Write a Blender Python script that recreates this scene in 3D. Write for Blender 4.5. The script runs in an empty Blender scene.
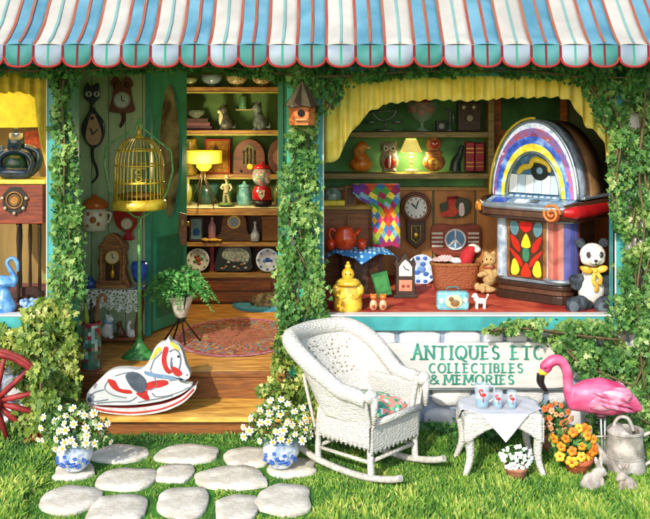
import bpy, bmesh, math, random
import numpy as np
from mathutils import Vector, Matrix, noise
random.seed(7); RS = np.random.RandomState(7)
PI = math.pi
S = bpy.context.scene; COL = S.collection
# ---------------------------------------------------------------- camera, world, sun, exposure
EYE = 2.696; HOR = 100.0; CX = 325.0; F = 1000.0        # eye height, horizon row, centre column, focal length (photo px)
cam_d = bpy.data.cameras.new('camera'); cam = bpy.data.objects.new('camera', cam_d); COL.objects.link(cam)
cam.location = (0, -8, EYE); cam.rotation_euler = (PI/2, 0, 0)
cam_d.sensor_width = 36; cam_d.lens = 36*F/650; cam_d.shift_y = -(259.5-HOR)/650
cam_d.clip_end = 500; S.camera = cam
w = bpy.data.worlds.new('World'); S.world = w; w.use_nodes = True
nt = w.node_tree; bg = nt.nodes['Background']; sky = nt.nodes.new('ShaderNodeTexSky')
sky.sky_type = 'NISHITA'; sky.sun_disc = False
SUN_EL, SUN_AZ = math.radians(31), math.radians(-22)       # azimuth measured from -Y (behind the camera) towards -X
sd = Vector((math.sin(SUN_AZ)*math.cos(SUN_EL), -math.cos(SUN_AZ)*math.cos(SUN_EL), math.sin(SUN_EL)))  # towards the sun
sky.sun_elevation = SUN_EL; sky.sun_rotation = math.atan2(sd.x, sd.y)
bg.inputs[1].default_value = 0.15; nt.links.new(sky.outputs[0], bg.inputs[0])
sl = bpy.data.lights.new('sun', 'SUN'); sl.energy = 2.0; sl.angle = math.radians(0.9); sl.color = (1, .94, .84)
so = bpy.data.objects.new('sun', sl); COL.objects.link(so); so.rotation_euler = sd.to_track_quat('Z', 'Y').to_euler()
S.view_settings.view_transform = 'Standard'; S.view_settings.look = 'None'; S.view_settings.exposure = 1.18
S.view_settings.gamma = 1; S.view_settings.use_curve_mapping = False
S.render.engine = 'CYCLES'; S.cycles.max_bounces = 10; S.cycles.diffuse_bounces = 7

# ---------------------------------------------------------------- helpers
def P(px, py, D): return Vector(((px-CX)*D/F, D-8, EYE+(HOR-py)*D/F))
def Dz(py, z): return (EYE-z)*F/(py-HOR)
DECK = .398; WIN = .949; FD = 8.2
def lin(h):
    h = h.lstrip('#'); c = [int(h[i:i+2], 16)/255 for i in (0, 2, 4)]
    return tuple(((x+.055)/1.055)**2.4 if x > .04 else x/12.92 for x in c)
MC = {}
def mat(h, rough=.6, metal=0, var=.22, sc=14, bump=.15, emit=0, h2=None, alpha=None, trans=0, stretch=None, dark=.80, spec=.4):
    key = (h, rough, metal, var, sc, bump, emit, h2, alpha, trans, stretch, dark, spec)
    if key in MC: return MC[key]
    m = bpy.data.materials.new('paint_'+h.strip('#')); m.use_nodes = True; n = m.node_tree.nodes; L = m.node_tree.links
    b = n['Principled BSDF']; b.inputs['Roughness'].default_value = rough; b.inputs['Metallic'].default_value = metal
    b.inputs['Specular IOR Level'].default_value = spec
    c = Vector(lin(h))*dark
    tc = n.new('ShaderNodeTexCoord'); no = n.new('ShaderNodeTexNoise'); no.inputs['Scale'].default_value = sc; no.inputs['Detail'].default_value = 5
    no.inputs['Distortion'].default_value = .6
    src = tc.outputs['Object']
    if stretch:
        mp = n.new('ShaderNodeMapping'); mp.inputs['Scale'].default_value = stretch; L.new(src, mp.inputs[0]); src = mp.outputs[0]
    L.new(src, no.inputs[0])
    r = n.new('ShaderNodeValToRGB'); r.color_ramp.elements[0].position = .36; r.color_ramp.elements[1].position = .64
    c1 = c*(1-var); c2 = Vector(lin(h2))*dark if h2 else c*(1+var*.7)
    r.color_ramp.elements[0].color = (*[min(1, x) for x in c1], 1); r.color_ramp.elements[1].color = (*[min(.9, x) for x in c2], 1)
    L.new(no.outputs[0], r.inputs[0]); L.new(r.outputs[0], b.inputs['Base Color'])
    if bump:
        bp = n.new('ShaderNodeBump'); bp.inputs['Strength'].default_value = bump; bp.inputs['Distance'].default_value = .01
        n2 = n.new('ShaderNodeTexNoise'); n2.inputs['Scale'].default_value = sc*5; n2.inputs['Detail'].default_value = 4
        L.new(src, n2.inputs[0]); L.new(n2.outputs[0], bp.inputs['Height']); L.new(bp.outputs[0], b.inputs['Normal'])
    if emit: L.new(r.outputs[0], b.inputs['Emission Color']); b.inputs['Emission Strength'].default_value = emit
    if trans: b.inputs['Transmission Weight'].default_value = trans
    MC[key] = m; return m
def shiny(h, **k): return mat(h, rough=k.pop('rough', .18), var=k.pop('var', .15), bump=k.pop('bump', .03), spec=.6, **k)
def wood(h, horiz=True, **k): return mat(h, rough=.5, var=.38, sc=5, bump=.2, stretch=(1, 6, 9) if horiz else (9, 6, 1), **k)
def glassm(h, name='glass', a=.55):
    m = bpy.data.materials.new(name); m.use_nodes = True; n = m.node_tree.nodes; L = m.node_tree.links
    b = n['Principled BSDF']; b.inputs['Base Color'].default_value = (*lin(h), 1); b.inputs['Roughness'].default_value = .05
    b.inputs['Alpha'].default_value = a; return m
def rampmat(name, cols, rough=.5, transl=.3, bump=0):
    m = bpy.data.materials.new(name); m.use_nodes = True; n = m.node_tree.nodes; L = m.node_tree.links
    b = n['Principled BSDF']; b.inputs['Roughness'].default_value = rough; b.inputs['Specular IOR Level'].default_value = .35
    at = n.new('ShaderNodeAttribute'); at.attribute_name = 'rnd'
    r = n.new('ShaderNodeValToRGB'); e = r.color_ramp.elements
    while len(e) > 1: e.remove(e[-1])
    for i, (p, h) in enumerate(cols):
        q = e[0] if i == 0 else e.new(p)
        q.position = p; q.color = (*lin(h), 1)
    L.new(at.outputs['Fac'], r.inputs[0]); L.new(r.outputs[0], b.inputs['Base Color'])
    tr = n.new('ShaderNodeBsdfTranslucent'); mx = n.new('ShaderNodeMixShader'); mx.inputs[0].default_value = transl
    L.new(r.outputs[0], tr.inputs[0]); L.new(b.outputs[0], mx.inputs[1]); L.new(tr.outputs[0], mx.inputs[2])
    L.new(mx.outputs[0], n['Material Output'].inputs[0]); return m
def wicker(h='#e6dfcd', h2='#8d7752', sc=70, name='wicker', lo=.25):
    """woven cane: strands over and under, uneven, with brown gaps"""
    m = bpy.data.materials.new(name); m.use_nodes = True; n = m.node_tree.nodes; L = m.node_tree.links
    b = n['Principled BSDF']; b.inputs['Roughness'].default_value = .6
    tc = n.new('ShaderNodeTexCoord'); no = n.new('ShaderNodeTexNoise'); no.inputs['Scale'].default_value = 7; no.inputs['Detail'].default_value = 3; L.new(tc.outputs['Object'], no.inputs[0])
    mp = n.new('ShaderNodeMapping'); mp.inputs['Scale'].default_value = (sc*.55, sc*.55, sc*2.1); L.new(tc.outputs['Object'], mp.inputs[0])
    vo = n.new('ShaderNodeTexVoronoi'); vo.inputs['Scale'].default_value = 1.0; vo.inputs['Randomness'].default_value = .75; L.new(mp.outputs[0], vo.inputs[0])
    mu = n.new('ShaderNodeMath'); mu.operation = 'MULTIPLY_ADD'; mu.inputs[1].default_value = .9; L.new(no.outputs[0], mu.inputs[0]); L.new(vo.outputs['Distance'], mu.inputs[2])
    r = n.new('ShaderNodeValToRGB'); r.color_ramp.elements[0].position = 1.0+lo*.2; r.color_ramp.elements[1].position = 1.34-lo*.3
    r.color_ramp.elements[0].color = (*[x*.66 for x in lin(h)], 1); r.color_ramp.elements[1].color = (*lin(h2), 1)
    L.new(mu.outputs[0], r.inputs[0]); L.new(r.outputs[0], b.inputs['Base Color'])
    bp = n.new('ShaderNodeBump'); bp.invert = True; bp.inputs['Strength'].default_value = .8; bp.inputs['Distance'].default_value = .012
    L.new(vo.outputs['Distance'], bp.inputs['Height']); L.new(bp.outputs[0], b.inputs['Normal']); return m

class MB:
    def __init__(s): s.v = []; s.f = []; s.m = []; s.s = []; s.M = None
    def add(s, vs, fs, mi=0, sm=False):
        o = len(s.v)
        if s.M is not None: vs = [s.M @ Vector(v) for v in vs]
        s.v += [tuple(v) for v in vs]
        for i, f in enumerate(fs):
            s.f.append([o+k for k in f]); s.m.append(mi if isinstance(mi, int) else mi[i]); s.s.append(sm)
        return s
    def box(s, x0, x1, y0, y1, z0, z1, mi=0):
        return s.add([(x, y, z) for x in (x0, x1) for y in (y0, y1) for z in (z0, z1)],
                     [(0, 1, 3, 2), (4, 6, 7, 5), (0, 4, 5, 1), (2, 3, 7, 6), (0, 2, 6, 4), (1, 5, 7, 3)], mi)
    def prism(s, pts, y0, y1, mi=0, smooth=False):
        n = len(pts); vs = [(x, y0, z) for x, z in pts]+[(x, y1, z) for x, z in pts]
        s.add(vs, [list(range(n)), list(range(2*n-1, n-1, -1))], mi)
        o = len(s.v)-2*n
        for i in range(n):
            j = (i+1) % n; s.f.append([o+i, o+j, o+n+j, o+n+i]); s.m.append(mi if isinstance(mi, int) else mi[0]); s.s.append(smooth)
        return s
    def hprism(s, pts, z0, z1, mi=0):            # outline in x,y, raised in z
        n = len(pts); return s.add([(x, y, z0) for x, y in pts]+[(x, y, z1) for x, y in pts],
            [list(range(n)), list(range(2*n-1, n-1, -1))]+[(i, (i+1) % n, n+(i+1) % n, n+i) for i in range(n)], mi)
    def lathe(s, cx, cy, prof, n=24, mi=0, sy=1, sm=True, cap=True):
        vs = []; fs = []; ms = []
        for r, z in prof:
            for k in range(n):
                a = 2*PI*k/n; vs.append((cx+r*math.cos(a), cy+r*sy*math.sin(a), z))
        for i in range(len(prof)-1):
            for k in range(n):
                k2 = (k+1) % n; fs.append((i*n+k, i*n+k2, (i+1)*n+k2, (i+1)*n+k)); ms.append(mi if isinstance(mi, int) else mi[i])
        s.add(vs, fs, ms, sm)
        o = len(s.v)-len(vs)
        if cap:
            for e, mm in ((0, ms[0]), (len(prof)-1, ms[-1])):
                if prof[e][0] > 1e-4: s.f.append([o+e*n+k for k in range(n)]); s.m.append(mm); s.s.append(False)
        return s
    def ell(s, c, r, mi=0, n=16, rot=None):
        if not hasattr(r, '__len__'): r = (r, r, r)
        vs = []; fs = []; R = Matrix.Rotation(rot[0], 3, rot[1]) if rot else None; h = n//2
        for i in range(h+1):
            t = PI*i/h
            for k in range(n):
                a = 2*PI*k/n; q = Vector((r[0]*math.sin(t)*math.cos(a), r[1]*math.sin(t)*math.sin(a), r[2]*math.cos(t)))
                if R: q = R @ q
                vs.append(Vector(c)+q)
        for i in range(h):
            for k in range(n):
                k2 = (k+1) % n; fs.append((i*n+k, i*n+k2, (i+1)*n+k2, (i+1)*n+k))
        return s.add(vs, fs, mi, True)
    def tube(s, path, rad, n=8, mi=0, closed=False, sq=None):
        p = [Vector(q) for q in path]; m = len(p)
        if not hasattr(rad, '__len__'): rad = [rad]*m
        if len(rad) != m: rad = list(np.interp(np.linspace(0, 1, m), np.linspace(0, 1, len(rad)), rad))
        vs = []; fs = []; up = None
        for i in range(m):
            t = (p[(i+1) % m]-p[i-1]) if closed else (p[min(i+1, m-1)]-p[max(i-1, 0)])
            if t.length < 1e-9: t = Vector((0, 0, 1))
            t.normalize()
            if up is None:
                up = Vector((0, 1, 0)) if abs(t.y) < .9 else Vector((1, 0, 0))
            a = (up-t*up.dot(t)).normalized(); b = t.cross(a); up = a
            for k in range(n):
                an = 2*PI*k/n; vs.append(p[i]+(a*math.cos(an)*(sq or 1)+b*math.sin(an))*rad[i])
        for i in range(m if closed else m-1):
            i2 = (i+1) % m
            for k in range(n):
                k2 = (k+1) % n; fs.append((i*n+k, i*n+k2, i2*n+k2, i2*n+k))
        s.add(vs, fs, mi, True)
        if not closed:
            o = len(s.v)-len(vs)
            for e in (0, m-1): s.f.append([o+e*n+k for k in range(n)]); s.m.append(mi); s.s.append(False)
        return s
    def cyl(s, a, b, r0, r1=None, n=10, mi=0): return s.tube([a, b], [r0, r0 if r1 is None else r1], n, mi)
    def grid(s, fn, nu, nv, mi=0, sm=True):
        vs = [fn(i/nu, j/nv) for j in range(nv+1) for i in range(nu+1)]
        fs = [(j*(nu+1)+i, j*(nu+1)+i+1, (j+1)*(nu+1)+i+1, (j+1)*(nu+1)+i) for j in range(nv) for i in range(nu)]
        ms = mi if isinstance(mi, int) else [mi(i, j) for j in range(nv) for i in range(nu)]
        return s.add(vs, fs, ms, sm)
def spline(pts, k=6):
    p = [Vector(q) if len(q) > 2 else Vector((q[0], q[1], 0)) for q in pts]; out = []
    for i in range(len(p)-1):
        a, b, c, d = p[max(i-1, 0)], p[i], p[i+1], p[min(i+2, len(p)-1)]
        for j in range(k):
            t = j/k; out.append(.5*((2*b)+(c-a)*t+(2*a-5*b+4*c-d)*t*t+(3*b-a-3*c+d)*t**3))
    out.append(p[-1]); return out
def sp2(pts, k=4, closed=True):
    if closed:
        q = [pts[-1]]+list(pts)+[pts[0], pts[1]]; s = spline(q, k); return [(v.x, v.y) for v in s[k:-k-1]]
    return [(v.x, v.y) for v in spline(pts, k)]
def zp(x0, y0, sc, pts): return [(x0+x/sc, y0+y/sc) for x, y in pts]
def circ(cx, cz, rx, rz=None, n=28, a0=0, a1=2*PI):
    rz = rx if rz is None else rz; full = abs(a1-a0-2*PI) < 1e-6
    return [(cx+rx*math.cos(a0+(a1-a0)*k/(n if full else n-1)), cz+rz*math.sin(a0+(a1-a0)*k/(n if full else n-1))) for k in range(n)]
def xz(pts, y=0): return [(x, y, z) for x, z in pts]

def mesh_obj(name, v, f, mats, mi=None, sm=None, recalc=True):
    me = bpy.data.meshes.new(name); me.from_pydata([tuple(q) for q in v], [], f)
    for m in (mats if isinstance(mats, (list, tuple)) else [mats]): me.materials.append(m)
    if mi is not None: me.polygons.foreach_set('material_index', mi)
    if sm is not None: me.polygons.foreach_set('use_smooth', sm)
    if recalc:
        bm = bmesh.new(); bm.from_mesh(me); bmesh.ops.recalc_face_normals(bm, faces=bm.faces); bm.to_mesh(me); bm.free()
    me.update(); o = bpy.data.objects.new(name, me); COL.objects.link(o); return o
def mods(o, bev=0, solid=0, sub=0, remesh=0, smooth=0):
    if solid: m = o.modifiers.new('solid', 'SOLIDIFY'); m.thickness = solid; m.offset = 0
    if remesh:
        m = o.modifiers.new('remesh', 'REMESH'); m.mode = 'VOXEL'; m.voxel_size = remesh; m.use_smooth_shade = True
        m = o.modifiers.new('smooth', 'SMOOTH'); m.iterations = smooth or 4; m.factor = .5
    if bev: m = o.modifiers.new('bevel', 'BEVEL'); m.width = bev; m.segments = 2; m.limit_method = 'ANGLE'; m.angle_limit = .6
    if sub: m = o.modifiers.new('sub', 'SUBSURF'); m.levels = m.render_levels = sub
def tag(o, label, cat=None, group=None, kind=None):
    if label: o['label'] = label
    if cat: o['category'] = cat
    if group: o['group'] = group
    if kind: o['kind'] = kind
    return o
class T:
    """a thing: px mode = shapes written in photo pixels (x, depth, row) at distance D; m mode = metres, z up"""
    def __init__(s, name, label, cat, px=0, py=0, D=8, group=None, loc=None, rz=0, m=False, kind=None):
        s.px, s.py, s.u, s.m = px, py, D/F, m; s.name = name
        s.args = (label, cat, group, kind); s.loc = Vector(loc) if loc is not None else P(px, py, D); s.rz = rz; s.root = None
    def _root(s):
        if s.root is None:
            o = bpy.data.objects.new(s.name, None); COL.objects.link(o); o.empty_display_size = .05
            o.location = s.loc; o.rotation_euler = (0, 0, s.rz); tag(o, *s.args); s.root = o
        return s.root
    def vv(s, vs): return vs if s.m else [((x-s.px)*s.u, y*s.u, (s.py-z)*s.u) for x, y, z in vs]
    def part(s, name, mb, mats, parent=None, label=None, kind=None, **k):
        o = mesh_obj(name, s.vv(mb.v), mb.f, mats, mb.m, mb.s)
        for q in ('bev', 'solid', 'remesh'):
            if q in k and not s.m: k[q] *= s.u
        mods(o, **k); o.parent = parent or s._root(); tag(o, label, kind=kind); return o
    def solo(s, mb, mats, **k):
        o = mesh_obj(s.name, s.vv(mb.v), mb.f, mats, mb.m, mb.s)
        for q in ('bev', 'solid', 'remesh'):
            if q in k and not s.m: k[q] *= s.u
        mods(o, **k); o.location = s.loc; o.rotation_euler = (0, 0, s.rz); tag(o, *s.args); s.root = o; return o
def kids(o): return [c for c in bpy.data.objects if c.parent == o]
def copy_tree(o, parent=None, loc=None, rz=None, label=None, scale=None):
    c = o.copy(); COL.objects.link(c); c.parent = parent
    for ch in kids(o): copy_tree(ch, c)
    if loc is not None: c.location = loc
    if rz is not None: c.rotation_euler = (0, 0, rz)
    if label: c['label'] = label
    if scale: c.scale = (scale,)*3 if not hasattr(scale, '__len__') else scale
    return c
def lamp_light(name, loc, e, col=(1, .8, .45), r=.06, parent=None):
    l = bpy.data.lights.new(name, 'POINT'); l.energy = e; l.color = col; l.shadow_soft_size = r
    o = bpy.data.objects.new(name, l); COL.objects.link(o); o.location = loc
    if parent is not None: o.parent = parent
    return o

# ---------------------------------------------------------------- leaves
IVY = [(0, 0), (.26, -.14), (.52, .1), (.3, .3), (.4, .62), (.14, .6), (0, 1), (-.14, .6), (-.4, .62), (-.3, .3), (-.52, .1), (-.26, -.14)]
OVAL = [(0, 0), (.2, .2), (.26, .5), (.14, .8), (0, 1), (-.14, .8), (-.26, .5), (-.2, .2)]
BLADE = [(.05, 0), (.045, .4), (.03, .75), (0, 1), (-.03, .75), (-.045, .4), (-.05, 0)]
def scatter(name, pts, size, shape, material, face=(0, -1, .35), jit=.55, updir=None, fold=.18, curl=.15, parent=None, loc=(0, 0, 0), rnd=None):
    """one mesh of small leaves at pts (n,3)"""
    pts = np.asarray(pts, float)-np.asarray(loc, float); n = len(pts); sh = np.array(shape); k = len(sh)
    nr = np.array(face, float)[None, :].repeat(n, 0) if np.ndim(face) == 1 else np.asarray(face, float)
    nr = nr/np.linalg.norm(nr, axis=1, keepdims=True)+RS.normal(0, jit, (n, 3)); nr /= np.linalg.norm(nr, axis=1, keepdims=True)
    t = RS.normal(0, 1, (n, 3)) if updir is None else (np.array(updir, float)[None, :] if np.ndim(updir) == 1 else np.asarray(updir))+RS.normal(0, .5, (n, 3))
    t = t-nr*(t*nr).sum(1, keepdims=True); t /= np.linalg.norm(t, axis=1, keepdims=True)+1e-9; b = np.cross(nr, t)
    sz = size*RS.uniform(.45, 1.35, n) if np.ndim(size) == 0 else size
    wv = RS.uniform(.62, 1.12, n)[:, None]; cv = RS.normal(curl, .12, n)[:, None]; sk = RS.normal(0, .12, n)[:, None]
    V = np.zeros((n, k+1, 3)); loc2 = np.vstack([sh, [[0, .32]]])
    for j, (x, y) in enumerate(loc2):
        h = fold*abs(x)-cv*y*y
        V[:, j] = pts+sz[:, None]*(b*(x*wv+sk*y*y)+t*(y-.3)+nr*h)
    V = V.reshape(-1, 3); tri = np.array([[j, (j+1) % k, k] for j in range(k)])
    Fc = (np.arange(n)[:, None, None]*(k+1)+tri[None]).reshape(-1, 3)
    me = bpy.data.meshes.new(name); me.vertices.add(len(V)); me.vertices.foreach_set('co', V.astype('f').ravel())
    me.loops.add(Fc.size); me.loops.foreach_set('vertex_index', Fc.astype('i').ravel())
    me.polygons.add(len(Fc)); me.polygons.foreach_set('loop_start', np.arange(0, Fc.size, 3, dtype='i'))
    me.update(calc_edges=True); me.validate()
    a = me.attributes.new('rnd', 'FLOAT', 'POINT'); r = RS.uniform(0, 1, n) if rnd is None else rnd
    a.data.foreach_set('value', np.repeat(r, k+1).astype('f'))
    me.materials.append(material); o = bpy.data.objects.new(name, me); COL.objects.link(o); o.location = loc if parent is None else (0, 0, 0)
    if parent is not None: o.parent = parent
    return o
M_IVY = rampmat('ivy_leaf', [(0, '#21431f'), (.3, '#3b6a30'), (.55, '#5c8a40'), (.76, '#86a653'), (.92, '#a9ba70'), (1, '#c6cd92')])
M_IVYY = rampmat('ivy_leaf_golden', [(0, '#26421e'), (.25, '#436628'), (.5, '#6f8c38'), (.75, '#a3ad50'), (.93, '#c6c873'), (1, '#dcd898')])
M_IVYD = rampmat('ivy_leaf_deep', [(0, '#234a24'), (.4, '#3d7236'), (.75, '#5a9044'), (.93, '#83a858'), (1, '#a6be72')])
M_STEM = mat('#6b5a3a', rough=.8)
def foliage(name, label, cat, strands, n, size, m, group=None, shape=IVY, stems=True, clump=.5, nsc=7):
    """strands: list of (list of (px, py, halfwidth px), D near, D far)"""
    L = []; n = int(n*1.7); size *= .72
    for pl, d0, d1 in strands:
        for a, b in zip(pl[:-1], pl[1:]):
            ln = math.hypot(b[0]-a[0], b[1]-a[1])*(a[2]+b[2]); L.append((ln, a, b, d0, d1))
    W = np.array([l[0] for l in L]); W = W/W.sum(); pts = []
    while len(pts) < n:
        _, a, b, d0, d1 = L[RS.choice(len(L), p=W)]
        t = random.random(); hw = a[2]+(b[2]-a[2])*t; r = hw*math.sqrt(random.random())*(1.25 if random.random() < .12 else 1); th = random.random()*2*PI
        q = P(a[0]+(b[0]-a[0])*t+r*math.cos(th), a[1]+(b[1]-a[1])*t+r*math.sin(th)*.8, d0+(d1-d0)*random.random())
        if q.z < .01: continue
        if noise.noise(q*nsc) < (random.random()-.5)*.5-.25+clump*.35: continue
        pts.append(q)
    n = len(pts)
    a0, d0 = strands[0][0][0], strands[0][1]; loc = P(a0[0], a0[1], (strands[0][1]+strands[0][2])/2)
    root = bpy.data.objects.new(name, None); COL.objects.link(root); root.location = loc; root.empty_display_size = .05
    tag(root, label, cat, group)
    pa = np.array([tuple(p) for p in pts]); rv = np.clip(.52+.38*np.array([noise.noise(p*5) for p in pts])+RS.normal(0, .16, n), 0, 1)
    sc = scatter('leaves', pa, size, shape, m, parent=root, loc=loc, updir=(0, -.3, -1), rnd=rv)
    if stems:
        mb = MB()
        for pl, d0, d1 in strands:
            for rep in range(5):
                d = d0+(d1-d0)*(.15+.7*rep/4); pp = []
                for x, y, hw in pl:
                    q = P(x+random.uniform(-.5, .5)*hw, y, d)-loc; pp.append(q)
                mb.tube(spline(pp, 5), [.011, .005], 6)
        o = mesh_obj('stem', mb.v, mb.f, M_STEM, mb.m, mb.s); o.parent = root
    return root
# ================================================================ SETTING AND SHOP BUILDING
WHT = mat('#dedcd6', rough=.6, var=.1, sc=4); TEAL = mat('#43a3a2', rough=.45, var=.2, sc=5); TEALD = mat('#2f9c84', rough=.45, var=.2, sc=5)
DGREEN = mat('#45bd96', rough=.45, var=.2, sc=4); SAGE = mat('#b9d2a2', rough=.6, var=.16, sc=3, stretch=(3, 1, .5))
# lawn
def lawn():
    mb = MB(); mb.box(-40, 40, -30, 60, -.3, 0)
    return tag(mesh_obj('lawn_ground', mb.v, mb.f, mat('#3f7a1f', rough=.95, sc=6, var=.35, bump=.5)), 'green lawn soil', None, None, 'structure')
lawn()
# stepping stones: (cx, cy, w, h) in photo px on the ground
ST = [(118, 453, 58, 19, 'flat cream stepping stone just left of centre against the porch step'), (189, 453, 67, 19, 'wide flat stepping stone at the foot of the wooden step'),
      (250, 456, 50, 22, 'grey shaded stepping stone left of the right-hand daisy pot'), (290, 466, 50, 20, 'grey stepping stone under the right-hand daisy pot'),
      (74, 470, 42, 17, 'small stepping stone under the left-hand daisy pot'), (126, 478, 61, 25, 'oval stepping stone in the second row right of the left daisy pot'),
      (174, 472, 39, 19, 'small wedge-shaped stepping stone in the middle of the path'), (233, 477, 71, 24, 'longest pale stepping stone, second row right of centre'),
      (70, 499, 55, 29, 'leftmost front stepping stone with slanted outline'), (118, 508, 66, 32, 'front stepping stone cut by the picture edge, second from left'),
      (184, 501, 58, 34, 'large round front stepping stone in the middle'), (236, 508, 45, 31, 'small oval front stepping stone cut by the picture edge'),
      (285, 499, 57, 32, 'rightmost front stepping stone with pointed corners')]
STONE = mat('#ddd3bd', rough=.9, var=.18, sc=6, bump=.7, h2='#f0e7d6')
STN = []
for i, (cx, cy, w_, h_, lb) in enumerate(ST):
    q = P(cx, cy, Dz(cy, .02)); D = q.y+8; rx = w_*D/F/2*1.03; ry = (Dz(cy-h_/2, 0)-Dz(cy+h_/2, 0))/2*1.0
    rr = random.Random(i*3+1); k = 9; out = []
    for j in range(k):
        a = 2*PI*j/k+rr.uniform(-.2, .2); e = 1/(abs(math.cos(a))**3+abs(math.sin(a))**3)**(1/3)
        out.append((rx*e*math.cos(a)*rr.uniform(.80, 1.06), ry*e*math.sin(a)*rr.uniform(.80, 1.06)))
    out = sp2(out, 5); out = [(x*(1+.05*noise.noise(Vector((x*14, y*14, i)))+.03*noise.noise(Vector((x*50, y*50, i)))), y*(1+.05*noise.noise(Vector((x*14, y*14, i+5)))+.03*noise.noise(Vector((x*50, y*50, i+9))))) for x, y in out]; mb = MB(); n = len(out)
    rings = [(1.0, -.03), (1.0, .016), (.975, .024), (.6, .027)]
    for s_, z in rings: mb.v += [(x*s_, y*s_, z+noise.noise(Vector((x*9+i, y*9, z)))*.006) for x, y in out]
    for r_ in range(3):
        for j in range(n): mb.f.append([r_*n+j, r_*n+(j+1) % n, (r_+1)*n+(j+1) % n, (r_+1)*n+j]); mb.m.append(0); mb.s.append(r_ > 0)
    mb.f.append([3*n+j for j in range(n)]); mb.m.append(0); mb.s.append(True)
    T('stepping_stone', lb, 'stepping stone', loc=(q.x, q.y, 0), m=True, group='stepping stones of the path').solo(mb, STONE)
    STN.append((q.x, q.y, rx, ry))
# grass
def grass():
    n = 190000; x = RS.uniform(-4.3, 4.3, n); y = RS.uniform(-2.75, .35, n)
    k = np.ones(n, bool)
    for a, b, rx, ry in STN: k &= ((x-a)/rx)**4+((y-b)/ry)**4 > 1.0
    k &= ~((y > -.01) & (x < .0) & (x > -2.15))
    x, y = x[k], y[k]
    cl = np.array([noise.noise(Vector((a*4.5, b*3, 0))) for a, b in zip(x, y)])
    near = np.zeros(len(x), bool)
    for a, b, rx, ry in STN: near |= ((x-a)/(rx+.09))**2+((y-b)/(ry+.1))**2 < 1.25
    size = RS.uniform(.04, .075, len(x))*(1+.5*cl)*(1+.18*(y < -1)); size[near] *= .5; size[(x < .05) & (x > -1.95)] *= .75
    ch = ((x-.42)/.58)**2+((y+.62)/.55)**2 < 1; size[ch] *= .62
    pts = np.stack([x, y, size*.3-.002], 1)
    fc = np.stack([RS.normal(0, .5, len(x)), -np.ones(len(x)), np.full(len(x), .25)], 1)
    rnd = np.clip(.48+.38*cl+RS.normal(0, .19, len(x))-.12*(y > -.75)-.1*(y>-.3), 0, 1)  # blades coloured darker in bands near the wall, painting in the shade there
    up = np.stack([RS.normal(0, .35, len(x))+.15, RS.normal(0, .3, len(x)), np.ones(len(x))], 1)
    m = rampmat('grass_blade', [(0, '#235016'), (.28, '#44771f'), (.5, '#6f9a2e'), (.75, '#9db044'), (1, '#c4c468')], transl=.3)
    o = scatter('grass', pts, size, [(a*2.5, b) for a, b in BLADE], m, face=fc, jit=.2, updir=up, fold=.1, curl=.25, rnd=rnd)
    tag(o, 'bright yellow green grass blades of the front lawn', None, None, 'stuff')
grass()

# ---- shop building
shop = T('antique_shop', 'white stone cottage shop front with teal window frames and open green door', 'building', loc=(0, .2, 0), m=True); shop.loc = Vector((0, 0, 0))
def rocks(x0, x1, z0, z1, yf, seed=1):
    r = random.Random(seed); mb = MB(); mb.box(x0, x1, yf, yf+.22, z0, z1, 1); z = z0
    while z < z1-.04:
        h = min(r.uniform(.15, .26), z1-z); x = x0-r.uniform(0, .15)
        while x < x1:
            w_ = r.uniform(.18, .42); cx, cz = x+w_/2, z+h/2; pts = []; k = 12
            for j in range(k):
                a = 2*PI*j/k; e = 1/(abs(math.cos(a))**5+abs(math.sin(a))**5)**.2
                pts.append((cx+(w_/2-.008)*e*math.cos(a)*r.uniform(.9, 1), cz+(h/2-.007)*e*math.sin(a)*r.uniform(.88, 1)))
            pts = [(min(max(a, x0), x1), min(max(b, z0), z1)) for a, b in sp2(pts, 2)]; n = len(pts); vs = []
            cx = min(max(cx, x0+.02), x1-.02)
            for s_, d in ((1, .005), (.97, -.018), (.86, -.035), (.5, -.045)): vs += [(cx+(a-cx)*s_, yf+d, cz+(b-cz)*s_) for a, b in pts]
            fs = [(q*n+j, q*n+(j+1) % n, (q+1)*n+(j+1) % n, (q+1)*n+j) for q in range(3) for j in range(n)]+[[3*n+j for j in range(n)]]
            mb.add(vs, fs, 0, True); x += w_
        z += h
    return mb
def X(px, D): return (px-CX)*D/F
def Z(py, D): return EYE+(HOR-py)*D/F
FY = FD-8
SW = mat('#dcdcdc', rough=.8, var=.16, sc=5, bump=.8, h2='#efede9'); MORT = mat('#8fa0b4', rough=.9)
xl, xr = X(56, FD), X(0, FD)-2.0
x_post0, x_post1 = X(287, FD), X(318, FD)
xw0, xw1 = X(324, FD), X(613, FD)
WT = WIN                                # display floor height
shop.part('stone_wall', rocks(x_post0+.05, 4.6, 0, WT-.12, FY, 3), [SW, MORT], label='white fieldstone wall below the right window')
shop.part('stone_wall', rocks(-4.6, xl, 0, WT-.12, FY, 5), [SW, MORT], label='white fieldstone wall below the left window')
shop.part('stone_wall', rocks(xw1+.09, 4.6, WT-.12, 3.0, FY, 8), [SW, MORT], label='white stone wall right of the right window')
mb = MB(); mb.box(-4.6, 4.6, FY-.02, FY+.25, Z(67, FD), 4.4); shop.part('upper_wall', mb, mat('#3f6a4a', rough=.8, sc=3))
def frame(x0, x1, z0, z1, t=.075):
    mb = MB(); y0, y1 = FY-.05, FY+.12
    mb.box(x0-t, x0, y0, y1, z0-.02, z1); mb.box(x1, x1+t, y0, y1, z0-.02, z1); mb.box(x0-t, x1+t, y0+.003, y1, z1, z1+t)
    mb.box(x0-.012, x0, y0-.01, y0+.05, z0, z1, 1); mb.box(x1, x1+.012, y0-.01, y0+.05, z0, z1, 1)  # white strips paint a highlight along the frame's inner edges
    return mb
shop.part('window_frame', frame(xw0, xw1, WT, Z(76, FD)), [TEAL, WHT], bev=.006)
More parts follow.
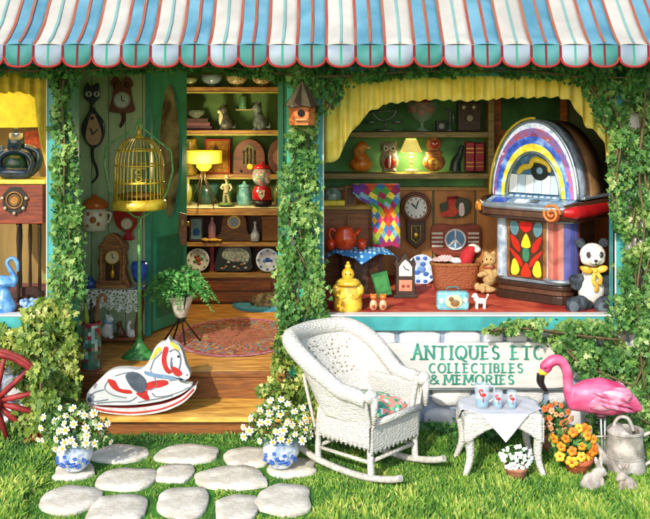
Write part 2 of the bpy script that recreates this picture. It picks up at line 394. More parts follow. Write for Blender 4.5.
shop.part('window_frame', frame(-4.3, X(48, FD), WT, Z(72, FD)), [TEAL, WHT], bev=.006)
def sill(x0, x1):
    mb = MB(); mb.box(x0, x1, FY-.075, FY+.1, WT-.13, WT-.012); mb.box(x0-.01, x1+.01, FY-.085, FY+.03, WT-.012, WT+.003, 1); return mb
shop.part('window_sill', sill(xw0-.08, xw1+.09), [TEAL, WHT], bev=.006); shop.part('window_sill', sill(-4.4, X(56, FD)), [TEAL, WHT], bev=.006)
# display boxes
RED = mat('#b8281c', rough=.75, var=.3, sc=5, h2='#cf5a3c')
BKD = 10.0; BY = BKD-8
mb = MB(); mb.box(x_post1-.1, 3.05, FY+.02, BY, WT-.12, WT-.0021); shop.part('display_floor', mb, RED)
PANEL = mat('#b87a3c', rough=.55, var=.28, sc=3, stretch=(3, 1, .4)); PDARK = mat('#4a3420', rough=.7)
mb = MB(); mb.box(x_post1-.2, 3.05, BY, BY+.06, WT-.12, 3.3); shop.part('rear_wall', mb, mat('#6a7a4c', rough=.7, var=.3, sc=3))
mb = MB()
for x0, x1 in ((322, 432), (434, 474), (476, 640)): mb.box(X(x0, BKD), X(x1, BKD), BY-.03, BY-.001, WT, Z(190, BKD)); 
mb.box(X(318, BKD), X(650, BKD), BY-.06, BY-.001, Z(190, BKD), Z(186.5, BKD), 1)
shop.part('wainscot', mb, [PANEL, mat('#a98544', rough=.5)], bev=.004)
WALLIN = mat('#8a6f45', rough=.8, var=.3, sc=3)
mb = MB(); mb.box(x_post1-.1, x_post1+.0, FY+.14, 3.9, 0, 3.3); shop.part('partition_wall', mb, WALLIN)
mb = MB(); mb.box(3.0, 3.1, FY+.25, BY+.1, 0, 3.3); shop.part('partition_wall', mb, WALLIN)
xd = -2.50
mb = MB(); mb.hprism([(xl-.04, FY+.135), (xl, FY+.135), (xd+.05, 1.75), (xd, 1.75)], 0, 3.3); shop.part('partition_wall', mb, SAGE)
# left display
mb = MB(); mb.hprism([(-4.4, FY+.135), (xl-.041, FY+.135), (xd-.001, 1.7), (-4.4, 1.7)], WT-.12, WT-.002); shop.part('display_floor', mb, mat('#7a4a4a', rough=.7))
mb = MB(); mb.box(-4.4, xl-.02, FY+.02, FY+.13, WT-.12, WT-.002); shop.part('display_floor', mb, mat('#7a4a4a', rough=.7))
mb = MB(); mb.box(-4.4, xd-.001, 1.55, 1.62, WT-.12, 3.3); shop.part('rear_wall', mb, mat('#8d7440', rough=.8, var=.3, sc=2, stretch=(3, 1, .4)))
mb = MB(); mb.box(-4.45, -4.4, FY, 4, 0, 3.3); mb.box(-4.45, 3.1, 3.95, 4.0, 0, 3.3); shop.part('outer_wall', mb, WALLIN)
mb = MB(); mb.box(-4.6, 4.6, FY+.25, 4.1, 3.3, 3.4); shop.part('ceiling', mb, mat('#c9bfa0', rough=.9))
# porch deck, steps
DK = wood('#c9822e', h2='#e0a04a', dark=.9); DKE = wood('#8a5220'); DKD = mat('#4a2f16', rough=.8)  # riser brown darkened so the colour stands in for shade below the nosings
mb = MB()
y = .49; 
while y < 3.95: mb.box(xd, x_post1, y, min(y+.138, 3.95), DECK-.04, DECK-.0007*(int(y*100) % 3)); y += .141
mb.box(xd+.01, x_post1, .452, .489, DECK-.045, DECK-.003, 1)
mb.box(xl, x_post1, .5, 3.9, .0, DECK-.05, 1)
shop.part('porch_deck', mb, [DK, DKE], bev=.004)
mb = MB(); mb.box(xl+.02, x_post1, -.035, .155, .128, .168); mb.box(xl+.02, x_post1, .158, .318, .128, .1672); mb.box(xl+.02, x_post1, .321, .497, .128, .168)
mb.box(xl+.03, x_post1-.01, .022, .45, 0, .1275, 1); mb.box(xl+.03, x_post1-.01, .47, .4995, .17, DECK-.046, 1)
shop.part('step', mb, [wood('#dd9a3a', h2='#efb654', dark=.95), DKE], bev=.004)
# recess back wall of vertical boards, door frame, doorway
RY = 1.75
mb = MB(); x = xd+.062
while x < X(147, RY+8): x2 = min(x+.165, X(147, RY+8)); mb.box(x, x2-.006, RY, RY+.05, DECK, 3.3); x = x2
mb.box(xd+.062, X(147, RY+8), RY+.01, RY+.06, DECK, 3.3, 1)
shop.part('board_wall', mb, [SAGE, mat('#41543a')], bev=.003)
mb = MB(); a = X(146, RY+8); mb.box(a, a+.05, RY-.03, RY+.1, DECK, 3.2); mb.box(X(278, RY+8), X(283.5, RY+8), RY-.03, RY+.1, DECK, 3.2, 1)
mb.box(a, X(283.5, RY+8), RY-.034, RY+.1, 3.2, 3.3); shop.part('door_frame', mb, [TEALD, DGREEN], bev=.004)
mb = MB(); mb.box(X(283.5, RY+8), x_post1-.1, RY, RY+.1, DECK, 3.3); shop.part('partition_wall', mb, DGREEN)
# posts
mb = MB(); mb.box(x_post0, x_post1-.06, FY-.06, FY+.3, 0, Z(66, FD)); mb.box(x_post1-.055, x_post1+.02, FY-.07, FY+.1, .7, Z(66, FD), 1)
shop.part('post', mb, [DGREEN, TEAL], bev=.006)
mb = MB(); mb.box(X(54.5, FD)+.03, X(54.5, FD)+.13, FY-.06, FY+.3, 0, Z(66, FD)); shop.part('post', mb, TEALD, bev=.006)
# door leaf (opened inwards)
hx, hy = X(150.5, 9.75), RY+.09; ex, ey = X(186.5, 10.4), 2.42
dl = math.hypot(ex-hx, ey-hy); ang = math.atan2(ey-hy, ex-hx)
door = bpy.data.objects
def door_leaf():
    mb = MB(); mb.M = Matrix.Translation((hx, hy, DECK+.015)) @ Matrix.Rotation(ang, 4, 'Z')
    H = 3.15-DECK; oz0, oz1 = Z(222, 10.05)-DECK, Z(84, 10.05)-DECK; oc = (oz0+oz1)/2; orr = (oz1-oz0)/2; ox = dl*.53; ow = dl*.33
    ov = circ(ox, oc, ow, orr, 32, 0, 2*PI)
    # frame with an oval opening: ring of quads between the oval and the rectangle
    n = len(ov); rect = []
    for x_, z_ in ov:
        dx, dz = (x_-ox)/ow, (z_-oc)/orr; s_ = 1/max(abs(dx)*ow/(dl/2-.001), abs(dz)*orr/(H/2), 1e-6)
        rect.append((min(max(ox+dx*ow*s_, 0), dl), min(max(H/2+(dz*orr*s_), 0), H)))
    # the rectangle corners
    cs = [(0, 0), (dl, 0), (dl, H), (0, H)]
    for c in cs:
        k = min(range(n), key=lambda i: (rect[i][0]-c[0])**2+(rect[i][1]-c[1])**2); rect[k] = c
    for yy in (0, .045):
        mb.add([(x_, yy, z_) for x_, z_ in ov]+[(x_, yy, z_) for x_, z_ in rect], [(i, (i+1) % n, n+(i+1) % n, n+i) for i in range(n)], 0)
    mb.add([(x_, yy, z_) for yy in (0, .045) for x_, z_ in rect], [(i, (i+1) % n, n+(i+1) % n, n+i) for i in range(n)], 0)
    mb.box(.08, dl-.08, -.012, -.001, .12, oz0-.15, 1)
    d = shop.part('door', mb, [DGREEN, mat('#2f9470', rough=.4, var=.15)], label='open green door leaf with an oval window')
    m2 = MB(); m2.M = mb.M; m2.tube([(x_, .02, z_) for x_, z_ in ov], .02, 8, closed=True); shop.part('window_rim', m2, TEALD, d)
    m3 = MB(); m3.M = mb.M; m3.prism(ov, .018, .024); g = shop.part('pane', m3, mat('#5f6244', rough=.12, var=.45, sc=4, spec=.7, h2='#b4b488'), d)
    m4 = MB(); m4.M = mb.M; m4.lathe(0, 0, [(.001, 0), (.02, 0), (.028, .02), (.02, .045), (.001, .05)], 12); m4.v = [tuple(mb.M @ Vector((dl-.06, -.05+q[2]-0, 1.0))+Vector((0, 0, 0))) if False else q for q in m4.v]
    m5 = MB(); m5.M = mb.M; m5.ell((dl-.06, -.05, 1.0), .028, 0); m5.cyl((dl-.06, -.05, 1.0), (dl-.06, .0, 1.0), .012); shop.part('handle', m5, shiny('#b58a3c', metal=.8), d)
door_leaf()

# ---- awning
AW = T('striped_awning', 'blue and white striped scalloped awning with red trim over the shop front', 'awning', loc=P(325, 0, 7.3), m=True); AW.loc = P(325, 45, 7.3)
def awning():
    o = AW.loc; u = .0073; k0, k1 = -5, 27; can = MB(); val = MB(); lines = MB(); trim = MB()
    prof = [(0, 0), (.1, .055), (.25, .17), (.41, .335), (.7, .62), (1.1, 1.0)]
    def xs(k): return (4.5+29.25*k-325)*u
    def top(x0, x1, off, mi, mbx, wob=0):
        vs = [];
        for y_, z_ in prof: vs += [(x0+wob*math.sin(z_*9), y_-off*.6, z_+off), (x1+wob*math.sin(z_*9), y_-off*.6, z_+off)]
        mbx.add(vs, [(2*i, 2*i+1, 2*i+3, 2*i+2) for i in range(len(prof)-1)], mi, True)
    for k in range(k0, k1):
        a, b = xs(k), xs(k+1); c = (a+b)/2; bl = k % 2 == 0; mi = 0 if bl else 1; sg = .006
        vs = []
        for y_, z_ in prof:
            for j in range(7): t = j/6; vs.append((a+(b-a)*t, y_, z_+sg*math.sin(PI*t)*1.6+.012*noise.noise(Vector((a*2+t*.4, y_*3, 3)))*(y_ > 0)))
        can.add(vs, [(i*7+j, i*7+j+1, i*7+j+8, i*7+j+7) for i in range(len(prof)-1) for j in range(6)], mi, True)
        # valence scallop
        n = 14; tp = [(a+(b-a)*j/n, 0) for j in range(n+1)]
        bt = [(a+(b-a)*j/n, -.088-.072*(1-abs(2*j/n-1)**2.4)**.5) for j in range(n+1)]
        bulge = lambda t: -.014*math.sin(PI*t)
        vs = [(x, bulge(j/n)*0-.003, z) for j, (x, z) in enumerate(tp)]+[(x, bulge(j/n)-.012, z) for j, (x, z) in enumerate(bt)]
        val.add(vs, [(j, j+1, n+2+j, n+1+j) for j in range(n)], mi, True)
        trim.tube([(x, bulge(j/n)-.012, z) for j, (x, z) in enumerate(bt)], .0095, 6)
        # lines
        top(a-.010, a+.010, .008, 0, lines, .005); top(c-.010, c+.010, .019, 0 if bl else 1, lines, .006)
        for x, w_, m_ in ((a, .009, 2), (c, .0075, 2 if bl else 3)):
            zb = -.095 if x == a else -.152; y0_ = -.005 if x == a else -.006; y1_ = -.015 if x == a else -.028
            lines.add([(x-w_, y0_-.002, 0), (x+w_, y0_-.002, 0), (x+w_, y1_-.002, zb), (x-w_, y1_-.002, zb)], [(0, 1, 2, 3)], m_)
    def c(h, h2=None):
        m = mat(h, rough=.8, var=.12, sc=3, h2=h2, bump=.5, dark=.98); n = m.node_tree.nodes; L = m.node_tree.links; b = n['Principled BSDF']; tr = n.new('ShaderNodeBsdfTranslucent'); mx = n.new('ShaderNodeMixShader'); mx.inputs[0].default_value = .45
        L.new(b.inputs['Base Color'].links[0].from_socket, tr.inputs[0]); L.new(b.outputs[0], mx.inputs[1]); L.new(tr.outputs[0], mx.inputs[2]); L.new(mx.outputs[0], n['Material Output'].inputs[0]); return m
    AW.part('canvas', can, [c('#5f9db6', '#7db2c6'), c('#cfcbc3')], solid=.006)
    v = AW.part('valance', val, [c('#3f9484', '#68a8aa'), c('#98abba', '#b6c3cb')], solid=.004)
    AW.part('trim', trim, mat('#9c2420', rough=.85), v)
    AW.part('piping', lines, [c('#bf7a5c', '#b0503e'), c('#86b0ae'), c('#86202a'), c('#3fa88a')])
    bar = MB(); bar.tube([(-3.6, .02, -.02), (4, .02, -.02)], .014); 
    for x in (-2.33, -.17, 2.62): bar.tube([(x, .02, -.02), (x, .86, .1)], .012)
    AW.part('frame', bar, mat('#4a4f4a', metal=.5))
awning()

# ---- yellow curtains
def curtain(T_, top, low, parentname='valance', depth=4, amp=3.0, per=11, mats=None):
    """top/low: polylines (px,py) sampled over x; gathered folds"""
    xs0 = min(p[0] for p in top); xs1 = max(p[0] for p in top); nu = int((xs1-xs0)*1.6); nv = 14
    tx, ty = zip(*top); lx, ly = zip(*low)
    def fn(u, v):
        x = xs0+(xs1-xs0)*u; t = np.interp(x, tx, ty); b = np.interp(x, lx, ly); ph = 2*PI*x/per+1.3*math.sin(x*.05)
        return (x+math.sin(ph*.5)*1.2*v, depth+amp*math.sin(ph)*(.35+.65*v), t+(b-t)*v+.9*math.sin(ph)*v)
    mb = MB(); mb.grid(fn, nu, nv); return mb
YEL = mat('#efd250', rough=.9, var=.12, sc=6, h2='#f6e078', dark=1)
c1 = T('yellow_curtain', 'yellow gathered valance curtain hung across the top of the right window', 'curtain', 460, 90, 8.33)
mb = curtain(c1, [(324, 66), (614, 66)], [(324, 164), (331, 163), (338, 158), (345, 145), (356, 126), (370, 112), (385, 104), (430, 99.5), (470, 101), (510, 98), (560, 97), (572, 101), (580, 116), (590, 128), (598, 132), (606, 148), (611, 166), (614, 172)])
c1.solo(mb, YEL, solid=.5)
c2 = T('yellow_curtain', 'yellow curtain hanging at the right side of the left window', 'curtain', 20, 90, 8.33)
mb = curtain(c2, [(-60, 66), (47.5, 66)], [(-60, 92), (-10, 93), (20, 92), (34, 97), (38, 125), (44, 170), (47.5, 180)])
c2.solo(mb, mat('#d9b93c', rough=.85, var=.18), solid=.5)
# ================================================================ LEFT WINDOW
BLK = mat('#1d1a18', rough=.5); BRN = wood('#7a3c1c'); GOLD = shiny('#c9a13a', metal=.6, rough=.3); WOODM = wood('#8f5426'); DWOOD = wood('#4f2e18')
def floorD(py, z): return Dz(py, z)
# cabinet radio
D = floorD(303, WT)
t = T('cabinet_radio', 'tall red-brown cabinet radio on turned legs in the left window', 'radio', 10, 303, D)
mb = MB(); mb.box(-30, 43, 0, 38, 184, 224); t.part('cabinet', mb, wood('#7c3018', h2='#923c1e'), bev=1)
mb = MB(); mb.box(-32, 46, -2, 40, 180, 184); t.part('top_board', mb, mat('#e0c84a', rough=.5), bev=.6)
mb = MB(); mb.prism(circ(15, 200, 13, 14, 8, PI/8, 2*PI+PI/8), -1.5, -.2); f = t.part('dial_plate', mb, mat('#1c1712', rough=.4))
mb = MB(); mb.tube(xz(circ(15, 200, 8), -2), .9, 6, closed=True); mb.tube(xz(circ(15, 200, 5), -2), .6, 6, closed=True); mb.prism(circ(15, 200, 4), -2.6, -1.4); t.part('dial', mb, mat('#a07038', metal=.4, rough=.35), f)
for kx, ky in ((3, 198), (27, 198), (6, 208), (24, 208), (15, 213)):
    mb = MB(); mb.ell((kx, -2.5, ky), 1.9, n=10); t.part('knob', mb, mat('#b7a890', rough=.4), f)
for lx, ly in ((-20, 5), (17, 5), (22, 28), (12, 28), (38, 6)):
    mb = MB(); mb.lathe(lx, ly, [(2.6, 224), (1.6, 228), (2.2, 240), (1.3, 262), (1.9, 285), (1.2, 299), (2.2, 303)], 12); t.part('leg', mb, mat('#2a1710', rough=.4))
mb = MB(); mb.prism([(-22, 296), (8, 296), (17, 290), (30, 289), (40, 295), (40, 299), (-22, 300)], 12, 16); t.part('stretcher', mb, mat('#3a1d12', rough=.5))
# table lamp: dark blue jug base
t = T('table_lamp', 'table lamp with wide glowing yellow shade and dark blue pierced jug base', 'lamp', 16, 180, D+.15)
LY = mat('#f4d238', rough=.8, emit=.4, var=.12); 
mb = MB(); mb.lathe(12, 0, [(33, 92), (33.5, 93), (33, 126), (32, 126.5)], 32, cap=False); t.part('lamp_shade', mb, LY, solid=.6)
mb = MB(); mb.tube(xz(circ(16, 163, 17, 13, 24)), 4.0, 10, closed=True, sq=1.8); mb.ell((16, 0, 172), (20, 12, 8)); mb.tube([(16, 0, 150), (16, 0, 133)], [9, 6.5], 14)
mb.tube(spline([(5, 0, 150), (-8, 0, 156), (-15, 0, 150), (-17, 0, 146)]), [6, 2.5], 10); mb.tube(spline([(24, 0, 146), (38, 0, 152), (38, 0, 166), (30, 0, 174)]), [2.8, 3.6, 2.8], 10)
mb.tube([(16, 0, 133), (16, 0, 125)], 2, 8); t.part('jug_base', mb, shiny('#1a283a', h2='#2c4260'))
mb = MB(); mb.ell((16, -1, 164), (12, 9, 12)); t.part('panel', mb, mat('#23402e', rough=.2))
lamp_light('lamp_glow', P(16, 112, D+.15), 10, parent=None); 
# blue glass swan and bowl
SWB = shiny('#3a7fd0', h2='#7db4e8'); D2 = floorD(311, WT)
t = T('swan_vase', 'blue glass swan vase on the sill of the left window', 'vase', 8, 311, D2)
mb = MB(); mb.lathe(4, 0, [(12, 311), (13, 306), (8, 297), (5, 288), (9, 283)], 18); mb.ell((2, 0, 282), (14, 8, 7)); mb.ell((-6, 0, 278), (8, 6, 6))
mb.tube(spline([(12, 0, 286), (15, 0, 278), (9, 0, 268), (7, 0, 262), (12, 0, 258), (17, 0, 262), (18, 0, 272)]), [4, 3, 2.3, 2, 2, 2.4, 1.2], 10); t.solo(mb, SWB, remesh=.9)
t = T('blue_bowl', 'scalloped blue glass bowl right of the blue swan', 'bowl', 36, 311, D2)
mb = MB(); mb.lathe(36, 0, [(8, 311.5), (13, 309), (15, 303), (14, 300.5), (13, 302), (10, 308), (2, 309)], 24, sy=.8)
for i in range(12): a = 2*PI*i/12; mb.ell((36+14*math.cos(a), 11*math.sin(a), 302), (3, 3, 3), n=8)
t.solo(mb, shiny('#4f86c9', h2='#a7c8ea'))
t = T('picture_frame', 'small orange picture behind the blue jug lamp', 'picture', 30, 140, 9.45)
mb = MB(); mb.box(22, 50, 0, 3, 128, 156); t.part('frame', mb, mat('#7a5a2a'), bev=.5); mb = MB(); mb.box(25, 47, -.5, 0, 131, 153); t.part('canvas', mb, mat('#c0522a', sc=30, var=.5))

# ================================================================ ENTRY RECESS
# cat wall clock
t = T('cat_clock', 'black cat-shaped wall clock with long curled tail', 'clock', 94, 115, 9.7)
body = sp2(zp(70, 60, 4.325, [(75, 95), (95, 115), (125, 97), (133, 140), (130, 165), (110, 185), (112, 215), (150, 270), (150, 330), (125, 372), (95, 378), (65, 345), (52, 300), (62, 260), (85, 220), (88, 185), (65, 165), (62, 130)]), 3)
mb = MB(); mb.prism(body, -4, 0); b = t.part('body', mb, shiny('#23232c', h2='#3a3d4c'), bev=1)
mb = MB(); mb.prism(sp2([(87, 133), (93.5, 113), (102, 130), (101, 141), (95, 145), (89, 142)], 4), -5, -3.9); t.part('dial', mb, mat('#c9a27c', sc=40, var=.15), b)
mb = MB(); mb.tube([(94, -5.4, 134), (91.5, -5.4, 128)], .7); mb.tube([(94, -5.4, 134), (99, -5.4, 129)], .6); mb.prism(circ(93.5, 118, 1.8), -5.6, -4.9); t.part('clock_hands', mb, BLK, b)
for ex_ in (89.5, 97.5): mb = MB(); mb.ell((ex_, -4, 94), (3.6, 2, 3), n=12); mb.ell((ex_+.6, -5.6, 94), (1.1, .8, 1.8), 1, n=8); t.part('eye', mb, [mat('#cfd6e0', rough=.3), BLK], b)
mb = MB(); mb.tube(spline([(93, -2, 146), (93, -2, 158), (97, -2, 168), (97.5, -2, 176), (93, -2, 182), (92, -2, 183)]), [1.8, 1.3, .8], 8); t.part('tail', mb, BLK)
# owl-ish cuckoo clock
t = T('dog_clock', 'brown dog-shaped wall clock with drooping ears and round dial', 'clock', 122, 100, 9.7)
mb = MB(); mb.prism(sp2([(113, 79), (117, 77), (122, 82), (127, 77), (132, 80), (133, 86), (131, 88), (133, 102), (135, 110), (128, 113), (113, 112), (110, 109), (113, 98), (114, 88), (111, 84)], 3), -5, 0); b = t.part('body', mb, wood('#6f3a26'), bev=1)
mb = MB(); mb.prism(circ(123, 100, 8.5), -6.5, -4.9); mb.prism(circ(123, 100, 7), -7, -6.4, 1); d_ = t.part('dial', mb, [mat('#8f8f80', metal=.5, rough=.3), mat('#c5d2d0', sc=40)], b)
mb = MB(); mb.tube([(123, -7.3, 100), (123, -7.3, 95)], .5); mb.tube([(123, -7.3, 100), (126.5, -7.3, 101)], .5); t.part('clock_hands', mb, BLK, d_)
for x in (117, 128): mb = MB(); mb.ell((x, -4, 85), (2.6, 2.5, 4), rot=(.3*(1 if x > 120 else -1), 'Y')); t.part('ear', mb, wood('#54281a'), b)
mb = MB(); mb.tube(spline([(123, -2, 112), (124, -2, 119), (121, -2, 126), (120, -2, 127)]), [2.2, 1.8, .8]); t.part('tail', mb, wood('#54281a'))
# wall jar
t = T('wall_jar', 'cream jar with orange flowers and orange mushroom lid on the board wall', 'jar', 96, 215, 9.62)
mb = MB(); mb.lathe(95, 0, [(8, 231), (11, 230), (12.5, 222), (12, 213), (10, 208)], 24, sy=.7); mb.tube(spline([(106, 0, 212), (111, 0, 214), (109, 0, 221), (105, 0, 224)]), 1.2); mb.tube(spline([(84, 0, 212), (80, 0, 215), (82, 0, 221), (85, 0, 224)]), 1.2)
t.part('jar', mb, mat('#eee3c6', sc=28, var=.05, h2='#f3ecd8', rough=.25)); 
for x, z, r in ((95, 219, 3.4), (100, 223, 2), (90, 213, 2), (89, 225, 1.8), (102, 214, 1.6)):
    mb = MB(); mb.ell((x, -8.9+abs(x-95)*.22, z), (r, 1.2, r), n=8); t.part('painted_flower', mb, mat('#b9622a'))
mb = MB(); mb.lathe(95, 0, [(12, 208), (13.5, 206), (12, 202), (7, 198), (2.5, 197), (2.5, 195), (.1, 194)], 24, sy=.8); t.part('lid', mb, shiny('#d96a26'))
# red telephone-teapot clock
t = T('red_clock', 'red teapot-shaped wall clock with round dial behind the cage stand', 'clock', 129, 222, 9.66)
mb = MB(); mb.prism(sp2([(120, 205), (138, 206), (142, 212), (138, 224), (133, 232), (135, 239), (123, 239), (126, 232), (118, 226), (114, 214), (116, 209)], 4), -5, 0); b = t.part('body', mb, shiny('#a81f22'), bev=1)
mb = MB(); mb.prism(circ(128, 223, 6.5), -6.2, -4.9); mb.prism(circ(128, 223, 5.2), -6.7, -6.1, 1); t.part('dial', mb, [shiny('#8b6a3c'), mat('#d8cbb4', sc=50)], b)
# lace-covered shelf table
DT = floorD(345, DECK)
t = T('console_table', 'brown console table with low shelf against the green board wall', 'table', 112, 345, DT)
mb = MB(); mb.box(85, 141, -2, 24, 289.6, 292.5); t.part('tabletop', mb, WOODM, bev=.5)
for x in (86, 136):
    for y_ in (0, 19): mb = MB(); mb.tube(spline([(x+1.5, y_+1, 293), (x+2.5, y_+1, 310), (x, y_+1, 330), (x+3*(1 if x > 100 else -1), y_+1, 345)]), [2.6, 2.2, 1.7, 1.5]); t.part('leg', mb, wood('#6e3f1e'))
mb = MB(); mb.box(86, 140, 0, 22, 338, 341); t.part('shelf', mb, wood('#7c4722'), bev=.4)
def lace():
    me = MB(); n = 66
    def low(x): return 307+3.2*abs(math.sin(x*.33))+2*math.sin(x*.11)
    def fn(u, v):
        x = 81+61*u
        return (x, -3.6-1.0*math.sin(x*.7)*v, 289.3+(low(x)-289.3)*v)
    me.grid(fn, n, 10); me.grid(lambda u, v: (81+61*u, -3.5+29*v, 289.3), 20, 2); return me
def lacemat():
    m = bpy.data.materials.new('lace'); m.use_nodes = True; nn = m.node_tree.nodes; L = m.node_tree.links; b = nn['Principled BSDF']
    b.inputs['Base Color'].default_value = (*[x*.9 for x in lin('#c9d2c2')], 1); b.inputs['Roughness'].default_value = .9
    tc = nn.new('ShaderNodeTexCoord'); vo = nn.new('ShaderNodeTexVoronoi'); vo.feature = 'DISTANCE_TO_EDGE'; vo.inputs['Scale'].default_value = 38
    L.new(tc.outputs['Object'], vo.inputs[0]); r = nn.new('ShaderNodeValToRGB'); r.color_ramp.elements[0].position = .12; r.color_ramp.elements[1].position = .16
    r.color_ramp.elements[0].color = (1, 1, 1, 1); r.color_ramp.elements[1].color = (.12, .12, .12, 1)
    L.new(vo.outputs[0], r.inputs[0]); L.new(r.outputs[0], b.inputs['Alpha']); return m
T('lace_cloth', 'pale lace tablecloth hanging over the brown console table', 'tablecloth', 112, 300, DT-.005).solo(lace(), lacemat())
# mantel clock on it
t = T('mantel_clock', 'carved brown mantel clock with gold pendulum on the lace tablecloth', 'clock', 113, 289, DT+.08)
B = zp(80, 230, 4.325, [(140, 15), (170, 25), (185, 50), (205, 60), (205, 90), (198, 100), (205, 150), (195, 165), (210, 215), (215, 255), (75, 255), (78, 215), (90, 165), (78, 140), (88, 100), (80, 70), (100, 50), (115, 25)])
mb = MB(); mb.prism(sp2(B, 2), -4, 8); b = t.part('case', mb, wood('#7d4a22', h2='#9a6030'), bev=1)
mb = MB(); mb.box(98, 128, -6, 9, 284, 289.2); mb.tube(spline([(104, -4, 246), (108, -4, 237), (113, -4, 234), (119, -4, 238), (124, -4, 246)]), 1.4)
for x in (102, 124.5): mb.lathe(x, -5, [(1.6, 283), (1, 279), (1.5, 265), (1, 252), (1.8, 247)], 8)
t.part('moulding', mb, wood('#9c6a36'), b)
mb = MB(); mb.prism([(106, 252)]+[(106.5, 262), (106.5, 280), (120.5, 280), (120.5, 262), (120, 252)][0:5], -4.6, -3.9); t.part('pendulum_window', mb, mat('#3f2412', rough=.3), b)
mb = MB(); mb.prism(circ(113.5, 256.5, 6.4), -5.6, -4.2); mb.tube(xz(circ(113.5, 256.5, 6.6), -5.4), .7, 6, 1, closed=True); mb.tube([(113.5, -6, 256.5), (113.5, -6, 252.5)], .4, 6, 2); mb.tube([(113.5, -6, 256.5), (116, -6, 258)], .4, 6, 2)
t.part('dial', mb, [mat('#c9b78a', sc=40), GOLD, BLK], b)
mb = MB(); mb.tube([(113.5, -5.2, 264), (113.5, -5.2, 270)], .5); mb.ell((113.5, -5.2, 273), (2, 1, 4.5), n=10); t.part('pendulum', mb, shiny('#e0a427', metal=.4), b)
# blue vases
t = T('bud_vase', 'small dark blue bud vase with one twig left of the mantel clock', 'vase', 90, 289, DT+.06)
mb = MB(); mb.lathe(90, 0, [(3, 289), (6, 286), (6.3, 282), (3, 279), (1.5, 277.5), (2, 276)], 18); t.part('vase', mb, shiny('#2b4a8c'))
mb = MB(); mb.tube(spline([(90, 0, 279), (90.5, 0, 270), (91, 0, 264)]), .5); t.part('twig', mb, mat('#3f6f35'))
t = T('cobalt_goblet', 'cobalt blue glass goblet right of the mantel clock', 'goblet', 139.5, 289, DT+.06)
mb = MB(); mb.lathe(139.5, 0, [(5, 289), (4.5, 288), (1.4, 286), (1.4, 284), (5, 281), (7.5, 274), (8.5, 266), (7.5, 262), (6.8, 264), (5, 278), (.1, 281)], 22); t.solo(mb, shiny('#1d3fa8', h2='#3f6cd8'))
# figures under the table
def critter(t, x, base, h, m, facing=1, ear=True):
    """small sitting dog/cat statue: base row, height px"""
    s_ = h/27; mb = MB(); f = facing
    mb.ell((x, 0, base-7*s_), (7*s_, 6*s_, 7.5*s_)); mb.ell((x+1.5*f*s_, 0, base-13*s_), (5*s_, 5*s_, 7*s_)); mb.ell((x+2.5*f*s_, -1, base-21*s_), (4.4*s_, 4.4*s_, 4.4*s_))
    mb.ell((x+5.5*f*s_, -2*s_, base-20*s_), (2.6*s_, 2.2*s_, 2*s_)); 
    for q in (-2.4, 2.4): mb.tube([(x+3*f*s_, q*s_-1*s_, base-12*s_), (x+4.5*f*s_, q*s_-1.5*s_, base-1*s_)], [2.3*s_, 1.7*s_]); mb.ell((x+5.3*f*s_, q*s_-2*s_, base-1.2*s_), (2.4*s_, 1.7*s_, 1.3*s_), n=10)
    if ear:
        for q in (-2.2, 2.2): mb.tube([(x+1.5*f*s_+q*.5*s_, q*s_-.5, base-23*s_), (x+1*f*s_+q*s_*.8, q*s_-.5, base-27.5*s_)], [2*s_, .4*s_])
    mb.tube(spline([(x-5*f*s_, 0, base-4*s_), (x-9*f*s_, 0, base-3*s_), (x-9*f*s_, 0, base-8*s_)]), [1.6*s_, 1.2*s_, .7*s_])
    return mb
t = T('dog_statue', 'white sitting dog statue with blue scarf under the console table', 'statue', 108, 338, DT+.03)
t.part('body', critter(t, 107, 338, 25, WHT), mat('#e9e6da', rough=.4), remesh=.8)
mb = MB(); mb.tube([(108+3.8*math.cos(a), 3.8*math.sin(a), 321.5+1.3*math.cos(a)) for a in np.linspace(0, 2*PI, 14)[:-1]], 1.5, 8, closed=True); t.part('scarf', mb, mat('#6fa8c8'))
t = T('cat_statue', 'dark brown cat statue under the console table', 'statue', 120, 338, DT+.05); t.solo(critter(t, 121, 338, 18, WHT, -1), mat('#5f3a20', rough=.4), remesh=.7)
t = T('goose_statue', 'small white goose statue on the right of the low shelf', 'statue', 132, 338, DT+.04)
mb = MB(); mb.ell((132, 0, 333.5), (5.5, 4, 4.5)); mb.tube(spline([(129, 0, 332), (128.5, 0, 325), (131, 0, 322)]), [2.4, 1.5, 1.6]); mb.ell((130, 0, 322), (2, 1.6, 1.6), n=10); mb.tube([(136, 0, 333), (139, 0, 329)], [2, .5]); t.solo(mb, mat('#ece8dc', rough=.4), remesh=.6)
# umbrella stand
DU = floorD(369, DECK)
t = T('umbrella_stand', 'cylindrical umbrella stand with green, red and white mosaic squares', 'umbrella stand', 91, 369, DU)
mb = MB(); cols = ['#3f6a4c', '#b02a34', '#8fb0a8', '#5d7a58', '#c9c3a8', '#7a2434', '#4f8070', '#8a7a5a']
def msel(i, j): return random.choice([0, 3, 2, 6, 5, 1, 0, 4, 3, 7])
mb.grid(lambda u, v: (91.5+9.6*math.cos(2*PI*u), 8*math.sin(2*PI*u), 369-46*v), 18, 12, msel, False); mb.lathe(91.5, 0, [(9.4, 369), (9.3, 368)], 18)
t.part('body', mb, [mat(c, rough=.35) for c in cols]); mb = MB(); mb.tube([(91.5+9.8*math.cos(a), 8.2*math.sin(a), 323) for a in np.linspace(0, 2*PI, 25)[:-1]], 1.1, closed=True); t.part('rim', mb, mat('#9b3038')); mb = MB(); mb.tube([(91.5+9.8*math.cos(a), 8.2*math.sin(a), 368.5) for a in np.linspace(0, 2*PI, 25)[:-1]], 1, closed=True); t.part('rim', mb, mat('#9b3038'))
t = T('walking_cane', 'brown crook-handled cane leaning in the umbrella stand', 'cane', 96, 366, DU)
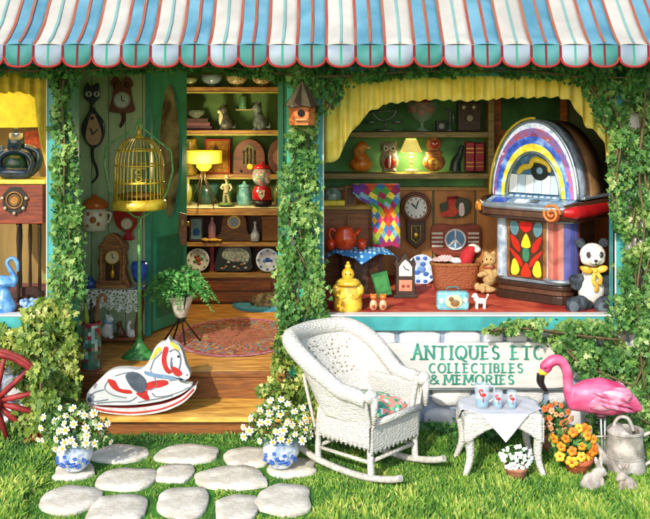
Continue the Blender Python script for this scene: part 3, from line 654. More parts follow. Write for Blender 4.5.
mb = MB(); mb.tube(spline([(93, 0, 366), (96, 0, 325), (98, 0, 302), (101, 0, 295), (105, 0, 296), (105.5, 0, 302)]), 1.6); t.solo(mb, wood('#7c4a24'))
for q, (x1_, x2_, zt, h_, lb) in enumerate(((88, 85, 300, '#8f9a2a', 'closed green and yellow umbrella in the umbrella stand'), (90, 91, 303, '#26241f', 'closed black umbrella in the umbrella stand'))):
    t = T('umbrella', lb, 'umbrella', x1_, 366, DU); mb = MB(); mb.tube([(x1_, 1+q*2, 366), ((x1_+x2_)/2, 1+q*2, 318), (x2_, 1, zt+6), (x2_, 1, zt+2)], [.8, 3, 1.6, .8]); t.part('canopy', mb, mat(h_)); mb = MB(); mb.tube([(x2_, 1, zt+3), (x2_, 1, zt-3)], 1.1); t.part('handle', mb, BLK)

# birdcage and stand
DC = floorD(357, DECK)
t = T('birdcage_stand', 'pale green metal stand with hexagonal hoop and conical foot', 'stand', 139, 357, DC)
GST = mat('#4f9a4a', rough=.45, h2='#7cb86a', var=.2)
hoop = [(139, 118), (135, 129), (106, 146), (104, 165), (109, 190), (119, 205), (135, 217), (143, 217), (160, 206), (168, 190), (173, 170), (171, 151), (143, 128), (139, 118)]
mb = MB(); mb.tube(xz(hoop), 1.1, 8); mb.tube([(139, 0, 120), (139, 0, 130)], .8); t.part('hoop', mb, GST)
mb = MB(); mb.tube([(139, 0, 217), (139.5, 0, 345)], [1.7, 2.1], 10); t.part('pole', mb, GST)
mb = MB(); mb.lathe(139.5, 0, [(2.3, 336), (3.5, 341), (8, 348), (17, 355), (19, 358), (18, 359)], 28, sy=.75); t.part('base', mb, mat('#2f7a3c', rough=.4, h2='#4f9a4a'))
t = T('birdcage', 'domed golden wire birdcage hanging in the green stand', 'birdcage', 139, 205, DC)
CG = shiny('#d9a91f', metal=.25, h2='#f0d548', rough=.35)
def cr(z):
    if z < 165: q = (z-137)/28; return 4+20*math.sqrt(max(0, 1-(1-q)**2))
    return 24+.8*(z-165)/36
for i in range(34):
    a = 2*PI*i/34; mb = MB(); mb.tube([(139+cr(z)*math.cos(a), cr(z)*math.sin(a), z) for z in (138, 141, 146, 152, 158, 165, 180, 201)], .5, 5); t.part('bar', mb, CG)
mb = MB()
for z in (150, 165, 182, 199): mb = MB(); mb.tube([(139+cr(z)*math.cos(a), cr(z)*math.sin(a), z) for a in np.linspace(0, 2*PI, 37)[:-1]], .8, closed=True); t.part('band', mb, CG)
mb = MB(); mb.lathe(139, 0, [(25, 199), (27, 201), (27.5, 207), (26, 209), (1, 209)], 36); t.part('tray', mb, CG)
mb = MB(); mb.lathe(139, 0, [(5, 139), (4.5, 136), (2, 134.5), (2.5, 132), (2, 130), (.3, 128)], 14); mb.tube(xz(circ(139, 127, 2)), .5, closed=True); t.part('finial', mb, CG)
mb = MB(); mb.tube([(136, -25, 167), (136, -25, 181), (150, -22.5, 181), (150, -22.5, 167)], .8, closed=True)
for z in (169, 176): mb.tube(xz(circ(143, z+1.5, 3, 2.5), -24.6), .6, closed=True)
t.part('door', mb, CG)
mb = MB(); mb.ell((139, 0, 195), (22, 22, 3)); t.part('seed_tray', mb, mat('#7a5a1c'))

# rocking horse on the first tread
t = T('rocking_horse', 'flat painted white rocking horse toy with red straps and grey saddle', 'rocking horse', 140, 412, 8.0)
H = zp(80, 300, 4.325, [(46, 456), (25, 440), (28, 405), (55, 375), (85, 345), (115, 318), (150, 303), (200, 300), (250, 305), (285, 285), (308, 240), (322, 210), (345, 190), (368, 184), (380, 164), (393, 184), (425, 200), (443, 232), (456, 280), (474, 318), (472, 340), (452, 350), (436, 342), (430, 356), (455, 366), (484, 370), (470, 388), (430, 414), (350, 442), (240, 458), (130, 460)])
mb = MB(); mb.prism(sp2(H, 3), 2, 14, [1, 0]); b = t.part('body', mb, [mat('#c2ac84', rough=.6), mat('#c8cbcb', rough=.45, sc=5, h2='#dcdcd6', var=.08)], bev=.8)
rk = MB(); up_ = spline(zp(80, 300, 4.325, [(26, 446), (60, 457), (120, 466), (230, 468), (350, 452), (430, 424), (480, 386), (500, 368)]), 5); lo_ = spline(zp(80, 300, 4.325, [(24, 452), (56, 476), (120, 492), (230, 500), (350, 486), (442, 448), (494, 398), (504, 372)]), 5); nn_ = len(up_)
rk.add([(q.x, y_, q.y) for y_ in (.5, 15) for c_ in (up_, lo_) for q in c_], [(k_, k_+1, nn_+k_+1, nn_+k_) for k_ in range(nn_-1)]+[(2*nn_+k_, 2*nn_+k_+1, 3*nn_+k_+1, 3*nn_+k_) for k_ in range(nn_-1)]+[(k_, k_+1, 2*nn_+k_+1, 2*nn_+k_) for k_ in range(nn_-1)]+[(nn_+k_, nn_+k_+1, 3*nn_+k_+1, 3*nn_+k_) for k_ in range(nn_-1)]+[(0, nn_, 3*nn_, 2*nn_), (nn_-1, 2*nn_-1, 4*nn_-1, 3*nn_-1)], [1]*(nn_-1)+[0]*(3*nn_-3)+[1, 1]); rkp = t.part('rocker', rk, [mat('#8a2420'), mat('#cfccc6', rough=.45)])
mb = MB(); mb.tube([(v.x, .3, v.y) for v in spline(zp(80, 300, 4.325, [(40, 462), (120, 481), (230, 488), (350, 472), (440, 434), (492, 386)]), 5)], 1.0, 6, sq=.4); t.part('painted_stripe', mb, mat('#c42a24', rough=.45), rkp)
D1 = mat('#b8251f', rough=.45); GR = mat('#6d7a86', rough=.5); DKG = mat('#4a545f', rough=.4)
def deco(name, pts, m, w_=None, y0=-.9, cl=True, k=3):
    y0 += 2
    mb = MB(); P_ = zp(80, 300, 4.325, pts)
    if w_: mb.tube([(v.x, y0+.2, v.y) for v in spline(P_, 5)], w_, 6, sq=.5)
    else: mb.prism(sp2(P_, k), y0, 2.3)
    return t.part(name, mb, m, b)
deco('strap', [(118, 345), (150, 352), (170, 385), (215, 392), (222, 405), (190, 405), (150, 392), (128, 370)], D1)
deco('strap', [(290, 360), (360, 348), (382, 362), (350, 378), (290, 392), (300, 432), (285, 437), (240, 405), (285, 395)], D1, y0=-.7)
deco('strap', [(362, 207), (382, 210), (372, 250), (378, 290), (398, 312), (380, 320), (362, 300), (352, 260)], D1)
deco('hoof', [(478, 374), (496, 372), (492, 388), (474, 392)], DKG, y0=-.5)
deco('hoof', [(30, 428), (44, 424), (50, 440), (36, 446)], DKG, y0=-.5)
deco('painted_line', [(300, 300), (320, 335), (330, 372), (300, 392)], GR, w_=.4)
deco('painted_line', [(120, 350), (105, 385), (140, 412), (200, 425)], GR, w_=.45)
deco('saddle', [(195, 330), (215, 315), (250, 318), (282, 345), (285, 380), (268, 402), (240, 395), (215, 370)], DKG, y0=-1.6)
deco('stirrup_strap', [(280, 310), (330, 322), (390, 330), (440, 350), (455, 348), (400, 345), (330, 337), (285, 325)], mat('#6f8fae'), y0=-1.1)
for pl in ([(305, 300), (318, 262), (340, 240), (352, 225)], [(100, 390), (60, 402), (40, 425), (60, 440), (120, 432)], [(70, 448), (140, 442), (210, 440), (245, 420)], [(250, 445), (290, 436), (340, 428), (400, 415)], [(310, 405), (330, 420), (380, 415), (440, 395), (470, 380), (495, 382)], [(385, 350), (430, 345), (455, 352)], [(150, 330), (190, 318), (230, 312)]): deco('painted_line', pl, GR, w_=.5)
deco('mane', [(352, 215), (335, 205), (310, 245), (302, 262), (318, 252), (335, 232)], mat('#d9bf3f'), y0=-.8)
deco('mane', [(385, 182), (412, 192), (430, 215), (415, 222), (400, 205)], mat('#d9bf3f'), y0=-.8)
deco('bridle', [(385, 225), (410, 215), (432, 240), (430, 290), (410, 320), (392, 290), (395, 250)], GR, w_=.7)
deco('bridle', [(395, 290), (425, 300), (440, 320), (425, 330), (405, 322)], D1, y0=-1.2)
deco('painted_line', [(436, 345), (415, 322), (400, 300), (396, 270)], GR, w_=.45)
mb = MB(); mb.ell((80+424/4.325, 1.5, 300+246/4.325), (1.2, .7, 1.4), n=10); mb.ell((80+462/4.325, 1.5, 300+326/4.325), (.8, .6, .8), n=8); t.part('eye', mb, BLK, b)

# fern in a white planter on a black tripod
DFN = floorD(343, DECK)
t = T('potted_fern', 'green fern in a white conical planter on thin black legs by the door', 'plant', 182, 343, DFN)
mb = MB(); mb.lathe(181, 0, [(3, 318), (6, 316), (12.5, 297), (12.5, 295), (11, 296), (3, 300)], 24); t.part('planter', mb, mat('#ece8d4', rough=.35))
for a, r in ((0.3, 20), (2.2, 17), (3.5, 20), (5.2, 12)):
    mb = MB(); mb.tube([(181+13.5*math.cos(a), 13.5*math.sin(a), 294), (181+3*math.cos(a), 3*math.sin(a), 320), (181+r*math.cos(a), r*math.sin(a), 343)], .9, 8); t.part('leg', mb, BLK)
def fern():
    pts = []; up = []; sz = []; fc = []; st = MB(); u = t.u
    for i in range(46):
        a = 2*PI*i/46+random.uniform(-.2, .2); L_ = random.uniform(22, 40); rise = random.uniform(6, 26); drop = random.uniform(5, 38)
        pl = spline([(181, 0, 297), (181+L_*.45*math.cos(a), L_*.45*math.sin(a), 294-rise), (181+L_*math.cos(a), L_*math.sin(a), 294-rise*.6+drop*.55)], 12)
        pl = t.vv([tuple(q) for q in pl]); st.tube(pl, [.0025, .0012], 4)
        for k in range(2, len(pl)):
            d = (Vector(pl[k])-Vector(pl[k-1])).normalized(); s_ = d.cross(Vector((0, 0, 1))).normalized()
            for sg in (-1, 1):
                l = .055*math.sin(PI*min(1, k/len(pl)*.85+.12)); q = Vector(pl[k])+s_*sg*l*.4
                pts.append(q); up.append(s_*sg+d*.5+Vector((0, 0, -.25))); sz.append(l); fc.append((d.x*.3, -.5, 1))
    st.v = [((x/u)+t.px, y/u, t.py-z/u) for x, y, z in st.v]; t.part('frond_stem', st, mat('#4a7a34'))
    scatter('fronds', np.array(pts), np.array(sz)*1.1, OVAL, rampmat('fern', [(0, '#2c6b34'), (.5, '#4b9a48'), (1, '#8cc46a')]), face=np.array(fc), jit=.3, updir=np.array(up), parent=t.root)
fern()
# oval rag rug
t = T('oval_rug', 'oval multicoloured rag rug with pink edge across the doorway', 'rug', loc=(X(237, 9.72), 1.72, DECK), m=True)
mb = MB(); R_ = 15
hs = ['#b8604a', '#a8684a', '#bc7656', '#94604a', '#c9a25a', '#6a86a8', '#c08a5c', '#8a9a70', '#a84c44', '#d894a0', '#c67884', '#8a4c44']
def rsel(i, j):
    r = j/R_
    if j >= R_-1: return random.choice([9, 10])
    if r > .82: return random.choice([10, 0, 8])
    if r > .45: return random.choice([0, 1, 4, 5, 6, 7, 2, 8, 2, 0, 1, 2, 11])
    return random.choice([0, 1, 2, 3, 0, 2])
mb.grid(lambda u, v: (.60*(.02+.98*v)*math.cos(2*PI*u), .80*(.02+.98*v)*math.sin(2*PI*u), .012-.006*v+.0035*math.sin(v*R_*2*PI)+.002*math.sin(u*2*PI*60)), 120, R_, rsel)
t.solo(mb, [mat(h, rough=.95, var=.3, sc=40, bump=.6) for h in hs])
# ================================================================ INTERIOR SHELVES
DI = 11.4
t = T('wall_shelving', 'tall brown and green shop shelving with counter seen through the doorway', 'shelving', 235, 300, DI)
mb = MB(); mb.box(150, 318, 34, 38, 40, 301); t.part('back_panel', mb, mat('#5f8748', rough=.8, var=.25, sc=3))
SHL = wood('#b5793a', h2='#c99a50'); SHD = wood('#7c4320', h2='#8d5228')
for z0, z1 in ((87, 92), (130.5, 134.5), (175, 178.5)):
    mb = MB(); mb.box(150, 300, 8, 34, z0, z1, 0); mb.box(150, 300, 7, 8.2, z1-.3, z1+1.2, 1); t.part('shelf', mb, [SHL, mat('#b9b255', rough=.6)])
mb = MB(); mb.box(150, 300, -22, 34, 206, 213); mb.box(150, 300, -22.4, 34, 204.8, 205.9, 1); t.part('counter', mb, [SHL, mat('#e9dfb0', rough=.5)], bev=.5)
mb = MB(); mb.box(150, 300, 20, 34, 213, 301, 0); t.part('cabinet_back', mb, wood('#5c3018'))
mb = MB(); mb.box(150, 300, -12, 20, 241, 245); t.part('shelf', mb, SHL, bev=.5)
mb = MB(); mb.box(150, 300, -12, 20, 271, 276); mb.box(150, 300, -11, 19, 276, 301, 1); mb.box(190, 272, -13, -11.2, 279, 288, 2); mb.box(190, 272, -13, -11.2, 290, 299, 2); t.part('drawer', mb, [SHL, SHD, wood('#93501f')], bev=.4)
for x in (182, 300): mb = MB(); mb.box(x-2, x+1, -10, 34, 213, 301); t.part('upright', mb, SHD)
# shop floor object tops
def item(name, label, cat, px, py, off=0, D=DI, group=None): return T(name, label, cat, px, py, D+off, group=group)
def bowl(label, x, base, r, h, m, name='bowl', off=.2, grp='bowls on the top shelf'):
    t = item(name, label, 'bowl', x, base, off, group=grp); mb = MB()
    mb.lathe(x, 0, [(r*.35, base), (r*.4, base-h*.12), (r*.75, base-h*.4), (r, base-h), (r*.93, base-h), (r*.6, base-h*.4), (.1, base-h*.25)], 24); t.solo(mb, m); return t
bowl('small grey green bowl at the left end of the top shelf', 190, 87, 9, 9, shiny('#8f9a6a'))
bowl('grey blue bowl second on the top shelf', 212, 87, 12, 12, shiny('#7d9aa0'))
bowl('orange patterned bowl third on the top shelf', 237, 87, 12, 11, mat('#b08a4a', sc=50, var=.5, h2='#e0d8a0', rough=.3))
bowl('brown bowl at the right end of the top shelf', 262, 87, 11, 10, mat('#9a6a3a', sc=50, var=.5, h2='#d8c890', rough=.3))
# row 2
t = item('book_stack', 'stack of dark reddish books on the second shelf', 'books', 196, 130.5, .15); 
for i in range(3): mb = MB(); mb.box(186, 212-2*i, 0, 14, 130.4-4*(i+1), 130.4-4*i-.4); t.part('book', mb, mat(['#5b3346', '#7a4a52', '#4a2f2a'][i]))
bowl('grey dish with pattern lying on the stack of books', 196, 118, 10, 8, mat('#5c6a5a', sc=40, var=.5), name='dish', off=.18, grp=None)
t = item('cat_figure', 'black and white sitting cat figure on the second shelf', 'statue', 228, 130.5, .15)
mb = critter(t, 226, 130.4, 27, None, -1); t.part('body', mb, mat('#33362f', rough=.4, h2='#55584e'), remesh=.8)
mb = MB(); mb.ell((221.5, -3.6, 119), (2.5, 2, 7)); mb.ell((219.5, -3.8, 111.5), (2, 1.5, 2)); t.part('white_bib', mb, mat('#d8d6a8'))
t = item('glass_lantern', 'small green glass lantern on a thin wall bracket', 'lantern', 243, 108, .3)
mb = MB(); mb.lathe(243, 0, [(4, 109), (4.4, 107), (3.6, 102), (4, 97), (1, 95)], 12); mb.box(236, 252, -3, 5, 109, 110.5, 1); t.solo(mb, [shiny('#5f9a6a'), mat('#b8a868')])
t = item('dog_figure', 'dark grey standing figure at the right of the second shelf', 'statue', 262, 130.5, .15)
t.solo(critter(t, 260, 130.4, 29, None, -1), mat('#3f4a48', rough=.4, h2='#7d8f8c'), remesh=.8)
# row 3
t = item('poster', 'orange and yellow framed vase picture behind the tripod lamp', 'picture', 216, 150, .27)
mb = MB(); mb.box(205, 230, 0, 2, 139, 174); mb.box(207, 228, -.4, 0, 141, 172, 1); f = t.part('frame', mb, [mat('#d2401f'), mat('#e2a52c', sc=20, var=.4)])
mb = MB(); mb.lathe(216, 0, [(3, 160), (4.5, 154), (2, 146), (1, 142)], 12, sy=.25); t.part('painted_vase', mb, mat('#7a4a2a'), f)
def radio(x0, x1, base, top, label, off=.1):
    t = item('cathedral_radio', label, 'radio', (x0+x1)/2, base, off); c = (x0+x1)/2; w_ = (x1-x0)/2; zc = base-(base-top)*.5
    pts = [(x0, base), (x1, base)]+[(c+w_*math.cos(a), zc-(zc-top)*math.sin(a)) for a in np.linspace(0, PI, 16)]
    mb = MB(); mb.prism(pts, 0, 14); b = t.part('case', mb, wood('#6b3a1c', h2='#7f4a26'), bev=.6)
    mb = MB(); pp = [(c-w_*.42, base-10), (c+w_*.42, base-10)]+[(c+w_*.42*math.cos(a), zc-(zc-top)*.72*math.sin(a)) for a in np.linspace(0, PI, 12)]; mb.prism(pp, -.6, .2); t.part('grille', mb, mat('#3a3522', sc=60, var=.5, h2='#7a7a4a'), b)
    for k in (-.55, -.18, .18, .55): mb = MB(); mb.tube([(c+k*w_*.6, -1, base-11), (c+k*w_*.6, -1, top+8+6*abs(k))], .8); t.part('bar', mb, wood('#53301a'), b)
    mb = MB(); mb.ell((c+1, -1, base-8.5), (3, 1, 3)); t.part('dial', mb, mat('#f0b52a', emit=.4), b)
    for k in (-8, 9): mb = MB(); mb.ell((c+k, -1, base-4), (1.3, 1, 1.3), n=8); t.part('knob', mb, BLK, b)
radio(233, 265, 175, 139, 'arched brown cathedral radio with glowing yellow dial on the third shelf')
t = item('mirror_frame', 'round-topped dark brown clock half hidden at the right of the third shelf', 'clock', 278, 175, .12)
mb = MB(); mb.prism(circ(279, 157, 11, 18, 24), 0, 10); b = t.part('case', mb, wood('#5a2f18'), bev=.6); mb = MB(); mb.prism(circ(279, 157, 6, 8, 20), -.8, .1); t.part('dial', mb, mat('#8a5a3a'), b)
t = item('green_crock', 'green and yellow crock at the left of the third shelf', 'crock', 190, 175, .1); mb = MB(); mb.lathe(190, 0, [(7, 174.9), (9, 165), (9, 150), (6, 142), (7, 139)], 18); t.solo(mb, shiny('#4a7a48', h2='#c9a13a'))
# row 4 (behind the counter)
t = item('teal_jar', 'teal lidded glass jar on the counter below the radio', 'jar', 244, 205, -.02)
mb = MB(); mb.lathe(244.5, 0, [(7, 205), (8, 203), (8, 196), (5.5, 189), (6, 187)], 20); b = t.part('jar', mb, shiny('#4f9aa0', h2='#8fc9c4')); mb = MB(); mb.lathe(244.5, 0, [(6.5, 187), (6, 185), (2, 184), (1.5, 181.5), (.1, 181)], 16); t.part('lid', mb, shiny('#6fb0b0'))
t = item('glass_bowl', 'dark teal glass bowl behind the tripod lamp legs', 'bowl', 207, 205, .1); mb = MB(); mb.lathe(207, 0, [(5, 205), (8, 202), (13, 184), (12, 184), (7, 201), (.1, 202)], 24); t.solo(mb, shiny('#35605a'))
for x, h_, lb in ((228, '#4f7a3f', 'tall green bottle behind the soldier figurine'), (278, '#8a8a48', 'olive bottle right of the gumball machine'), (188, '#a0a050', 'olive bottle at the left end of the counter')):
    t = item('bottle', lb, 'bottle', x, 205, .15 if x != 188 else .0); mb = MB(); mb.lathe(x, 0, [(4, 205), (4.3, 192), (3.5, 187), (1.4, 184), (1.5, 178.8)], 14); t.solo(mb, shiny(h_))
# tripod lamp
t = item('tripod_lamp', 'table lamp with flat yellow drum shade on thin metal tripod legs', 'lamp', 205, 205, -.17)
mb = MB(); mb.lathe(204, 0, [(17.5, 151), (18, 151), (18, 162.5), (17.5, 163)], 30, cap=False); mb.lathe(204, 0, [(8, 163.2), (7.8, 167), (4, 171)], 20); mb.lathe(204, 0, [(17.6, 151.2), (.1, 151.2)], 30); mb.lathe(204, 0, [(17.6, 162.6), (8, 163)], 30, cap=False)
t.part('lamp_shade', mb, LY)
for a in (.2, 2.0, 3.3, 4.4, 5.5): mb = MB(); mb.tube([(203+1.5*math.cos(a), 1.5*math.sin(a), 170), (203+3*math.cos(a), 3*math.sin(a), 180), (204+15*math.cos(a), 13*math.sin(a), 205)], .7, 6); t.part('leg', mb, mat('#6b5a3a', metal=.6, rough=.3))
lamp_light('lamp_glow', P(204, 160, DI-.6), 22, r=.1)
# gumball machine
t = item('gumball_machine', 'red gumball machine with glass globe of coloured gumballs on the counter', 'gumball machine', 262, 205, -.17)
mb = MB(); mb.lathe(262, 0, [(9, 205), (10, 204), (9.6, 200.5), (8.5, 200)], 20); t.part('base', mb, BLK)
mb = MB(); mb.lathe(262, 0, [(8.8, 200), (10, 198), (9.4, 190), (7.5, 187.5), (8, 186)], 20); b = t.part('body', mb, shiny('#c01f26'))
mb = MB(); mb.prism([(258.5, 189), (265.5, 189), (265, 195), (262, 199), (259, 195)], -10.6, -9); t.part('coin_plate', mb, shiny('#b9a890', metal=.6), b); mb = MB(); mb.ell((262, -11.5, 192), (1.5, 1, 1.5), n=8); t.part('knob', mb, shiny('#d8d0c0', metal=.7), b)
mb = MB(); mb.ell((262, 0, 176), (10, 10, 10.5), n=20); g = t.part('globe', mb, glassm('#e8f4f0', 'globe_glass', .22))
gb = [shiny(h) for h in ('#e8592a', '#f0b52c', '#3fa04f', '#d82c34', '#f2e2c8', '#3f6fc0')]
for i in range(42):
    while True:
        q = Vector((random.uniform(-8.5, 8.5), random.uniform(-8.5, 8.5), random.uniform(-4.5, 8.5)))
        if q.length < 8.2: break
    mb = MB(); mb.ell((262+q.x, q.y, 176+q.z), 2.0, n=8); t.part('gumball', mb, gb[i % 6])
mb = MB(); mb.lathe(262, 0, [(8.5, 168.5), (8, 166), (5, 164.5), (1.6, 164), (1.5, 162), (.1, 161.5)], 20); t.part('lid', mb, shiny('#c01f26'))
# figurine
t = item('soldier_figurine', 'small pale metal figurine of a walking man on a green base', 'figurine', 226, 205, -.17)
mb = MB(); mb.lathe(226, 0, [(8, 205), (8.5, 204), (6, 202.5)], 18); t.part('base', mb, mat('#5f7a3a'))
mb = MB()
mb.tube([(224, 0, 203), (224, 0, 197), (225.5, 0, 192)], [1.5, 1.4, 2]); mb.tube([(229.5, 0, 203), (228, 0, 197), (226.8, 0, 192)], [1.5, 1.4, 2]); mb.tube([(226, 0, 193), (226.5, 0, 188), (226.5, 0, 184)], [3, 3.2, 3.8]); mb.tube([(226.5, 0, 184), (226.5, 0, 180)], 1.2)
mb.tube([(223.5, 0, 184), (221, -2, 188), (224, -4, 189)], [1.3, 1.1, .9]); mb.tube([(229.6, 0, 184), (232, -2, 188), (230, -4, 191)], [1.3, 1.1, .9]); mb.ell((226.5, -.3, 179), (2.1, 2.2, 2.6)); t.part('body', mb, mat('#b9b088', metal=.2, rough=.4), remesh=.45)
mb = MB(); mb.lathe(226.5, 0, [(4, 178.4), (3.8, 177.8), (2, 177.5), (1.7, 175), (.1, 174.8)], 14); t.part('hat', mb, mat('#a09868'))
# under-counter items (front shelf at 241)
o_ = -.08
t = item('wall_phone', 'brown wooden wall telephone on the left door jamb', 'telephone', 183, 230, .0, D=9.72)
mb = MB(); mb.prism([(179.5, 212), (187, 214), (187.5, 238), (185, 246), (181, 244), (178.5, 232)], -3, 0); b = t.part('case', mb, wood('#7c4a22'), bev=.6); mb = MB(); mb.ell((183, -4, 222), (2.5, 1.5, 4)); t.part('mouthpiece', mb, mat('#b08a4a', metal=.4), b)
t = item('photo_frame', 'small framed blue picture on the under-counter shelf', 'picture', 196, 241, o_)
mb = MB(); mb.box(189, 203, 0, 2, 217, 240.9); mb.box(191, 201.5, -.4, 0, 219, 239, 1); b = t.part('frame', mb, [wood('#5a3f28'), mat('#8fb8c8')]); mb = MB(); mb.ell((196.5, -.5, 232), (3.5, .5, 4)); t.part('painted_flower', mb, mat('#2f7ac0'), b)
t = item('pink_bottle', 'pink bottle with small stopper on the under-counter shelf', 'bottle', 212, 241, o_); mb = MB(); mb.lathe(212, 0, [(4, 240.9), (4, 226), (2.5, 223), (1.3, 221), (1.5, 217)], 16); t.solo(mb, shiny('#d9a0a8'))
t = item('napoleon_clock', 'low brown camel-back mantel clock under the counter', 'clock', 234, 241, o_+.08)
mb = MB(); mb.prism(sp2([(212, 241), (213, 237), (220, 233), (222, 220), (227, 213.5), (241, 213.5), (246, 220), (248, 233), (256, 237), (257, 241)], 3), 0, 9); b = t.part('case', mb, wood('#8d5a2a'), bev=.6)
mb = MB(); mb.prism(circ(234, 222, 6.5), -1.2, .1); mb.prism(circ(234, 222, 5.2), -1.6, -1.1, 1); t.part('dial', mb, [GOLD, mat('#a9c3d0', sc=60)], b)
t = item('white_bottle', 'white perfume bottle right of the low mantel clock', 'bottle', 255, 241, o_); mb = MB(); mb.lathe(255, 0, [(4.5, 240.9), (4.6, 234), (1.8, 229), (1.2, 225), (1.8, 222), (.1, 221)], 16); t.solo(mb, shiny('#cfd8e0'))
t = item('wicker_hamper', 'brown wicker hamper with closed lid under the counter', 'basket', 270, 241, o_)
mb = MB(); mb.box(262, 279, 0, 12, 219, 240.9); b = t.part('basket', mb, wicker('#a9713a', '#4a2a12', 60, 'wicker_brown', .45), bev=.6); mb = MB(); mb.box(261, 280, -1, 13, 216, 219); t.part('lid', mb, wood('#9a6430'), bev=.5)
t = item('yellow_gloves', 'pair of crumpled yellow gloves on the under-counter shelf', 'gloves', 210, 241, -.12)
mb = MB()
for x in (205, 214): mb.ell((x, 0, 239.5), (4, 4, 1.6)); [mb.tube([(x+2, -2+k, 239.6), (x+8, -3.4+1.6*k, 240)], [1, .7]) for k in range(4)]; mb.tube([(x, -3, 239.6), (x+3, -7, 240)], [1, .7])
t.solo(mb, mat('#d9a93f'), remesh=.5)
# bottom row plates (271)
def plate(name, label, x, base, r, D, m, cols, off=0, rz=None, grp=None):
    t = T(name, label, 'plate', x, base, D); mb = MB(); c = base-r*.97
    mb.v = []; pr = [(.02, .5), (.6, .5), (.66, 0.), (.98, -1.6), (1.0, -1.4), (.97, -.9), (.64, .9), (.02, 1.2)]
    n = 36
    vs = [(x+r*a*math.cos(2*PI*k/n), b+.3*r*0+(c-(c+r*a*math.sin(2*PI*k/n)))*0.12, c+r*a*math.sin(2*PI*k/n)) for a, b in pr for k in range(n)]
    mb.add(vs, [(i*n+k, i*n+(k+1) % n, (i+1)*n+(k+1) % n, (i+1)*n+k) for i in range(len(pr)-1) for k in range(n)], [0]*len(range(n))*2+[1 if False else 0]*n*(len(pr)-3), True)
    b = t.part('plate', mb, m)
    for (dx, dz, s_, h) in cols:
        m2 = MB(); m2.ell((x+dx*r, .1-dz*r*.12-(1.4 if math.hypot(dx, dz) > .62 else 0), c+dz*r), (s_*r, .5, s_*r*.8), n=10); t.part('painted_flower', m2, mat(h), b)
    return t
FL = [(0, 0, .26, '#b8402f'), (-.25, .15, .2, '#5a8a4a'), (.28, -.1, .2, '#5a8a4a'), (.1, .3, .18, '#c9602f'), (-.2, -.25, .16, '#9a3a2a'), (.05, -.35, .15, '#4f8040')]
BF = [(0, 0, .26, '#2f5fb8'), (-.28, .1, .16, '#4f7fd0'), (.28, .08, .16, '#3a66b8')]+[(.8*math.cos(a), .8*math.sin(a), .13, '#5f8fc8') for a in np.linspace(0, 2*PI, 9)[:-1]]
plate('flower_plate', 'white plate painted with red flowers and green leaves under the counter', 198, 271, 11.5, DI-.1, shiny('#e8e6d8'), FL+[(.8*math.cos(a), .8*math.sin(a), .1, '#7a9a6a') for a in np.linspace(0, 2*PI, 9)[:-1]])
plate('blue_plate', 'white plate with blue flowers right of the dark painted tray', 267.5, 271, 11.5, DI-.1, shiny('#dfe6ee'), BF)
t = item('painted_tray', 'dark tray painted with a pale landscape between two plates', 'tray', 234, 271, -.1)
mb = MB(); mb.prism(sp2([(216, 271), (215, 262), (218, 250), (224, 246), (246, 246), (251, 250), (252, 262), (250, 271)], 2), 0, 3); b = t.part('tray', mb, mat('#25302e', sc=40, var=.3, rough=.4), bev=.5)
mb = MB(); mb.prism(sp2([(222, 256), (226, 248.5), (240, 248), (248, 252), (249, 259), (240, 262), (228, 260)], 3), -.6, .2); t.part('painted_scene', mb, mat('#8fa08a', sc=50, var=.5, h2='#c8ccb8'), b)
mb = MB(); 
for k in range(14): mb.ell((random.uniform(219, 249), -.6, random.uniform(260, 269)), (1.8, .4, 1.1), k % 3, n=8)
t.part('painted_flower', mb, [mat('#d8d8c8'), mat('#c88a4a'), mat('#6a8a9a')], b)
t = item('red_book', 'red book standing left of the dark tray', 'book', 212, 271, -.02); mb = MB(); mb.box(210, 214, 0, 8, 247, 270.9); t.solo(mb, mat('#a02a44'))
# mat with sleeping cat on the floor
DM = floorD(305.5, DECK)
t = T('oval_mat', 'oval blue mat on the shop floor under the sleeping cat', 'mat', loc=(X(263, DM), DM-8, DECK), m=True)
mb = MB(); mb.hprism(circ(0, 0, .34, .36, 40), .0, .014); mb.hprism(circ(0, 0, .30, .32, 40), .0142, .018, 1); t.solo(mb, [mat('#3f8fae', rough=.9), mat('#5aa9c4', rough=.95)])
t = T('sleeping_cat', 'curled up brown tabby cat asleep on the blue mat', 'cat', 266, 304.5, DM-.02)
mb = MB(); mb.ell((268, 0, 299), (14, 10, 6.6)); mb.ell((277, 1, 298), (8, 8, 7)); mb.ell((257, -4, 300), (6, 5, 4.2)); mb.ell((252.5, -5.5, 301.5), (2.6, 2.4, 1.9))
for q in (-1, 1): mb.tube([(257+q*2.4, -4, 297), (257.5+q*3.4, -3.5, 293)], [2, .5])
mb.tube(spline([(281, -4, 303), (274, -9, 304), (264, -10, 303.5), (258, -9, 303.8)]), [2.2, 1.4]); mb.tube([(264, -5, 303), (255, -9, 303.8)], [2.4, 1.6])
t.part('body', mb, mat('#7a6244', rough=.95, var=.5, sc=22, h2='#b09a70', bump=.6), remesh=.6)

# ================================================================ RIGHT DISPLAY WINDOW
DB = BKD
# hutch shelves
HW = wood('#8d7a42', h2='#a08c50')
t = T('hutch_shelves', 'green backed wooden hutch shelves at the back of the display', 'shelving', 410, 186, DB-.06)
mb = MB(); mb.box(312, 486, 0, 4, 60, 186.4); t.part('back_panel', mb, mat('#467a48', rough=.8, var=.3, sc=3, h2='#5f9a5c'))
for z0, z1 in ((131, 136.5), (171.5, 177)): mb = MB(); mb.box(312, 484, -26, 0, z0, z1); t.part('shelf', mb, HW, bev=.5)
for x in (484,): mb = MB(); mb.box(x, x+6, -27, 4, 60, 186.4); t.part('upright', mb, HW, bev=.5)
ho = -.19; DHS = DB-.06+ho
def hi(name, label, cat, px, py, off=0, group=None): return T(name, label, cat, px, py, DHS+off, group=group)
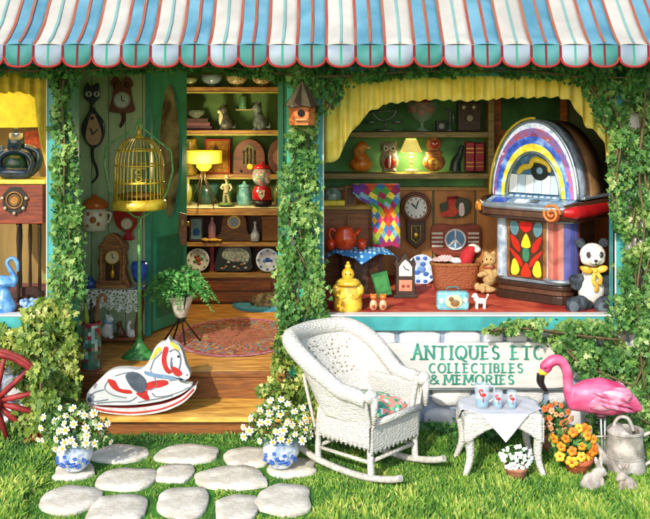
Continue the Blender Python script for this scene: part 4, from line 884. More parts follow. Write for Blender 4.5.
# top row: base row 131
t = hi('wire_basket', 'dark wire scale with curved arm on the upper hutch shelf', 'scale', 385, 131)
mb = MB(); mb.tube(spline([(372, 0, 112), (378, 0, 119), (386, 0, 120), (394, 0, 115), (396, 0, 110)]), .8); mb.tube([(385, 0, 120), (385, 0, 129)], 1); mb.lathe(385, 0, [(9, 130.9), (9, 129)], 18); mb.tube([(370, 0, 112), (398, 0, 110)], .8)
for x in (371, 397): mb.lathe(x, 0, [(6, 121), (5, 123), (.1, 123.5)], 14); [mb.tube([(x, 0, 111.5), (x+5*s_, 0, 121)], .35) for s_ in (-1, 1)]
t.solo(mb, mat('#8fa0a0', metal=.6, rough=.35))
t = hi('fruit_bowl', 'footed glass bowl holding red apples on the upper hutch shelf', 'bowl', 422, 131)
mb = MB(); mb.lathe(422, 0, [(7, 130.9), (6, 129.5), (1.5, 127.5), (1.5, 122), (8, 119), (15, 110), (17, 102)], 26, cap=False); t.part('bowl', mb, glassm('#b8d8c8', 'bowl_glass', .16), solid=.4)
for i, (x, y_, z) in enumerate(((413, 0, 109), (421, -5, 112), (430, 0, 109), (418, 4, 104), (426, 3, 103), (422, 0, 106))): 
    mb = MB(); mb.ell((0, 0, 0), (4.8, 4.8, 4.4)); mb.v = [(a+x, b+y_, c+z) for a, b, c in mb.v]; T('apple', 'red apple '+['at the far left of the footed glass bowl', 'in the middle at the front of the footed glass bowl', 'at the far right of the footed glass bowl', 'at the top left of the heap in the glass bowl', 'at the top right of the heap in the glass bowl', 'in the centre of the heap in the glass bowl'][i], 'apple', x, z, DHS, group='apples in the glass bowl').solo(mb, shiny('#a8202a', h2='#c8342c'))
t = hi('camera', 'small black box camera on the upper hutch shelf', 'camera', 441, 131); mb = MB(); mb.box(436, 446, -2, 6, 121, 130.9); mb.prism(circ(441, 126, 3), -4, -2, 1); t.solo(mb, [BLK, mat('#8f9a9a', metal=.5)], bev=.5)
t = hi('candlestick_phone', 'black candlestick telephone beside the coffee mill', 'telephone', 451, 131)
mb = MB(); mb.lathe(450, 0, [(4, 130.9), (3.5, 129), (1, 128), (1, 113), (2.4, 112), (.1, 110)], 14); mb.tube([(450, 0, 112), (446, -3, 109)], [1, 2.2]); mb.tube([(453.5, 0, 112), (453.5, 0, 124)], [1.6, 1]); t.solo(mb, mat('#6f7f80', metal=.4, rough=.3))
t = hi('wall_telephone', 'dark brown wooden crank telephone with two bells on the upper hutch shelf', 'telephone', 468, 131)
mb = MB(); mb.box(458, 481, 0, 10, 102, 130.9); b = t.part('case', mb, wood('#3d2416'), bev=.6)
for x in (464, 474): mb = MB(); mb.ell((x, -1.5, 107), (3.2, 2.4, 3.2), n=12); t.part('bell', mb, shiny('#b8b8a8', metal=.6), b)
mb = MB(); mb.tube([(469, 0, 117), (469, -7, 118)], [1.4, 3.2], 12); t.part('mouthpiece', mb, mat('#a0a090', metal=.4), b)
# lower row: base row 171.5
BB = 171.4
t = hi('duck_jar', 'orange duck-shaped cookie jar at the left end of the lower hutch shelf', 'jar', 361, BB)
mb = MB(); mb.ell((361, 0, 164), (12, 9, 8)); mb.ell((361, 0, 158), (8, 7, 6)); mb.tube(spline([(359, 0, 158), (357, 0, 152), (361, 0, 148)]), [5, 4.3, 5]); mb.ell((362, 0, 146), (6.2, 5.5, 5)); t.part('body', mb, mat('#d96a1e', rough=.25, h2='#e89a3a', sc=10, var=.3), remesh=.9)
mb = MB(); mb.ell((368, -2, 147.5), (3, 2.4, 1.5)); t.part('beak', mb, shiny('#f0c27a')); mb = MB(); mb.ell((357, -1, 152), (4.5, 5, 6)); t.part('scarf', mb, mat('#b8752c'))
t = hi('owl_jar', 'grey and brown owl cookie jar with red waistcoat', 'jar', 388, BB)
mb = MB(); mb.ell((389, 0, 161), (10, 8, 11)); mb.ell((389, 0, 149), (9, 7.5, 8)); [mb.tube([(389+6*s_, 0, 145), (389+8.5*s_, 0, 139.5)], [2.6, .5]) for s_ in (-1, 1)]; [mb.ell((389+5*s_, -5, 170.5), (3, 3, 1.6)) for s_ in (-1, 1)]; t.part('body', mb, mat('#7d7258', rough=.35, h2='#b0a684', sc=20), remesh=.9)
for s_ in (-1, 1):
    mb = MB(); mb.ell((389+3.6*s_, -6.8, 148), (3, 1.4, 3), n=12); mb.ell((389+3.6*s_, -8, 148), (1.2, .8, 1.2), 1, n=8); t.part('eye', mb, [mat('#cfc8a0'), BLK])
mb = MB(); mb.ell((389, -2, 162), (7, 7, 8)); t.part('waistcoat', mb, shiny('#b0262a')); mb = MB(); mb.ell((389, -7, 161), (1.6, 3, 7)); t.part('shirt', mb, mat('#d8d0b0')); mb = MB(); mb.tube([(389, -7, 151), (389, -8.5, 154)], [1.3, .3]); t.part('beak', mb, mat('#d09a3a'))
t = hi('shelf_lamp', 'small table lamp with pale yellow conical shade between two cookie jars', 'lamp', 411, BB)
mb = MB(); mb.lathe(411, 0, [(5, 139), (5.3, 139), (10.8, 151.6), (10.4, 151.8)], 26, cap=False); t.part('lamp_shade', mb, mat('#f7e47a', emit=.3, var=.06), solid=.4)
mb = MB(); mb.lathe(411, 0, [(6, 171.3), (5, 169.5), (1.5, 168.4)]+[(1+.9*abs(math.sin(k*.9)), 168.4-k*1.2) for k in range(1, 15)], 14)
for a in range(5): mb.ell((411+6*math.cos(a*1.256), 6*math.sin(a*1.256), 170.3), 1.2, n=8)
t.part('stem', mb, shiny('#d8e0b0'))
lamp_light('lamp_glow', P(411, 152, DHS-.0), 7, r=.04)
t = hi('clown_jar', 'round-headed orange and brown gingerbread jar with red belly', 'jar', 434, BB)
mb = MB(); mb.ell((434, 0, 162), (11.5, 9, 9.5)); mb.ell((434, 0, 144), (8, 7, 7.5)); mb.ell((434, 0, 152.5), (9, 8, 3)); mb.ell((434, 0, 136.9), (2.5, 2.5, 1.8)); t.part('body', mb, mat('#9a5a34', rough=.3, h2='#c98850', sc=14), remesh=.9)
mb = MB(); mb.ell((434, -2.6, 144), (5.5, 5.5, 5)); t.part('face', mb, shiny('#b03a2a')); mb = MB(); mb.ell((433.5, -3, 162.5), (7.5, 7.5, 6.5)); t.part('belly', mb, mat('#d8541e', sc=30, var=.5, h2='#f0c050', rough=.3)); 
for s_ in (-1, 1): mb = MB(); mb.ell((434+2*s_, -8, 143), (.9, .6, .9), n=8); t.part('eye', mb, mat('#f0e8d0'))
for i, (x, lb) in enumerate(((466, 'left one of two thick red books on the lower hutch shelf'), (475.5, 'right one of two thick red books on the lower hutch shelf'))):
    t = hi('book', lb, 'book', x+4, BB, group='red books on the hutch'); mb = MB(); mb.box(x, x+8.6, 0, 14, 142+i, BB); b = t.part('cover', mb, mat('#9a1f2c', rough=.5), bev=.8)
    for z in (148, 152, 162, 166): mb = MB(); mb.box(x+.3, x+8.3, -.5, .1, z, z+.9); t.part('gold_line', mb, GOLD, b)
t = hi('dark_figurine', 'dark green leaning figurine left of the red books', 'figurine', 457, BB); mb = MB(); mb.tube(spline([(455, 0, 171), (456, 0, 162), (460, 0, 154), (461, 0, 149)]), [6, 5, 3.2, 2.4], 12); mb.ell((461.5, 0, 148), 3); t.solo(mb, mat('#26382c', rough=.4))
# green board right of the hutch
t = T('chalkboard', 'green board in an orange wooden frame behind the jukebox', 'board', 530, 115, DB-.05)
mb = MB(); mb.box(496, 566, 0, 3, 70, 160); b = t.part('board', mb, mat('#2f6b3c', rough=.8, var=.35, sc=2, h2='#4a8a4a'))
mb = MB(); mb.box(492, 501, -2, 4, 70, 158); mb.box(560, 567, -2, 4, 70, 158); mb.box(492, 567, -2.3, 4, 130, 137); t.part('frame', mb, wood('#b86a2a'), bev=.5)
# regulator clock
t = T('regulator_clock', 'dark round-topped pendulum wall clock with white dial on the brown panelling', 'clock', 416, 215, DB-.1)
OC = lambda cx, cz, r: [(cx+r*math.cos(PI/8+k*PI/4), cz+r*math.sin(PI/8+k*PI/4)) for k in range(8)]
mb = MB(); mb.prism(circ(415.5, 207, 15.3, 15.3, 32), -5, 0); mb.prism([(406, 220), (425, 220), (424.5, 240), (415.5, 248.5), (406.5, 240)], -4.7, 0, 1); b = t.part('case', mb, [wood('#5c2f16', h2='#6f3c1e'), wood('#3d2212')], bev=.8)
mb = MB(); mb.tube(xz(circ(415.5, 207, 11.8, None, 36), -5.6), 1.3, 8, closed=True); t.part('bezel', mb, shiny('#7a4620'), b)
mb = MB(); mb.prism(circ(415.5, 207, 11), -5.9, -5); 
for k in range(12): a = k*PI/6; mb.box(415.5+9*math.sin(a)-.5, 415.5+9*math.sin(a)+.5, -6.2, -5.85, 207-9*math.cos(a)-1, 207-9*math.cos(a)+1, 1)
d_ = t.part('dial', mb, [mat('#dfe4dc', var=.05), BLK], b)
mb = MB(); mb.tube([(415.5, -6.6, 207), (411, -6.6, 203)], .7); mb.tube([(415.5, -6.7, 207), (418, -6.7, 200)], .55); mb.ell((415.5, -6.6, 207), 1.4, 1, n=8); t.part('clock_hands', mb, [BLK, mat('#3f9aa8')], d_)
mb = MB(); mb.prism([(411, 225), (420, 225), (420, 238), (415.5, 242), (411, 238)], -5.2, -4.6); mb.tube(xz([(411, 225), (420, 225), (420, 238), (415.5, 242), (411, 238)], -5.3), .6, 6, 1, closed=True); mb.tube([(415.5, -5.5, 226), (415.5, -5.5, 233)], .5, 6, 1); mb.ell((415.5, -5.8, 234.5), (2.6, .8, 3), 1, n=12); t.part('pendulum', mb, [mat('#2a1c10', rough=.2), GOLD], b)
# santa plaque
t = T('stocking_plaque', 'dark wall plaque with a red Christmas stocking and a little sock', 'plaque', 455, 206, DB-.08)
mb = MB(); mb.prism(sp2([(441, 212), (440, 204), (446, 202), (450, 197), (460, 197), (469, 200), (470, 208), (466, 215), (456, 218), (444, 217)], 3), -2, 0); b = t.part('plaque', mb, mat('#3f4a34'), bev=.4)
mb = MB(); mb.prism(sp2([(448, 198), (456, 197), (455, 206), (458, 212), (453, 216), (442, 216), (441, 212), (448, 209)], 3), -3.6, -2); t.part('stocking', mb, mat('#c22a22', h2='#d8541e')); mb = MB(); mb.tube([(447, -3.4, 198), (457, -3.4, 197)], 1.5); t.part('stocking_cuff', mb, mat('#8a1c22'))
mb = MB(); mb.prism(sp2([(459, 204), (463, 203), (464, 213), (461, 216), (458.6, 213)], 3), -3.2, -2); t.part('sock', mb, mat('#e8d8d8'), label='small pink and white sock')
# peace sign plaque
t = T('peace_sign_plaque', 'reddish brown rounded wall plaque with white peace sign and stripes', 'plaque', 455, 239, DB-.08)
mb = MB(); mb.prism(sp2([(431, 228), (437, 223.5), (455, 225), (474, 223.5), (480, 228), (480.5, 240), (478, 252), (470, 255), (455, 256), (440, 255), (433, 252), (430.5, 240)], 3), -3, 0); b = t.part('plaque', mb, wood('#8a3a22'), bev=.6)
mb = MB(); mb.prism(circ(455, 239, 9.6), -3.6, -3); t.part('disc', mb, mat('#5f8fb8'), b)
mb = MB(); mb.tube(xz(circ(455, 239, 9.8, None, 32), -3.8), 1.2, 6, closed=True); 
for dx, dz in ((0, -9.5), (0, 9.5), (-6.8, 6.8), (6.8, 6.8)): mb.tube([(455, -4, 239), (455+dx, -4, 239+dz)], 1.15)
t.part('peace_sign', mb, mat('#e8eef0'), b)
for sx in (-1, 1):
    for k in range(4): mb = MB(); mb.box(455+sx*18-5.5, 455+sx*18+5.5, -3.6, -2.9, 232+k*4.2, 233.9+k*4.2); t.part('stripe', mb, mat('#cfc8b8'), b)
# low brown cabinet with dome dish, box, quilt
DL = 9.45
t = T('side_cabinet', 'brown wooden cabinet with yellowish top at the left of the display', 'cabinet', 345, 285, DL)
mb = MB(); mb.box(312, 380, -2, 28, 206, 209.5); t.part('tabletop', mb, wood('#b3903c', h2='#cfae50'), bev=.5); mb = MB(); mb.box(315, 373, 2, 26, 209.5, 290); b = t.part('cabinet', mb, wood('#7a4a22')); 
for x in (322, 347): mb = MB(); mb.box(x, x+22, 1, 2.1, 214, 284); t.part('door', mb, wood('#8a5628'), b, bev=.5)
t = T('butter_dish', 'glass dome butter dish with yellow base on the side cabinet', 'dish', 333, 206, DL)
mb = MB(); mb.box(323, 345, 0, 14, 200.5, 206); t.part('base', mb, mat('#f0dc3a', rough=.4), bev=1); mb = MB(); mb.ell((333, 7, 200), (9.5, 6, 13)); mb.v = [(a, b, min(c, 200.4)) for a, b, c in mb.v]; t.part('glass_dome', mb, mat('#5f7f6a', rough=.1, h2='#a8c0b0'))
t = T('wooden_box', 'small upright brown box beside the glass dome dish', 'box', 350, 206, DL); mb = MB(); mb.box(345, 356, 0, 8, 186, 206); mb.box(346.5, 354.5, -.4, 0, 188, 204, 1); t.solo(mb, [wood('#8a5a2a'), wood('#5a3820')], bev=.4)
t = T('patchwork_quilt', 'patchwork quilt of bright diamond patches draped over the cabinet corner', 'quilt', 376, 215, DL-.1)
qc = ['#c22a4a', '#e8a82a', '#4f9a3f', '#6f3f9a', '#3f7fc0', '#e0562a', '#e8d84a', '#9ab83f', '#d84a7a', '#7fb8c8', '#a02a5a']
def qf(u, v):
    w0, w1 = (355-3*(v < .2), 399) if v < .25 else (356+min(16, (v-.25)*110), 399.5)
    x = w0+(w1-w0)*u; return (x+math.sin(v*9)*.5, -4-1.3*math.sin(u*9)*v+(10*(1-v/.12) if v < .12 else 0), 184.5+(62.5+1.5*math.sin(u*7))*max(0, v-.06)/.94)
mb = MB(); mb.grid(qf, 30, 42, lambda i, j: ((((i+j)//6)*7+((i-j+60)//6)*4+(((i+j)//6)*((i-j+60)//6)) % 5) % 11) if j < 39 else 10); t.solo(mb, [mat(c, rough=.9, var=.2, sc=30, bump=.4) for c in qc], solid=.8)
# round drum table with polka cloth and pitcher
DT2 = 9.0
t = T('drum_table', 'dark brown low wooden table under the blue polka dot cloth', 'table', 360, 300, DT2)
mb = MB(); mb.lathe(361, 14, [(26, 252), (27, 256), (24, 258), (22, 262), (21, 300)], 10, sm=False, sy=.7); t.solo(mb, wood('#4a2f20', h2='#5c3c28'), bev=.6)
def polka():
    m = bpy.data.materials.new('polka_cloth'); m.use_nodes = True; nn = m.node_tree.nodes; L = m.node_tree.links; b = nn['Principled BSDF']; b.inputs['Roughness'].default_value = .85
    tc = nn.new('ShaderNodeTexCoord'); vo = nn.new('ShaderNodeTexVoronoi'); vo.inputs['Scale'].default_value = 24; vo.inputs['Randomness'].default_value = .35; L.new(tc.outputs['Object'], vo.inputs[0])
    r = nn.new('ShaderNodeValToRGB'); r.color_ramp.interpolation = 'CONSTANT'; r.color_ramp.elements[1].position = .34; r.color_ramp.elements[0].color = (*lin('#a8d2e4'), 1); r.color_ramp.elements[1].color = (*lin('#2a6fa8'), 1)
    L.new(vo.outputs['Distance'], r.inputs[0]); L.new(r.outputs[0], b.inputs['Base Color']); return m
t = T('polka_dot_cloth', 'blue and white dotted square cloth on the dark low table', 'tablecloth', 360, 252, DT2-.02)
def cf(u, v):
    a = (u-.5)*2; b = (v-.5)*2; x = (a+b)*.5; y_ = (b-a)*.5; r = max(abs(x), abs(y_)); R = abs(x)+abs(y_)
    d = math.hypot(x, y_*1.0); dr = max(0, d-.62)
    return (361+x*44*(1-.25*dr), 14+y_*30*(1-.25*dr), 251.4+dr*30+(.8*math.sin(8*math.atan2(y_, x)) if dr > 0 else 0))
mb = MB(); mb.grid(cf, 28, 28); t.solo(mb, polka(), solid=.5)
t = T('orange_pitcher', 'shiny orange ball pitcher with handle on the dotted cloth', 'pitcher', 346, 250, DT2+.02)
mb = MB(); mb.lathe(345, 10, [(7, 250.4), (9, 249), (12, 242), (11, 235), (8, 231), (8.5, 228)], 24); b = t.part('body', mb, shiny('#e2461c', h2='#f0602a')); mb = MB(); mb.tube(spline([(336, 10, 233), (331, 10, 230), (329, 10, 236), (333, 10, 243)]), 1.6); t.part('handle', mb, shiny('#d23c18')); mb = MB(); mb.tube([(354, 10, 238), (361, 10, 230)], [3.4, 1.8]); t.part('spout', mb, shiny('#d23c18'))
for x, lb in ((331, 'small orange cup left of the orange pitcher'), (362, 'small orange cup right of the orange pitcher')):
    t = T('orange_cup', lb, 'cup', x, 250, DT2+.03, group='orange cups'); mb = MB(); mb.lathe(x, 6, [(3, 250.4), (4.5, 247), (4.2, 240), (3.8, 240), (3.6, 246), (.1, 248)], 16); t.solo(mb, shiny('#d9401a'))
# cookie jar lady
DF1 = floorD(311.5, WIN)
t = T('lady_cookie_jar', 'golden yellow cookie jar shaped like a stout lady with topknot', 'jar', 348, 311.5, DF1+.06)
YJ = shiny('#e8a81f', h2='#f7cf4a', sc=12)
mb = MB(); mb.lathe(348, 0, [(12, 311.5), (14, 309), (14.5, 303), (12.5, 293), (10, 286), (9.5, 284)], 26, sy=.85); mb.ell((337, -1, 290), (5, 5, 7)); mb.ell((359, -1, 290), (5, 5, 7)); mb.tube(spline([(337, -3, 292), (341, -8, 296), (346, -10, 294)]), [3, 2.2]); mb.tube(spline([(359, -3, 292), (355, -8, 296), (350, -10, 294)]), [3, 2.2]); t.part('body', mb, YJ)
mb = MB(); mb.lathe(348, 0, [(12, 284.4), (13, 283), (11, 280), (6, 278)], 24); mb.ell((348, 0, 274), (6.5, 6.2, 6.5)); mb.ell((348, 0, 266.5), (3.2, 3.2, 3)); mb.ell((348, 0, 263), (1.8, 1.8, 1.8)); t.part('lid', mb, YJ)
for s_ in (-1, 1): mb = MB(); mb.ell((348+2.3*s_, -6, 273.4), (.7, .5, .9), n=8); t.part('eye', mb, BLK)
for k in range(7): mb = MB(); mb.ell((338.5+k*3.2, -10.5+abs(k-3)*.9, 307), (1.1, .9, 1.6), n=8); t.part('painted_flower', mb, mat('#b0341c'))
# green book, clock, plate
t = T('green_book', 'green book leaning on the dark table leg', 'book', 382, 298, floorD(298, WIN)); mb = MB(); mb.prism([(371, 275), (387, 271), (392, 294), (378, 298)], 0, 5); mb.prism([(373.5, 278), (385.5, 275), (389, 290), (378, 293)], -.3, 0, 1); t.solo(mb, [mat('#2c7a3a', rough=.5), mat('#3f9048', rough=.5)], bev=.5)
t = T('gothic_clock', 'small dark steeple clock with white arched dial and orange panel', 'clock', 405, 298, floorD(298, WIN))
mb = MB(); mb.prism([(396, 298), (396, 268), (394.5, 264), (397, 258), (399, 263), (405.5, 253), (412, 263), (414, 258), (416, 264), (415, 268), (415, 298)], 0, 9); mb.box(393.5, 417, -1, 10, 295, 298); b = t.part('case', mb, wood('#3d2a1e'), bev=.5)
mb = MB(); mb.prism([(399, 276), (399, 267), (402, 262.5), (405.5, 259.5), (409, 262.5), (412, 267), (412, 276)], -.8, .1); mb.tube([(405.5, -1.1, 269), (403, -1.1, 265.5)], .5, 6, 1); mb.tube([(405.5, -1.1, 269), (409, -1.1, 270)], .5, 6, 1); t.part('dial', mb, [mat('#dfe0d4', var=.06), BLK], b)
mb = MB(); mb.box(399, 412, -.7, .1, 280, 291); mb.ell((403, -1, 286), (1.6, .5, 1.6), 1, n=8); mb.ell((408, -1, 286), (1.6, .5, 1.6), 1, n=8); t.part('picture_panel', mb, [mat('#d8896a'), mat('#a03a2a')], b)
plate('willow_plate', 'blue and white willow plate leaning behind the steeple clock', 421.5, 284, 15, floorD(284, WIN)+.05, shiny('#cfdff0'), [(0, 0, .3, '#6f9ad8'), (.3, .3, .2, '#3f6fc0'), (-.3, .2, .2, '#3f6fc0'), (.1, -.35, .2, '#4a7acc')]+[(.8*math.cos(a), .8*math.sin(a), .15, '#3f6fc8') for a in np.linspace(0, 2*PI, 11)[:-1]])
# shakers
for x, lb in ((373.5, 'left ceramic squirrel-like shaker in front of the green book'), (383, 'right ceramic shaker in front of the green book')):
    t = T('ceramic_shaker', lb, 'figurine', x, 310.5, floorD(310.5, WIN)+.02, group='orange topped shakers'); mb = MB(); mb.ell((x, 0, 305), (4, 3.5, 5.8)); b = t.part('body', mb, mat('#e0c8a0', h2='#e89a4a', rough=.3)); mb = MB(); mb.ell((x, 0, 297), (3.6, 3.2, 3)); [mb.ell((x+2.2*s_, 0, 294.6), 1.2, n=8) for s_ in (-1, 1)]; t.part('head', mb, mat('#d8742a', rough=.3))
    mb = MB(); mb.ell((x, -3.2, 306), (1.8, .7, 2.2), n=8); t.part('belly_mark', mb, mat('#b0502a'))
# lunch box & poodle
t = T('lunch_box', 'light blue rounded lunch box with an animal picture', 'lunch box', 453, 311, floorD(311, WIN)+.02)
mb = MB(); mb.box(437, 469.5, 0, 12, 292, 311); b = t.part('box', mb, mat('#6fb8c4', rough=.35, h2='#8fcad2'), bev=3.2)
mb = MB(); mb.ell((454, -.2, 301.5), (9, .8, 7)); t.part('picture', mb, mat('#d8c9a0')); mb = MB(); mb.ell((455, -1, 303), (4.5, .8, 3.6)); mb.ell((451, -1, 299), (2.6, .8, 2.4)); t.part('painted_animal', mb, mat('#8a6238'), b)

for x, z in ((441.5, 301), (465.5, 300)): mb = MB(); mb.ell((x, -.2, z), (2.6, .5, 3), n=8); t.part('painted_patch', mb, mat('#e3eede'), b)
mb = MB(); mb.tube(spline([(447, 6, 292), (449, 6, 288.5), (458, 6, 288.5), (460, 6, 292)]), .8); t.part('handle', mb, mat('#4a7a80'), b)
t = T('poodle_figurine', 'small white poodle figurine right of the lunch box', 'figurine', 480, 309, floorD(309, WIN)+.03)
mb = MB(); mb.ell((481, 0, 301), (5.4, 3, 3.2)); mb.ell((476.5, 0, 299), (3, 3, 3.5)); mb.ell((475, -.5, 295.5), (2.8, 2.4, 2.6)); mb.ell((472.6, -1, 296.4), (1.7, 1.2, 1.1), n=10); [mb.tube([(x, y_, 301), (x-.3, y_, 308.7)], [1.4, 1.3]) for x in (477, 484.5) for y_ in (-1.8, 1.8)]; mb.tube([(485.5, 0, 300), (487.6, 0, 296)], [.9, .7]); mb.ell((487.8, 0, 295), 1.5, n=8); t.solo(mb, mat('#ece6e4', rough=.5), remesh=.45)
# basket
DBK = floorD(290, WIN)
t = T('wicker_basket', 'wide brown wicker basket full of cloth and toys', 'basket', 456, 290, DBK)
def bk(u, v): a = 2*PI*u; e = 1/(abs(math.cos(a))**4+abs(math.sin(a))**4)**.25; k = .86+.14*v; return (456.5+24*k*e*math.cos(a), 10+11*k*e*math.sin(a), 290-25*v)
mb = MB(); mb.grid(bk, 48, 8, 0, True); mb.add([bk(i/24, 0) for i in range(24)], [list(range(24))]); t.part('basket', mb, wicker('#a8582a', '#3f2210', 55, 'wicker_red', .42), solid=1)
mb = MB(); mb.tube([bk(i/40, 1) for i in range(40)], 1.7, closed=True); t.part('rim', mb, wicker('#b5703a', '#5a3014', 80, 'wicker_rim', .3))
t = T('gingham_cloth', 'crumpled pink and white cloth in the wicker basket', 'cloth', 447, 265, DBK+.06)
mb = MB(); mb.grid(lambda u, v: (434+28*u, 2+18*v, 262-4*math.sin(PI*u)*math.sin(PI*v)+2.4*noise.noise(Vector((u*5, v*5, 1)))), 20, 12, lambda i, j: (i+j) % 2); t.solo(mb, [mat('#d8848f'), mat('#f0e4e0')], solid=.6)
t = T('white_cloth', 'white folded cloth in the middle of the basket', 'cloth', 459, 264, DBK+.05); mb = MB(); mb.ell((458, 8, 262), (8, 7, 3.2)); t.solo(mb, mat('#dfe2ea'), sub=1)
t = T('santa_doll', 'small red santa hat doll with white fur in the basket', 'doll', 469, 266, DBK+.04)
mb = MB(); mb.tube(spline([(466, 8, 266), (468, 8, 259), (472, 8, 252), (476, 8, 249)]), [7, 7.5, 6, 4], 14); b = t.part('hat', mb, mat('#b8202a', rough=.8)); mb = MB(); mb.ell((478, 6, 250.5), (4, 3.8, 3.4)); mb.ell((474, 8, 247.5), (5, 3.5, 2.6)); t.part('fur', mb, mat('#ece6da', rough=.9)); 
# teddy
DTD = floorD(291, WIN)
def plush(t, parts, m, vox=.7, name='body', parent=None):
    mb = MB()
    for c, r in parts: mb.ell(c, r)
    return t.part(name, mb, m, parent, remesh=vox, smooth=5)
t = T('teddy_bear', 'tan teddy bear sitting sideways between the basket and the jukebox', 'teddy bear', 487, 291, DTD-.08)
FUR = mat('#c9a66c', rough=.95, var=.2, sc=40, bump=.7)
plush(t, [((489, 0, 277), (7, 6.5, 9.5)), ((489, 0, 268), (5, 5, 5)), ((489.5, -1, 259.5), (7, 6.4, 6.4)), ((484.5, -4.5, 261.5), (3.4, 3, 2.8)), ((493.6, 0, 253.6), (2.6, 1.7, 2.8)), ((486, 0, 253.6), (2.4, 1.7, 2.6)), ((483, -5, 273), (5.5, 2.6, 2.6)), ((479, -6.5, 274), (3, 2.4, 2.4)), ((495, -2, 274), (3, 2.8, 5.5)), ((482, -7, 285.5), (7, 3.4, 3.6)), ((476, -9, 285), (3.2, 3, 4.2)), ((487, -8, 288), (8, 3.4, 3.2)), ((481, -11, 287.5), (3, 2.8, 3.8))], FUR)
mb = MB(); mb.ell((481.6, -6.4, 260.4), (1.1, .9, .9), n=8); mb.ell((485.6, -6.6, 258.2), (.9, .7, .9), n=8); mb.ell((489.8, -7, 258.4), (.9, .6, .9), n=8); t.part('eye', mb, BLK); mb = MB(); mb.tube([(489+5.2*math.cos(a), 5.2*math.sin(a), 267) for a in np.linspace(0, 2*PI, 16)[:-1]], 1.2, closed=True); t.part('ribbon', mb, mat('#a84a3a'))
# ================================================================ JUKEBOX (metres, front towards local -y)
jx = X(545, 8.95)
t = T('jukebox', 'arched rainbow jukebox with stained glass front standing on red floor', 'jukebox', loc=(jx, .93, WIN), m=True, rz=math.radians(-40))
STEEL = shiny('#a9bccb', metal=.6, rough=.15, h2='#bccbd6'); JB = wood('#4a2f20', h2='#6a4630')
mb = MB(); 
def rr(w_, d0, d1, c, n=6):  # plan outline, rounded front corners
    p = [(-w_, d1), (-w_, d0+c)]+[(-w_+c-c*math.cos(a), d0+c-c*math.sin(a)) for a in np.linspace(0, PI/2, n)]+[(w_-c+c*math.sin(a), d0+c-c*math.cos(a)) for a in np.linspace(0, PI/2, n)]+[(w_, d0+c), (w_, d1)]
    return p
mb.hprism(rr(.37, -.33, .3, .13), 0, .07); mb.hprism(rr(.355, -.315, .3, .13), .072, .12, 1); mb.hprism(rr(.375, -.335, .3, .13), .122, .16); mb.hprism(rr(.35, -.31, .3, .12), .162, .19, 2)
t.part('plinth', mb, [mat('#3a261c', rough=.35), mat('#5a3a28', rough=.4), STEEL], bev=.006)
mb = MB(); mb.hprism(rr(.33, -.27, .3, .1), .19, .72); b = t.part('body', mb, JB)
# stained glass panel
mb = MB(); mb.box(-.215, .17, -.31, -.26, .195, .70); pn = t.part('front_panel', mb, mat('#7a4a26', rough=.4, h2='#95602f'), bev=.006)
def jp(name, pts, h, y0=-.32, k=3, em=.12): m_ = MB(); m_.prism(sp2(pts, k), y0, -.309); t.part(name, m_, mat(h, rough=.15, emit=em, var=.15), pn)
m_ = MB(); m_.box(-.185, .14, -.3125, -.309, .21, .685); t.part('glass_ground', m_, mat('#4a3018', rough=.3), pn)
cx_ = -.022
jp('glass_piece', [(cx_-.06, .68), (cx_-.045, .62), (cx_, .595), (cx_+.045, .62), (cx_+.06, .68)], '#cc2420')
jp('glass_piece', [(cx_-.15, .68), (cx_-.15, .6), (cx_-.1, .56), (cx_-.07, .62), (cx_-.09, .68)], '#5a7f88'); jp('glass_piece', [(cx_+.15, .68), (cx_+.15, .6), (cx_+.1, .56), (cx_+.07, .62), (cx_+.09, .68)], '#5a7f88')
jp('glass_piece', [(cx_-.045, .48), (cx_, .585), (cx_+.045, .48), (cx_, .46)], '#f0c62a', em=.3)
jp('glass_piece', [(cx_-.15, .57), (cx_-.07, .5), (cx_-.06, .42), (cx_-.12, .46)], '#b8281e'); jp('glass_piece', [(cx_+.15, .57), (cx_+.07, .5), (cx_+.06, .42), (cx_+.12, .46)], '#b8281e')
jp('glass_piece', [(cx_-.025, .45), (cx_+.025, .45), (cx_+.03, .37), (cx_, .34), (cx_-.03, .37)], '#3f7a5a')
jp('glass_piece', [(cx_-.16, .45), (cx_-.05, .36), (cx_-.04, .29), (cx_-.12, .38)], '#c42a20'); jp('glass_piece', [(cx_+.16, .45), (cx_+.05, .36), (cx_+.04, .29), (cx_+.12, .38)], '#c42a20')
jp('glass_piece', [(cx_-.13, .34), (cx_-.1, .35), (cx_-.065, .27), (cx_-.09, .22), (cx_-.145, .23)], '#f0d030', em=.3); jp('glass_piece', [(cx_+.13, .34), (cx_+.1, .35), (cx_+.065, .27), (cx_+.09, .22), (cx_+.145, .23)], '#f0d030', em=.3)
jp('glass_piece', [(cx_-.05, .22), (cx_, .33), (cx_+.05, .22)], '#c4321e')
